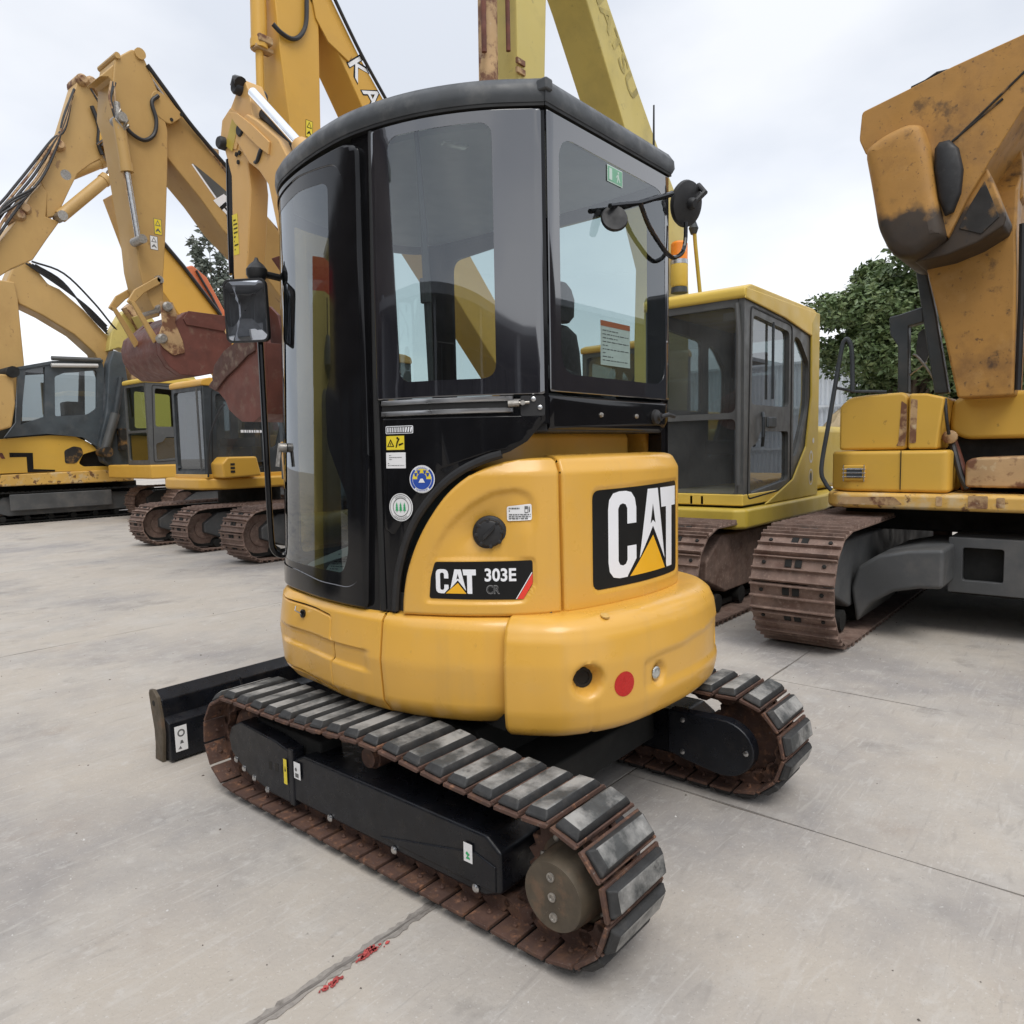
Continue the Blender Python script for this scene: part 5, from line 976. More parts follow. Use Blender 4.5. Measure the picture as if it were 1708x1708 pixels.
q = MB(); q.box(3.852, 3.861, -.853, -.848, 1.07, 1.365); q.build('panel_seam', 'under_black', lo2)
lm = MB(); lm.box(3.845, 3.862, -.605, -.445, 1.135, 1.255); lmp = lm.build('headlamp_recess', 'worn_yellow', lo2, bevel=.012); q = MB(); q.box(3.838, 3.858, -.585, -.468, 1.155, 1.235); q.build('headlamp', 'slate', lmp, bevel=.01)
q = MB()
for z in (1.165, 1.195, 1.225): q.tube([(3.835, -.61, z), (3.835, -.44, z)], .004, 6)
for y in (-.60, -.45): q.tube([(3.835, y, 1.13), (3.835, y, 1.26)], .004, 6)
q.build('lamp_guard', 'steel', lmp)
cv = MB(); cv.prism(rpoly([(-.385, 1.372), (-.385, 1.72), (-.46, 1.785), (-.60, 1.80), (-.84, 1.805), (-.875, 1.77), (-.875, 1.372)], .03, 4), 'x', 3.93, 5.2); cvo = cv.build('upper_box', 'worn_yellow', K2, bevel=.025, seg=3)
MB().prism([(-.885, 1.372), (-.885, 1.79), (-1.0, 1.785), (-1.12, 1.75), (-1.09, 1.50), (-1.08, 1.372)], 'x', 3.90, 5.0).build('upper_box_end', 'worn_yellow', K2, bevel=.02)
q = MB(); pl = Plane((3.9295, 0, 0), (0, -1, 0), (0, 0, 1)); wrap(q, [rpoly([(.80, 1.40), (.86, 1.40), (.87, 1.5), (.868, 1.71), (.83, 1.74), (.822, 1.55), (.815, 1.43)], .01)], Plane((3.9, 0, 0), (0, -1, 0), (0, 0, 1)), off=-.028, thick=.002, step=(9, 9)); q.build('worn_grip_strip', 'tan_rust', cvo)
q = MB(); wrap(q, [rpoly([(.895, 1.42), (.94, 1.42), (.945, 1.74), (.90, 1.75)], .01)], Plane((3.9, 0, 0), (0, -1, 0), (0, 0, 1)), off=.001, thick=.002, step=(9, 9)); q.build('worn_grip_strip', 'tan_rust', cvo)
q = MB(); wrap(q, [rpoly([(.42, .955), (.80, .955), (.88, .965), (.82, 1.02), (.45, 1.01)], .01)], Plane((3.80, 0, 0), (0, -1, 0), (0, 0, 1)), off=.001, thick=.002, step=(9, 9)); q.build('scraped_patch', 'tan_rust', K2)
for a in ((1.10, 1.14, .96, 1.03), (1.30, 1.42, .95, 1.04), (1.47, 1.52, .96, 1.03)): q = MB(); wrap(q, [rpoly([(a[0], a[2]), (a[1], a[2]), (a[1], a[3]), (a[0], a[3])], .01)], Plane((3.80, 0, 0), (0, -1, 0), (0, 0, 1)), off=.001, thick=.002, step=(9, 9)); q.build('scraped_patch', 'tan_rust', K2)
xpr('tool_step', 'tan_rust', rpoly([(-1.255, 1.09), (-1.255, 1.28), (-1.30, 1.305), (-2.1, 1.33), (-2.1, 1.09)], .03), 3.95, 4.9, K2, .03)
q = MB(); q.prism(rpoly([(-1.10, 1.50), (-1.10, 1.72), (-1.18, 1.775), (-1.56, 1.79), (-2.0, 1.79), (-2.0, 1.50), (-1.9, 1.44), (-1.2, 1.44)], .05), 'x', 4.25, 5.2); q.build('boom_foot_cover', 'worn_yellow', K2, bevel=.04, seg=3)
xpr('boom_pivot', 'under_black', [(-1.06, 1.05), (-1.06, 1.5), (-2.0, 1.5), (-2.0, 1.05)], 4.35, 5.4, K2)
tubep('hydraulic_hose', 'hose', [(4.1, -1.12, 1.46), (4.05, -1.16, 1.38), (4.0, -1.22, 1.18), (3.98, -1.27, 1.08)], .022, K2, 8, True); tubep('hydraulic_hose', 'rusty_red', [(4.15, -1.13, 1.46), (4.12, -1.2, 1.25), (4.05, -1.25, 1.07)], .03, K2, 8, True)
tubep('hydraulic_hose', 'hose', [(3.95, -1.115, 1.74), (3.93, -1.13, 1.6), (3.98, -1.14, 1.48)], .012, K2, 8, True)
q = MB(); q.lathe((4.05, -1.14, 1.46), (-1, 0, 0), [(0, .05), (.04, .05), (.05, .03)], 12); q.build('hose_coupling', 'tan_rust', K2)
tubep('deck_handrail', 'cab_dark', [(3.80, -.37, 1.06), (3.78, -.33, 1.12), (3.76, -.305, 1.24), (3.76, -.36, 1.62), (3.76, -.435, 2.12), (3.76, -.46, 2.21), (3.76, -.49, 2.21), (3.77, -.512, 2.12), (3.80, -.515, 1.83)], .017, K2, 8, True)
tubep('deck_handrail', 'cab_dark', [(3.78, -.395, 1.86), (3.9, -.5, 1.83), (3.95, -.72, 1.815)], .012, K2, 8)
q = MB(); q.loft([[(4.36, -.785, 2.95), (4.36, -.845, 2.96), (4.46, -.845, 2.96), (4.46, -.785, 2.95)], [(4.36, -.86, 2.47), (4.36, -.96, 2.45), (4.46, -.96, 2.45), (4.46, -.86, 2.47)], [(4.36, -.97, 1.80), (4.36, -1.07, 1.80), (4.46, -1.07, 1.80), (4.46, -.97, 1.80)]]); q.build('hose_bundle', 'slate', K2, bevel=.015)
xpr('cab_post_stub', 'slate', [(-.63, 2.44), (-.70, 2.45), (-.87, 2.49), (-.88, 2.37), (-.775, 2.35), (-.785, 1.82), (-.705, 1.82), (-.70, 2.2), (-.64, 2.3)], 4.36, 4.46, K2, .012)
xpr('rear_view_mirror', 'cab_grey', rpoly([(-.80, 2.16), (-.82, 2.32), (-.88, 2.34), (-.91, 2.16), (-.86, 2.02)], .03), 4.5, 4.53, K2, .008)
tubep('mirror_stay', 'bolt_steel', [(4.42, -.80, 2.13), (4.42, -.84, 2.10), (4.42, -.94, 1.95), (4.42, -.985, 1.81)], .010, K2, 8, True); tubep('mirror_stay', 'bolt_steel', [(4.42, -.77, 1.96), (4.42, -.9, 2.06)], .007, K2, 6)
boxp('cab', 'cab_dark', (4.0, 5.7, -2.75, -2.05, 1.05, 2.85), K2, .06)
ax = MB(); ax.loft([[(4.00, -1.185, 1.74), (4.00, -1.525, 1.74), (4.55, -1.525, 1.74), (4.55, -1.185, 1.74)], [(3.97, -1.10, 2.15), (3.97, -1.525, 2.15), (4.6, -1.525, 2.15), (4.6, -1.10, 2.15)], [(3.95, -.99, 2.60), (3.95, -1.52, 2.60), (4.6, -1.52, 2.60), (4.6, -.99, 2.60)], [(3.95, -.93, 2.85), (3.95, -1.51, 2.85), (4.6, -1.51, 2.85), (4.6, -.93, 2.85)], [(3.98, -1.1, 3.15), (3.98, -1.51, 3.15), (4.55, -1.51, 3.15), (4.55, -1.1, 3.15)], [(4.32, -1.30, 3.5), (4.32, -1.53, 3.5), (4.6, -1.53, 3.5), (4.6, -1.30, 3.5)]])
boom2 = ax.build('boom', 'dirty_orange', K2, bevel=.02)
tubep('boom_hose', 'hose', [(4.05, -1.545, 1.78), (4.0, -1.55, 2.4), (3.95, -1.545, 2.9)], .02, K2, 8)
BK = [(-.585, 3.60), (-.60, 3.79), (-.90, 3.855), (-1.15, 3.915), (-1.38, 3.955), (-1.56, 3.985), (-1.75, 4.0), (-1.80, 3.66), (-1.64, 3.60), (-1.56, 3.53), (-1.47, 3.38), (-1.385, 3.24), (-1.27, 3.04), (-1.16, 2.80), (-1.10, 2.95), (-1.07, 3.3), (-.98, 3.5), (-.75, 3.5), (-.635, 3.48)]
bk2 = xpr('bucket', 'dirty_orange', rpoly(BK, .02, 2), 3.58, 4.30, K2, .012)
shl = MB(); SHP = rpoly([(-.635, 3.50), (-.76, 3.57), (-.91, 3.605), (-1.0, 3.58), (-1.055, 3.40), (-1.10, 3.09), (-1.16, 2.81), (-1.11, 2.77), (-.98, 2.69), (-.88, 2.705), (-.81, 2.77), (-.735, 2.94), (-.69, 3.21)], .055, 3)
def shx(y, z): return 3.50+.05*smooth01((3.0-z)/.4)
shl.loft([[(4.2, y, z) for y, z in SHP], [(3.56, y, z) for y, z in SHP], [(3.515, y, z) for y, z in inset(SHP, .012)], [(3.49, y, z) for y, z in inset(SHP, .03)], [(3.478, y, z) for y, z in inset(SHP, .055)], [(3.472, y, z) for y, z in inset(SHP, .085)]]); 
sh2 = shl.build('bucket_shell', 'dirty_orange', bk2, smooth=50)
m_ = MATS['dirty_orange'].copy(); m_.name = 'lower_dark_orange'; t_ = m_.node_tree; p_ = next(n for n in t_.nodes if n.type == 'BSDF_PRINCIPLED'); src = p_.inputs['Base Color'].links[0].from_socket
gg = t_.nodes.new('ShaderNodeNewGeometry'); sp = t_.nodes.new('ShaderNodeSeparateXYZ'); t_.links.new(gg.outputs['Position'], sp.inputs[0]); nz = t_.nodes.new('ShaderNodeTexNoise'); nz.inputs['Scale'].default_value = 7; nz.inputs['Detail'].default_value = 7; t_.links.new(gg.outputs['Position'], nz.inputs['Vector'])
ad = t_.nodes.new('ShaderNodeMath'); ad.operation = 'MULTIPLY_ADD'; ad.inputs[1].default_value = .42; t_.links.new(nz.outputs['Fac'], ad.inputs[0]); t_.links.new(sp.outputs['Z'], ad.inputs[2])
mr_ = t_.nodes.new('ShaderNodeMapRange'); mr_.inputs[1].default_value = 3.17; mr_.inputs[2].default_value = 3.27; mr_.inputs[3].default_value = .94; mr_.inputs[4].default_value = 0; t_.links.new(ad.outputs[0], mr_.inputs[0])  # colour darkens with noise towards the bottom of the bucket
mm = t_.nodes.new('ShaderNodeMix'); mm.data_type = 'RGBA'; t_.links.new(mr_.outputs[0], mm.inputs['Factor']); t_.links.new(src, mm.inputs[6]); mm.inputs[7].default_value = (.024, .021, .019, 1); t_.links.new(mm.outputs[2], p_.inputs['Base Color'])
MATS['lower_dark_orange'] = m_; sh2.data.materials[0] = m_
ov = [(-1.075, 3.40), (-1.10, 3.435), (-1.16, 3.435), (-1.215, 3.37), (-1.245, 3.23), (-1.235, 3.08), (-1.195, 2.965), (-1.145, 2.95), (-1.105, 3.07), (-1.075, 3.27)]
q = MB(); q.loft([[(3.60, y, z) for y, z in ov], [(3.545, y, z) for y, z in ov], [(3.525, y, z) for y, z in inset(ov, .02)]]); q.build('wear_cap', 'black_matte', bk2, smooth=50)
xpr('bucket_heel', 'lower_dark_orange', [(-1.15, 2.80), (-1.25, 3.03), (-1.37, 3.23), (-1.49, 2.89), (-1.475, 2.83), (-1.33, 2.75), (-1.16, 2.70), (-.95, 2.685), (-1.05, 2.75)], 3.62, 4.1, bk2, .015)
xpr('heel_lining', 'burnt', [(-1.22, 2.86), (-1.28, 3.0), (-1.36, 3.14), (-1.45, 2.89), (-1.35, 2.80)], 3.612, 3.63, bk2, .004)
q = MB(); q.tube([(3.70, -.89, 3.855), (3.70, -.90, 3.90), (3.70, -.98, 3.915), (3.70, -1.05, 3.945), (3.70, -1.12, 3.94), (3.70, -1.15, 3.92)], .018, 8); q.build('lip_bracket', 'under_black', bk2)
q = MB()
for p0, p1 in (((-1.17, 3.43), (-1.45, 3.62)), ((-1.19, 3.44), (-1.62, 3.80))): q.tube([(3.578, p0[0], p0[1]), (3.578, p1[0], p1[1])], .008, 6)
q.each('weld_seam', 'burnt', bk2)
xpr('bucket_lug', 'dirty_orange', [(-1.36, 3.47), (-1.51, 3.44), (-1.53, 3.12), (-1.42, 3.0), (-1.34, 3.3)], 4.1, 4.3, bk2)


# ---- KATO-lettered excavator, second row behind the compact one
K3 = thing('excavator', 'yellow excavator whose boom reads KATO, rising behind the compact machine cab', 'excavator', (7.6, 4.5, 0), 'excavators parked in a row')
SH3 = big_shoe(.55, .19)
crawler(K3, 7.6, 11.3, 3.4, .55, .85, .19, 'frame_grey', SH3); crawler(K3, 7.6, 11.3, 5.7, .55, .85, .19, 'frame_grey', SH3)
q = MB(); q.prism([(6.9, 3.2), (11, 3.2), (11.2, 5.9), (6.9, 5.9)], 'z', .9, 1.15); q.box(8, 11, 3.3, 5.8, 1.15, 2.0); q.build('upper_deck', 'kato_yellow', K3, bevel=.05)
q = MB(); q.lathe((9.3, 4.55, .35), (0, 0, 1), [(0, .9), (.6, .9)], 24); q.build('car_body', 'under_black', K3)
cab_box(K3, 6.9, 8.5, 3.15, 4.1, 1.15, 2.85, 'cab_grey', 'kato_yellow', 'glass_far')
kb = yprism('boom', 'kato_yellow', [(2.49, 6.31), (2.66, 6.16), (3.06, 5.64), (3.42, 5.26), (4.57, 4.04), (6.3, 2.2), (7.2, 1.4), (7.2, 1.1), (6.8, 1.1), (5.57, 2.16), (3.86, 3.90), (3.20, 4.93), (2.70, 5.68), (2.44, 5.94)], 4.3, 4.72, K3)
yprism('boom_bracket', 'kato_yellow', [(2.42, 6.2), (2.60, 6.05), (2.95, 5.60), (2.90, 5.52), (2.64, 5.62), (2.5, 5.8)], 4.28, 4.30, kb, .008)
q = MB(); ud = V((.50, 0, -.615)).normalized(); wd = V((.615, 0, .50)).normalized(); pl = Plane(V((2.845, 4.298, 5.50)), ud, wd)
for off, bd, mi in ((0, .055, 1), (.0012, .012, 0)):
    x0 = 0
    for ch in 'KATO':
        vs, fs, asp = text2d(ch, bd); w_ = .25; m_ = .010 if mi else .025; q.add([pl.P(x0+m_+(w_-2*m_)*u, .02+m_+(.26-2*m_)*w, off) for u, w in vs], fs, mi); x0 += .275
q.build('boom_lettering', ['decal_white', 'decal_black'], kb)
ka = yprism('arm', 'kato_yellow', [(2.14, 6.6), (2.57, 6.75), (2.57, 6.4), (2.55, 5.65), (2.52, 4.64), (2.43, 3.4), (2.30, 3.4), (2.17, 4.54), (2.08, 5.33), (2.05, 5.79), (2.09, 6.3)], 4.3, 4.66, K3)
cylinder(K3, (1.96, 4.42, 6.4), (1.90, 4.42, 4.3), .075, .5, 'kato_yellow', 'kato_yellow')
q = MB(); q.box(1.88, 2.03, 4.33, 4.50, 5.36, 5.43); q.box(1.86, 2.05, 4.36, 4.46, 5.30, 5.34); q.each('cylinder_clamp', 'tan_rust', K3, bevel=.01)
tubep('hydraulic_hose', 'hose', [(2.40, 4.27, 6.2), (2.39, 4.27, 5.9), (2.37, 4.27, 5.68), (2.30, 4.27, 5.54), (2.20, 4.27, 5.47), (2.08, 4.27, 5.48), (2.0, 4.28, 5.53)], .022, K3, 8, True)
tubep('hydraulic_hose', 'hose', [(2.60, 4.27, 6.25), (2.75, 4.27, 6.05), (2.90, 4.27, 5.85), (3.10, 4.28, 5.62), (3.4, 4.28, 5.3)], .018, K3, 8, True)
q = MB(); q.box(3.10, 3.20, 4.5, 4.62, 5.62, 5.70); q.box(3.22, 3.36, 4.48, 4.60, 5.46, 5.54); q.tube([(3.1, 4.45, 5.68), (3.6, 4.45, 5.15)], .03, 8); q.each('pipe_clamp', 'tan_rust', kb)
q = MB(); pl = Plane((2.33, 4.298, 4.60), (1, 0, 0), (.06, 0, 1)); warn_sticker(q, pl, 0, .085, 0, .17, 0); q.build('warning_sticker', ['sticker_yellow', 'decal_black'], ka)
yprism('bucket', 'red_brown', [(2.25, 3.5), (2.5, 3.5), (2.9, 3.1), (2.9, 2.7), (2.6, 2.5), (2.3, 2.6), (2.55, 2.8), (2.6, 3.1)], 4.1, 4.9, K3)

# ---- tan excavator with the dark boom flash, its arm and brown bucket hanging left of the cab
K4 = thing('excavator', 'tan yellow excavator with dark boom flash and brown bucket hanging left of the cab', 'excavator', (4.6, 5.7, 0), 'excavators parked in a row')
SH4 = hole_shoe(.56, .16, 'shoe_old')
crawler(K4, 2.68, 6.4, 6.76, .56, .74, .16, 'frame_grey', SH4); crawler(K4, 2.68, 6.4, 4.60, .56, .74, .16, 'frame_grey', SH4)
q = MB(); q.box(3.5, 6, 4.9, 6.5, .3, .62); q.lathe((4.7, 5.7, .6), (0, 0, 1), [(0, .6), (.3, .6)], 24); q.build('car_body', 'under_black', K4)
q = MB(); q.prism([(3.6, 4.5), (3.55, 6.7), (6.9, 6.8), (7.2, 6.2), (7.2, 5.1), (6.8, 4.5)], 'z', .85, 1.08); q.build('upper_deck', 'slate', K4, bevel=.04)
boxp('engine_house', 'ochre', (5.4, 7.1, 4.6, 6.7, 1.08, 1.8), K4, .08)
cab_box(K4, 3.55, 5.2, 5.98, 6.9, 1.08, 2.75, 'slate', 'ochre', 'glass_far')
HB = [(1.32, 5.42), (1.40, 5.40), (1.71, 5.10), (2.24, 4.55), (2.65, 4.27), (3.4, 3.55), (4.3, 2.6), (4.9, 1.6), (4.9, 1.15), (4.55, 1.1), (4.3, 1.6), (3.56, 2.5), (2.62, 3.55), (2.15, 3.93), (1.92, 4.20), (1.55, 4.56), (1.36, 4.86), (1.28, 5.1)]
hb = yprism('boom', 'ochre', HB, 5.66, 6.06, K4)
yprism('boom_tip_plate', 'ochre', rpoly([(1.41, 5.10), (1.46, 5.15), (1.54, 5.13), (1.74, 4.98), (1.58, 4.84), (1.44, 4.90), (1.40, 5.0)], .05, 4), 5.575, 5.66, hb, .008)
q = MB()
for x, z in ((1.60, 4.90), (1.71, 4.985)): q.cyl((x, 5.568, z), (x, 5.576, z), .018, n=10)
q.each('bolt_hole', 'cone_dark', hb)
q = MB(); pl = Plane((0, 5.659, 0), (1, 0, 0), (0, 0, 1))
flat(q, [(1.84, 4.56), (2.02, 4.47), (2.20, 4.37), (2.30, 4.29), (2.26, 4.21), (2.17, 4.22), (2.08, 4.27), (1.98, 4.40)], pl, 0, 0); flat(q, [(1.835, 4.54), (1.85, 4.55), (2.10, 4.26), (2.085, 4.245)], pl, .0006, 1); flat(q, [(2.06, 4.22), (2.19, 4.32), (2.33, 4.24), (2.48, 4.07), (2.38, 3.98), (2.12, 4.17)], pl, .001, 1)
vs, fs, asp = text2d('H', .04); q.add([pl.P(2.13+.10*u+.075*w, 4.165-.10*u+.075*w, .0016) for u, w in vs], fs, 2); q.build('boom_flash', ['cab_grey', 'decal_white', 'decal_black'], hb)
tubep('hydraulic_hose', 'hose', [(1.38, 5.57, 5.36), (1.6, 5.58, 5.14), (1.85, 5.62, 4.92), (2.3, 5.64, 4.56)], .022, K4, 8, True); tubep('hydraulic_pipe', 'steel', [(1.42, 5.64, 5.30), (1.62, 5.66, 5.10)], .014, K4, 8)
q = MB(); q.box(2.08, 2.18, 5.7, 5.8, 4.72, 4.80); q.box(2.20, 2.34, 5.68, 5.78, 4.58, 4.66); q.box(2.36, 2.44, 5.7, 5.8, 4.44, 4.52); q.each('pipe_clamp', 'tan_rust', hb)
HA = [(1.07, 5.30), (1.15, 5.38), (1.24, 5.46), (1.31, 5.47), (1.37, 5.40), (1.49, 5.12), (1.56, 4.78), (1.54, 4.44), (1.47, 3.67), (1.42, 3.25), (1.41, 3.02), (1.36, 2.87), (1.29, 2.97), (1.21, 3.17), (1.18, 3.34), (1.17, 3.57), (1.155, 3.75), (1.11, 4.13), (1.09, 4.31), (1.05, 4.66), (1.01, 4.80), (1.04, 5.09)]
ha = yprism('arm', 'ochre', HA, 5.58, 5.95, K4)
yprism('arm_head', 'ochre', [(.92, 5.09), (1.05, 5.24), (1.14, 5.36), (1.17, 5.19), (1.05, 5.08), (1.01, 5.12)], 5.60, 5.93, ha, .01)
q = MB(); q.tube([(1.315, 5.56, 5.44), (1.315, 5.97, 5.44)], .055, 14); q.tube([(1.09, 5.56, 5.34), (1.09, 5.97, 5.34)], .03, 10); q.each('arm_knuckle', 'ochre', ha)
pins(ha, [(1.365, 3.24), (1.355, 2.945)], 5.55, 5.98, .045)
cylinder(K4, (1.035, 5.50, 4.70), (1.155, 5.5, 3.58), .055, .40, 'ochre', 'steel')
q = MB(); q.tube([(1.05, 5.46, 4.62), (1.10, 5.46, 4.70), (1.04, 5.46, 4.78), (1.0, 5.46, 4.68), (1.06, 5.46, 4.60), (1.11, 5.46, 4.66)], .016, 8); q.tube([(1.02, 5.48, 4.85), (1.03, 5.48, 4.6)], .03, 8); q.each('hose_joint', 'bolt_steel', ha)
tubep('hydraulic_hose', 'hose', [(1.47, 5.56, 5.09), (1.40, 5.56, 5.0), (1.43, 5.55, 4.84), (1.40, 5.55, 4.69), (1.30, 5.55, 4.60), (1.19, 5.55, 4.62), (1.10, 5.55, 4.69)], .02, K4, 8, True)
for a in ((1.355, 1.435, 3.70, 3.86), (1.305, 1.385, 3.54, 3.68)): q = MB(); warn_sticker(q, Plane((0, 5.5785, 0), (1, 0, 0), (0, 0, 1)), a[0], a[1], a[2], a[3], 0); q.build('warning_sticker', ['sticker_yellow' if a[0] > 1.33 else 'white', 'print_grey'], ha)
for y in (5.53, 5.97): yprism('bucket_link', 'ochre', [(1.345, 3.27), (1.385, 3.24), (1.36, 3.19), (1.20, 3.08), (1.07, 2.94), (1.02, 2.97), (1.10, 3.10)], y, y+.03, K4, .01); yprism('bucket_link', 'ochre', [(1.03, 2.99), (1.09, 2.97), (1.30, 2.63), (1.25, 2.58)], y-.03, y, K4, .01)
bk4 = MB(); bo4 = [(1.42, 2.80), (1.55, 2.92), (1.58, 2.93), (2.09, 2.93), (2.13, 2.79), (1.92, 2.33), (1.67, 2.27), (1.47, 2.27), (1.35, 2.35), (1.28, 2.47), (1.27, 2.59), (1.30, 2.70)]
bk4.prism(bo4, 'y', 5.42, 5.52); b4 = bk4.build('bucket', 'red_brown', K4, bevel=.01)
yprism('bucket_side', 'red_brown', bo4, 6.25, 6.35, b4, .01)
MB().prism([(1.60, 2.93), (1.42, 2.80), (1.30, 2.70), (1.27, 2.59), (1.28, 2.47), (1.35, 2.35), (1.47, 2.27), (1.67, 2.27), (1.92, 2.33), (1.90, 2.38), (1.67, 2.32), (1.50, 2.32), (1.40, 2.39), (1.34, 2.5), (1.34, 2.6), (1.44, 2.74), (1.6, 2.88)], 'y', 5.52, 6.25).build('bucket_shell', 'red_brown', b4, smooth=40)
yprism('bucket_lip', 'red_brown', [(1.58, 2.935), (2.095, 2.935), (2.135, 2.79), (2.10, 2.76), (1.55, 2.79), (1.52, 2.85)], 5.405, 5.42, b4, .004)
yprism('bucket_wear_plate', 'tan_rust', [(1.29, 2.99), (1.42, 3.0), (1.46, 2.87), (1.43, 2.80), (1.50, 2.62), (1.52, 2.50), (1.40, 2.46), (1.30, 2.53), (1.24, 2.61), (1.30, 2.77)], 5.40, 5.42, b4, .006)
pins(b4, [(1.355, 2.945), (1.285, 2.62)], 5.38, 5.44, .05)
q = MB()
for k in range(4): q.prism([(1.9, 2.36), (2.10, 2.80), (2.16, 2.78), (2.02, 2.45)], 'y', 5.6+k*.17, 5.66+k*.17)
q.each('bucket_tooth', 'red_brown_dark', b4)

for k in range(4): r_ = random.Random(60+k); tubep('hydraulic_hose', 'hose' if k % 2 else 'tan_rust', [(1.0+k*.012, 5.52, 5.05), (.97+r_.uniform(-.03, .05), 5.5, 4.85), (1.02+r_.uniform(-.02, .05), 5.48, 4.6), (1.04+k*.01, 5.5, 4.3), (1.09+k*.012, 5.52, 4.0)], .011, K4, 6, True)
for k in range(3): tubep('hydraulic_pipe', 'tan_rust', [(1.5+k*.02, 5.72+k*.08, 5.38-k*.01), (2.24+k*.02, 5.72+k*.08, 4.62), (2.9+k*.02, 5.72+k*.08, 4.08)], .016, K4, 6)
# ---- small dark-cabbed excavator in the middle distance
K5 = thing('excavator', 'yellow excavator with black cab and two old steel tracks, standing far left of centre', 'excavator', (4.3, 9.2, 0), 'excavators parked in a row')
SH5 = hole_shoe(.48, .15); 
ta = crawler(K5, 2.82, 5.7, 8.48, .50, .68, .15, 'frame_grey', SH5); crawler(K5, 2.82, 5.7, 9.92, .50, .68, .15, 'frame_grey', SH5)
boxp('track_guard_plate', 'frame_grey', (3.55, 4.15, 8.19, 8.24, .10, .52), ta, .02)
q = MB(); q.lathe((4.4, 9.2, .35), (0, 0, 1), [(0, .5), (.55, .5)], 24); q.box(3.6, 5.2, 8.6, 9.8, .25, .5); q.build('car_body', 'under_black', K5)
q = MB(); q.prism(rpoly([(3.27, 8.62), (3.55, 8.42), (5.6, 8.35), (6.0, 8.9), (6.0, 9.8), (5.4, 10.1), (3.4, 10.0), (3.25, 9.8)], .12, 4), 'z', .90, 1.08); q.build('upper_deck', 'kato_yellow', K5, bevel=.04)
c5 = cab_box(K5, 3.34, 4.9, 8.56, 9.56, 1.14, 2.52, 'cab_dark', 'kato_yellow', 'glass_dark', split=.05, xd=.66)
boxp('cab_sill', 'kato_yellow', (3.33, 4.9, 8.55, 9.58, 1.075, 1.14), K5, .01)
q = MB(); q.prism([(3.42, 1.08), (3.40, 1.30), (3.50, 1.40), (3.98, 1.40), (4.05, 1.10)], 'y', 8.22, 8.60); bx5 = q.build('tool_box', 'kato_yellow', K5, bevel=.03)
q = MB()
for k in range(3): q.box(3.53, 3.60, 8.215, 8.22, 1.16+k*.055, 1.195+k*.055)
q.each('box_vent', 'cone_dark', bx5)
q = MB(); lines_print(q, Plane((0, 8.555, 0), (1, 0, 0), (0, 0, 1)), 3.92, 4.30, 1.76, 1.82, 0, 0, 1, 6, .7); q.build('door_lettering', 'decal_white', c5)
tubep('grab_wire', 'hose', [(3.32, 8.5, 1.1), (3.36, 8.46, 1.7), (3.52, 8.44, 2.1), (3.62, 8.46, 2.2)], .014, K5, 6, True); tubep('handrail', 'cab_grey', [(3.30, 8.66, 1.2), (3.30, 8.68, 2.45)], .016, K5, 6)
yprism('boom', 'kato_yellow', [(2.60, 5.30), (2.95, 5.35), (3.39, 4.70), (3.70, 4.40), (4.24, 3.77), (4.80, 3.07), (5.1, 2.3), (5.1, 1.2), (4.7, 1.2), (4.6, 2.1), (4.17, 2.80), (3.73, 3.37), (3.30, 3.95), (2.90, 4.40)], 9.5, 9.85, K5)
tubep('hydraulic_hose', 'hose', [(3.2, 9.47, 4.85), (3.6, 9.47, 4.44), (4.2, 9.47, 3.74)], .03, K5, 6); 
ma = yprism('arm', 'ochre', [(2.27, 6.82), (2.35, 6.89), (2.45, 6.88), (2.52, 6.66), (2.62, 6.3), (2.68, 6.01), (2.66, 5.92), (2.37, 5.69), (2.19, 5.51), (2.06, 5.24), (1.91, 4.91), (1.85, 4.84), (1.74, 4.79), (1.75, 5.16), (1.70, 5.27), (1.87, 5.72), (2.04, 6.10), (2.19, 6.57)], 9.6, 9.95, K5)
yprism('arm_head', 'ochre', [(2.39, 6.84), (2.55, 6.96), (2.74, 7.0), (2.80, 6.8), (2.74, 6.4), (2.66, 6.0), (2.55, 6.2), (2.46, 6.5)], 9.62, 9.93, ma, .02)
yprism('arm_lower', 'ochre', [(1.70, 5.24), (1.77, 5.14), (1.73, 4.80), (1.90, 4.77), (1.72, 4.49), (1.53, 4.18), (1.25, 4.00), (.9, 3.7), (.8, 4.0), (1.15, 4.35), (1.39, 4.71), (1.56, 5.06)], 9.58, 9.98, K5)
cylinder(K5, (1.90, 9.55, 4.83), (2.66, 9.55, 5.63), .085, .85, 'ochre'); cylinder(K5, (2.03, 9.70, 5.45), (2.62, 9.70, 5.85), .09, .9, 'ochre')
q = MB(); q.tube([(2.46, 9.55, 6.86), (2.60, 9.55, 6.62), (2.72, 9.55, 6.42)], .04, 8); q.tube([(2.50, 9.55, 6.90), (2.64, 9.55, 6.66), (2.75, 9.55, 6.50)], .025, 8); q.tube([(2.70, 9.55, 6.98), (2.72, 9.55, 6.75), (2.66, 9.55, 6.55)], .02, 8); q.each('hydraulic_hose', 'tan_rust', K5)
q = MB()
for x, z in ((2.33, 6.84), (2.45, 6.85), (1.96, 5.83), (1.40, 4.75), (1.47, 4.85)): q.lathe((x, 9.52, z), (0, 1, 0), [(0, .05), (.05, .085), (.42, .085), (.5, .05)], 12)
q.each('arm_boss', 'tan_rust', ma)
for k in range(5): r_ = random.Random(k); tubep('loose_hose', 'tan_rust' if k % 2 else 'hose', [(2.2-k*.01, 9.55, 6.66-k*.03), (2.02, 9.52, 6.2-k*.04), (1.93-k*.02, 9.52, 5.85), (1.72-k*.05, 9.52, 5.35), (1.45-k*.05, 9.5, 4.95), (1.2-k*.05, 9.5, 4.55), (1.0, 9.5, 4.2-k*.05)], .018, K5, 6, True)
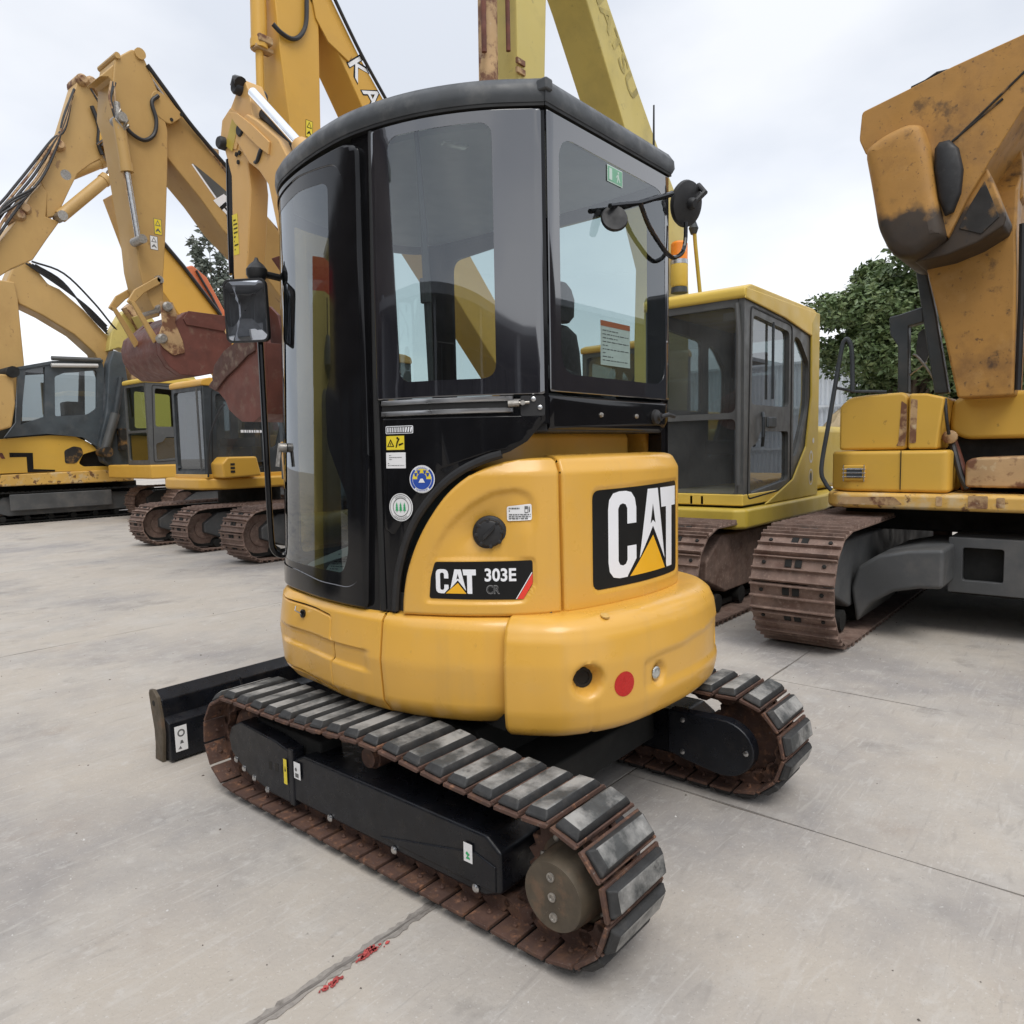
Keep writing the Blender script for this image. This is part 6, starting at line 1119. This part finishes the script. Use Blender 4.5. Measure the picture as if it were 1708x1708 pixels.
tubep('loose_hose', 'hose', [(2.42, 9.55, 6.5), (2.50, 9.55, 6.25), (2.48, 9.55, 6.0), (2.52, 9.55, 5.85)], .03, K5, 6, True)
q = MB(); q.prism([(2.50, 6.18), (2.66, 6.10), (2.68, 5.80), (2.60, 5.75), (2.56, 5.95), (2.48, 6.02)], 'y', 9.5, 9.6); q.build('arm_stop', 'kato_yellow', ma, bevel=.01)

for k in range(5): r_ = random.Random(80+k); tubep('loose_hose', 'tan_rust' if k % 2 else 'hose', [(2.40+k*.02, 9.5, 6.72-k*.03), (2.58+r_.uniform(-.05, .05), 9.48, 6.45), (2.62+r_.uniform(-.06, .04), 9.47, 6.2), (2.50+r_.uniform(-.08, .06), 9.48, 5.95)], .014, K5, 6, True)
for k in range(4): r_ = random.Random(90+k); tubep('loose_hose', 'hose', [(1.6-k*.04, 9.5, 5.15-k*.05), (1.30+r_.uniform(-.08, .05), 9.48, 4.85), (1.05, 9.48, 4.55+r_.uniform(-.06, .1)), (.85, 9.5, 4.15+k*.03)], .016, K5, 6, True)
q = MB(); q.lathe((.98, 9.5, 4.55), (0, 1, 0), [(0, .06), (.1, .12), (.2, .12), (.25, .06)], 12); q.build('arm_boss', 'tan_rust', ma)
# ---- wrecked dark-cabbed excavator at the far left
K6 = thing('excavator', 'battered yellow excavator with dark cab and CAT lettering, standing far left', 'excavator', (4.2, 17.6, 0), 'excavators parked in a row')
SH6 = big_shoe(.6, .19, 'under_black')
for yc in (16.75, 18.9):
    crawler(K6, 2.3, 6.2, yc, .6, .72, .19, 'frame_grey', SH6)
q = MB(); q.box(2.95, 5.05, 16.42, 16.46, .30, .66); q.build('side_guard', 'frame_grey', K6, bevel=.02)
yprism('upper_deck', 'chipped_yellow', [(2.45, 1.09), (5.62, 1.14), (5.60, .84), (3.73, .83), (2.45, .84)], 16.45, 19.2, K6, .03)
bd = yprism('side_housing', 'worn_yellow', rpoly([(2.45, 1.86), (2.88, 1.86), (3.84, 1.95), (4.35, 1.93), (4.66, 1.78), (4.83, 1.60), (4.51, 1.51), (4.40, 1.30), (4.5, 1.22), (5.05, 1.22), (5.05, 1.12), (2.45, 1.12)], .05, 3), 16.5, 18.9, K6, .03)
q = MB(); pl = Plane((0, 16.494, 0), (1, 0, 0), (0, 0, 1)); flat(q, [(3.03, 1.57), (3.48, 1.56), (3.47, 1.20), (3.90, 1.17), (3.89, 1.13), (3.35, 1.13), (3.35, 1.47), (3.03, 1.47)], pl, 0, 0); flat(q, [(2.68, 1.40), (2.82, 1.57), (2.90, 1.57), (2.95, 1.44), (2.88, 1.44), (2.85, 1.49), (2.76, 1.40)], pl, 0, 1); flat(q, [(2.44, 1.57), (2.62, 1.57), (2.62, 1.48), (2.52, 1.48), (2.52, 1.2), (2.62, 1.2), (2.62, 1.13), (2.44, 1.13)], pl, 0, 0); q.build('side_lettering', ['decal_black', 'rusty_red'], bd)
q = MB(); wrap(q, [rpoly([(4.11, 1.60), (4.31, 1.70), (4.48, 1.66), (4.51, 1.51), (4.33, 1.30), (4.11, 1.31)], .05)], pl, off=0, thick=.004, step=(9, 9)); q.build('torn_opening', 'burnt', bd)
cb = MB(); holes = [[(3.44, 3.36), (3.82, 3.46), (3.74, 2.36), (3.26, 2.17)], rpoly([(4.00, 3.26), (4.25, 3.38), (4.90, 3.46), (4.84, 2.57), (4.64, 2.43), (3.95, 2.37)], .05)]
wrap(cb, [[(3.30, 3.42), (3.95, 3.60), (5.02, 3.70), (5.06, 3.5), (4.90, 1.60), (4.5, 1.90), (3.78, 1.98), (2.95, 1.90), (3.18, 2.22)]]+holes, Plane((0, 16.5, 0), (1, 0, 0), (0, 0, 1)), off=0, thick=.08, step=(9, 9)); c6 = cb.build('cab', 'slate', K6)
glasspane('side_window', 'glass_dark', holes[0], 'y', 16.48, c6); glasspane('side_window', 'glass_dark', holes[1], 'y', 16.48, c6)
q = MB(); wrap(q, [[(3.30, 3.42), (5.02, 3.70), (4.90, 1.6), (2.95, 1.90)], [(3.7, 3.35), (4.9, 3.5), (4.8, 2.4), (3.6, 2.3)]], Plane((0, 17.5, 0), (1, 0, 0), (0, 0, 1)), off=0, thick=.06, step=(9, 9)); q.build('cab_off_side', 'cab_dark', c6)
q = MB(); q.prism([(3.28, 3.42), (3.95, 3.60), (5.04, 3.72), (5.04, 3.66), (3.95, 3.53), (3.32, 3.37)], 'y', 16.4, 17.6); q.build('cab_roof', 'slate', c6)
tubep('roof_rail', 'cab_grey', [(3.95, 16.38, 3.66), (4.98, 16.38, 3.70)], .05, c6, 8); tubep('roof_rail', 'wall_pale', [(3.93, 16.36, 3.50), (4.9, 16.36, 3.56)], .045, c6, 8)
q = MB(); q.box(4.35, 4.75, 16.9, 17.3, 1.9, 2.75); q.build('operator_seat', 'seat', c6, bevel=.05); q = MB(); q.box(4.04, 4.26, 17.4, 17.46, 2.45, 3.2); q.build('window_board', 'olive', c6)
yprism('dark_post', 'slate', [(5.12, 3.62), (5.25, 3.95), (5.47, 3.9), (5.60, 2.79), (5.56, 1.17), (5.10, 1.18), (4.86, 1.33), (4.78, 1.75), (5.0, 2.5)], 16.30, 16.6, K6, .04)
tubep('boom_cylinder', 'cab_grey', [(4.86, 16.2, 1.55), (5.16, 16.2, 2.45)], .10, K6, 12); tubep('boom_cylinder', 'cab_dark', [(5.16, 16.2, 2.45), (5.34, 16.2, 3.3)], .07, K6, 12)
q = MB(); q.lathe((4.86, 16.2, 1.55), (0, 1, 0), [(-.2, .12), (.2, .12)], 12); q.box(5.2, 5.36, 16.1, 16.3, 1.6, 2.1); q.each('burnt_scrap', 'burnt', K6)
yprism('boom', 'ochre', [(3.57, 5.84), (3.83, 5.80), (4.14, 5.38), (4.37, 5.30), (4.86, 4.89), (5.34, 4.35), (5.7, 3.4), (5.6, 1.2), (5.2, 1.2), (5.2, 3.3), (5.02, 3.90), (4.59, 4.30), (3.96, 4.66), (3.52, 4.85), (3.49, 4.94), (3.25, 4.95), (3.31, 5.28), (3.43, 5.57)], 16.8, 17.3, K6, .04)
l6 = yprism('arm', 'ochre', [(3.15, 5.3), (3.45, 5.3), (3.49, 4.92), (3.50, 4.21), (3.52, 3.52), (3.46, 3.35), (3.30, 2.72), (3.20, 2.72), (3.22, 3.3), (3.05, 3.1), (2.5, 3.0), (2.5, 4.6), (2.95, 4.9)], 16.72, 17.2, K6, .03)
yprism('bucket', 'ochre', [(2.3, 3.2), (3.05, 3.2), (3.05, 2.6), (2.95, 2.1), (2.5, 1.95), (2.2, 2.4)], 15.9, 16.3, K6, .04)
boxp('car_body', 'under_black', (2.7, 5.9, 17.05, 19.1, .12, .84), K6, .02); boxp('gap_block', 'under_black', (3.6, 5.3, 16.7, 18.9, 1.12, 1.75), K6, .03)  # second dark block added behind the housing to close a bright gap
q = MB(); q.lathe((3.02, 15.8, 3.25), (0, 1, 0), [(0, .12), (.7, .12)], 14); q.build('arm_boss', 'under_black', l6)
for k in range(4): tubep('loose_hose', 'hose', [(3.7+k*.06, 16.75, 5.75), (4.4, 16.7, 5.30+k*.05), (4.9, 16.7, 4.95-k*.05), (5.3, 16.7, 4.55-k*.06)], .022, K6, 6, True)
tubep('loose_hose', 'hose', [(3.8, 16.7, 5.80), (4.4, 16.6, 5.62), (5.0, 16.6, 5.05), (5.4, 16.6, 4.55), (5.7, 16.7, 4.35)], .022, K6, 6, True)
yprism('boom_stub', 'pale_yellow', [(5.34, 4.38), (5.61, 4.85), (5.75, 5.0), (5.95, 4.74), (6.2, 4.43), (6.1, 4.01), (5.75, 3.97), (5.5, 4.05), (5.26, 3.95)], 16.6, 17.0, K6, .03)
yprism('dipper_stub', 'tan_rust', [(5.80, 4.2), (6.33, 4.2), (6.33, 3.91), (5.91, 3.34), (5.65, 3.12), (5.67, 3.55)], 16.4, 16.8, K6, .03)
q = MB(); q.prism([(5.6, 4.98), (5.75, 5.12), (5.95, 4.9), (6.25, 4.5), (6.35, 4.1), (6.2, 4.0), (6.05, 4.3), (5.85, 4.65)], 'y', 16.3, 16.6); q.build('torn_bracket', 'tan_rust', K6)

# ---- olive excavator cab between the battered machine and the black-cabbed one
K7 = thing('excavator', 'olive cabbed excavator half hidden between the battered one and the black cabbed one', 'excavator', (6.2, 14.8, 0), 'excavators parked in a row')
crawler(K7, 5.1, 8.4, 13.75, .5, .75, .19, 'frame_grey', big_shoe(.5, .19)); crawler(K7, 5.1, 8.4, 15.6, .5, .75, .19, 'frame_grey', big_shoe(.5, .19))
q = MB(); q.prism([(4.75, 13.6), (8.4, 13.6), (8.4, 15.8), (4.75, 15.8)], 'z', .95, 1.25); q.box(6.8, 8.3, 13.7, 15.7, 1.25, 2.0); q.build('upper_deck', 'kato_yellow', K7, bevel=.04)
q = MB(); q.lathe((6.2, 14.7, .4), (0, 0, 1), [(0, .6), (.6, .6)], 20); q.build('car_body', 'under_black', K7)
cab_box(K7, 4.78, 6.5, 13.7, 14.75, 1.25, 3.02, 'cab_grey', 'cab_yellow', 'glass_olive', split=.40)
yprism('boom', 'pale_yellow', [(5.3, 4.6), (5.6, 4.6), (6.6, 3.2), (6.7, 1.3), (6.3, 1.3), (6.2, 2.9)], 15.0, 15.4, K7, .03)
# ---- orange boom of a machine parked farther back
K8 = thing('excavator', 'orange excavator far behind, only its raised boom showing over the brown bucket', 'excavator', (11.5, 15, 0), 'excavators parked in a row')
yprism('boom', 'orange_paint', [(6.75, 6.0), (6.95, 6.08), (7.3, 5.85), (7.75, 5.05), (8.6, 3.4), (9.4, 1.6), (8.9, 1.5), (8.1, 3.2), (7.2, 4.7), (6.85, 5.4)], 15.6, 16.0, K8, .04)
tubep('hydraulic_hose', 'hose', [(7.0, 15.55, 5.95), (7.35, 15.55, 5.4), (7.9, 15.55, 4.4)], .03, K8, 6)
boxp('upper_deck', 'orange_paint', (8.6, 11.5, 14.9, 17.2, .9, 1.9), K8, .08)
for yc in (15.0, 16.9): boxp('crawler_track', 'under_black', (8.4, 11.6, yc-.3, yc+.3, 0, .8), K8, .2, 4)

# ------------------------------------------------------------------ fences, shed and trees
fe = thing('corrugated_fence', 'tall white corrugated metal fence behind the parked machines and the green tree', 'fence', (31, 8, 0))
q = MB()
n = 0
pts = []
for i in range(0, 1200):
    y = -22+i*.05; pts.append((31+(.035 if (i//2) % 2 else -.035), y))
q.loft([[(x, y, 0) for x, y in pts], [(x, y, 5.0) for x, y in pts], [(x+.05, y, 5.0) for x, y in pts], [(x+.05, y, 0) for x, y in pts]], closed=False); q.build('fence_sheet', 'metal_white', fe, smooth=10)
for z in (1.2, 3.0, 4.95): boxp('fence_rail', 'metal_white', (30.86, 30.93, -22, 38, z-.05, z+.05), fe, 0)
mf = thing('mesh_fence', 'low wire mesh fence in front of pale rubble, seen under the olive excavator', 'fence', (13.6, 3, 0))
q = MB()
for i in range(49): q.box(13.6, 13.608, -1+i*.17, -1+i*.17+.008, 0, .9)
for k in range(7): q.box(13.6, 13.608, -1, 7.2, .04+k*.14, .04+k*.14+.008)
o_ = q.build('wire_mesh', 'cab_dark', mf); o_['kind'] = 'stuff'
for i in range(5): tubep('fence_post', 'cab_dark', [(13.62, -1+i*2.05, 0), (13.62, -1+i*2.05, 1.0)], .03, mf, 8)
def heap(name, label, c, r, h, m, seed):
    rn = random.Random(seed); rings = []
    for k in range(7):
        t = k/6; rings.append([(c[0]+math.cos(a)*r*(1-t)**.75*rn.uniform(.82, 1.1), c[1]+math.sin(a)*r*1.6*(1-t)**.75*rn.uniform(.82, 1.1), h*t*rn.uniform(.9, 1.05)) for a in [2*math.pi*j/22 for j in range(22)]])
    o = MB().loft(rings).build(name, m, None, smooth=10); tag(o, label, 'rubble heap'); return o
heap('rubble_heap', 'pale heap of rubble behind the wire mesh fence', (16.5, 4.2, 0), 1.6, .8, 'wall_pale', 3)
heap('scrap_heap', 'tan scrap heap by the white fence, seen beside the olive cab', (24, 5.1, 0), 1.2, 2.7, 'rubble', 4)
heap('scrap_heap', 'pale dry brushwood heap below the green tree crown', (25, 2.4, 0), 1.3, 2.9, 'rubble', 8)
sh = thing('open_shed', 'open fronted dark steel shed behind the camera, reflected in the compact excavator glass', 'shed', (-17, -6, 0))
boxp('shed_wall', 'shed_dark', (-23, -22.7, -24, 8, 0, 6.1), sh, 0); boxp('shed_wall', 'shed_steel', (-23, -15, -24.3, -24, 0, 6.1), sh, 0); boxp('shed_wall', 'shed_steel', (-23, -15, 8, 8.3, 0, 6.1), sh, 0)
MB().prism([(-23.5, 6.2), (-14.5, 5.6), (-14.5, 5.85), (-23.5, 6.45)], 'y', -25, 8.5).build('shed_roof', 'shed_steel', sh)
for y in range(-22, 8, 3): boxp('wall_rib', 'shed_steel', (-22.7, -22.55, y-.08, y+.08, 0, 6), sh, 0)
for y in range(-24, 9, 6): boxp('shed_post', 'shed_steel', (-15.1, -14.8, y-.15, y+.15, 0, 5.65), sh, 0)
boxp('added_crate', 'white', (-16.5, -15.6, -3.5, -1.2, 0, 1.1), sh, .05); boxp('added_crate', 'white', (-16.8, -15.6, .5, 2.6, 0, .8), sh, .05); boxp('tarpaulin_stack', 'blue_tarp', (-20, -18, -10, -7, 0, 2.2), sh, .1); boxp('crate_stack', 'shed_dark', (-21, -19.5, -5, 3, 0, 2.4), sh, .1)  # white crates added to give the cab mirror bright content

wh = thing('backdrop', 'unseen tall dark brown warehouse across the lane, reflected in the compact excavator door', 'backdrop', (-16, 19, 0))  # unseen block added so the cab door mirrors something dark
boxp('backdrop_wall', 'backdrop', (-20, -13, 9, 30, 0, 11), wh, 0); boxp('backdrop_roof', 'shed_steel', (-20.4, -12.6, 8.6, 30.4, 11, 11.4), wh, 0)
for k in range(4): boxp('backdrop_door', 'slate', (-13, -12.9, 10.5+k*5, 13.8+k*5, 0, 4), wh, 0)
fw_ = thing('rear_backdrop', 'unseen long dark block to the right, added to darken the compact excavator rear window', 'building', (20, -14.5, 0))  # added out of view to give the rear window a dark reflection
boxp('wall_panel', 'backdrop', (1, 46, -15, -14, 0, 6.2), fw_, 0); boxp('wall_coping', 'shed_steel', (.9, 46.1, -15.1, -13.9, 6.2, 6.4), fw_, 0)
cj = thing('crane_jib', 'pale yellow crane jib with red tip, unseen, sized and placed for its reflection in the door glass', 'crane', (-2.9, 6.3, 0))  # made wide and set near so its reflection fills the door pane
MB().loft([[(-3.7, 6.1, 0), (-2.9, 5.9, 0), (-2.2, 6.2, 0), (-2.9, 6.9, 0)], [(-3.6, 6.1, 3.5), (-2.9, 5.95, 3.5), (-2.3, 6.2, 3.5), (-2.9, 6.8, 3.5)]]).build('jib', 'pale_yellow', cj)
MB().loft([[(-3.6, 6.1, 3.5), (-2.9, 5.95, 3.5), (-2.3, 6.2, 3.5), (-2.9, 6.8, 3.5)], [(-3.58, 6.12, 3.9), (-2.9, 5.97, 3.9), (-2.32, 6.2, 3.9), (-2.9, 6.78, 3.9)]]).build('jib_tip', 'red', cj)
MB().tube([(-2.95, 5.8, 3.4), (-2.95, 5.8, 2.9)], .03, 6).build('hoist_rope', 'hose', cj); MB().lathe((-2.95, 5.75, 2.45), (0, 0, 1), [(0, .05), (.15, .2), (.3, .2), (.5, .1)], 14).build('hook_block', 'cab_dark', cj)
boxp('jib_cabin', 'cab_dark', (-3.5, -2.5, 5.1, 5.7, 0, 2.3), cj, .15)
def leaves(name, m, parent, clumps, n, size, seed, droop=.3):
    rn = random.Random(seed); vs = []; fs = []
    for i in range(n):
        c, r = clumps[rn.randrange(len(clumps))]
        while True:
            d = V((rn.uniform(-1, 1), rn.uniform(-1, 1), rn.uniform(-1, 1)))
            if .001 < d.length < 1: break
        d = d.normalized()*(rn.random()**.45)
        p = V(c)+V((d.x*r[0], d.y*r[1], d.z*r[2])); s = size*rn.uniform(.45, 1.5)
        a = V((rn.gauss(0, 1), rn.gauss(0, 1), rn.gauss(0, .5)-droop)).normalized(); b_ = a.cross(V((rn.gauss(0, 1), rn.gauss(0, 1), rn.gauss(0, 1)))).normalized(); nn = a.cross(b_)
        k = len(vs); vs += [p, p+a*s*.5+b_*s*.24+nn*s*.06, p+a*s, p+a*s*.5-b_*s*.24+nn*s*.06]; fs += [(k, k+1, k+2), (k, k+2, k+3)]
    me = bpy.data.meshes.new(name); org = ORG[parent.name]; me.from_pydata([tuple(v-org) for v in vs], [], fs); me.materials.append(MATS[m]); me.update()
    o = bpy.data.objects.new(name, me); COL.objects.link(o); o.parent = parent; o['kind'] = 'stuff'; ORG[o.name] = org; return o
def tree(name, label, base, h, crown, trunk_r, m, n, size, seed, group, nclump=22, lean=(0, 0), hang=.3, csz=(.22, .36)):
    rn = random.Random(seed); t = thing(name, label, 'tree', base, group); b0 = V(base); cc = b0+V((lean[0], lean[1], h-crown[2])); q = MB()
    q.tube(curve3([b0, b0+V((lean[0]*.2+.1, lean[1]*.2, h*.25)), b0+V((lean[0]*.6-.05, lean[1]*.6+.08, h*.55)), b0+V((lean[0], lean[1], h*.86))], 5), [lerp(trunk_r, trunk_r*.2, i/15) for i in range(16)], 10); q.build('trunk', 'bark', t, smooth=60)
    cl = []
    for i in range(nclump):
        while True:
            d = V((rn.uniform(-1, 1), rn.uniform(-1, 1), rn.uniform(-1, 1)))
            if .35 < d.length < 1: break
        c = cc+V((d.x*crown[0], d.y*crown[1], d.z*crown[2])); rr = rn.uniform(*csz); cl.append((c, (crown[0]*rr, crown[1]*rr, crown[2]*rr*.8)))
    q = MB()
    for c, r in cl[::2]:
        s0 = b0+V((lean[0]*.7, lean[1]*.7, lerp(h*.25, h*.75, rn.random()))); s0.z = min(s0.z, c.z-.05)
        q.tube(curve3([s0, s0.lerp(c, .5)+V((0, 0, .15)), c], 4), [lerp(trunk_r*.32, trunk_r*.05, i/8) for i in range(9)], 6)
    o = q.build('limbs', 'bark', t, smooth=60); o['kind'] = 'stuff'
    leaves('foliage', m, t, cl, n, size, seed+1, hang)
tree('broadleaf_tree', 'dense dark green broadleaf tree behind the yellow excavator on the right', (26.3, 3.5, 0), 8.1, (2.8, 3.2, 2.7), .3, 'leaf', 72000, .21, 5, 'trees behind the machines', 70, csz=(.19, .34))
tree('broadleaf_tree', 'lower green bushy tree between the dense tree and the right edge', (27.0, .2, 0), 7.4, (2.4, 2.6, 3.0), .2, 'leaf', 34000, .25, 9, 'trees behind the machines', 40)
tree('slender_tree', 'tall thin airy tree behind the dark boom flash on the left', (16.9, 33.0, 0), 12.6, (1.05, 1.1, 2.7), .12, 'leaf_far', 3600, .30, 12, 'trees behind the machines', 34, csz=(.16, .30))
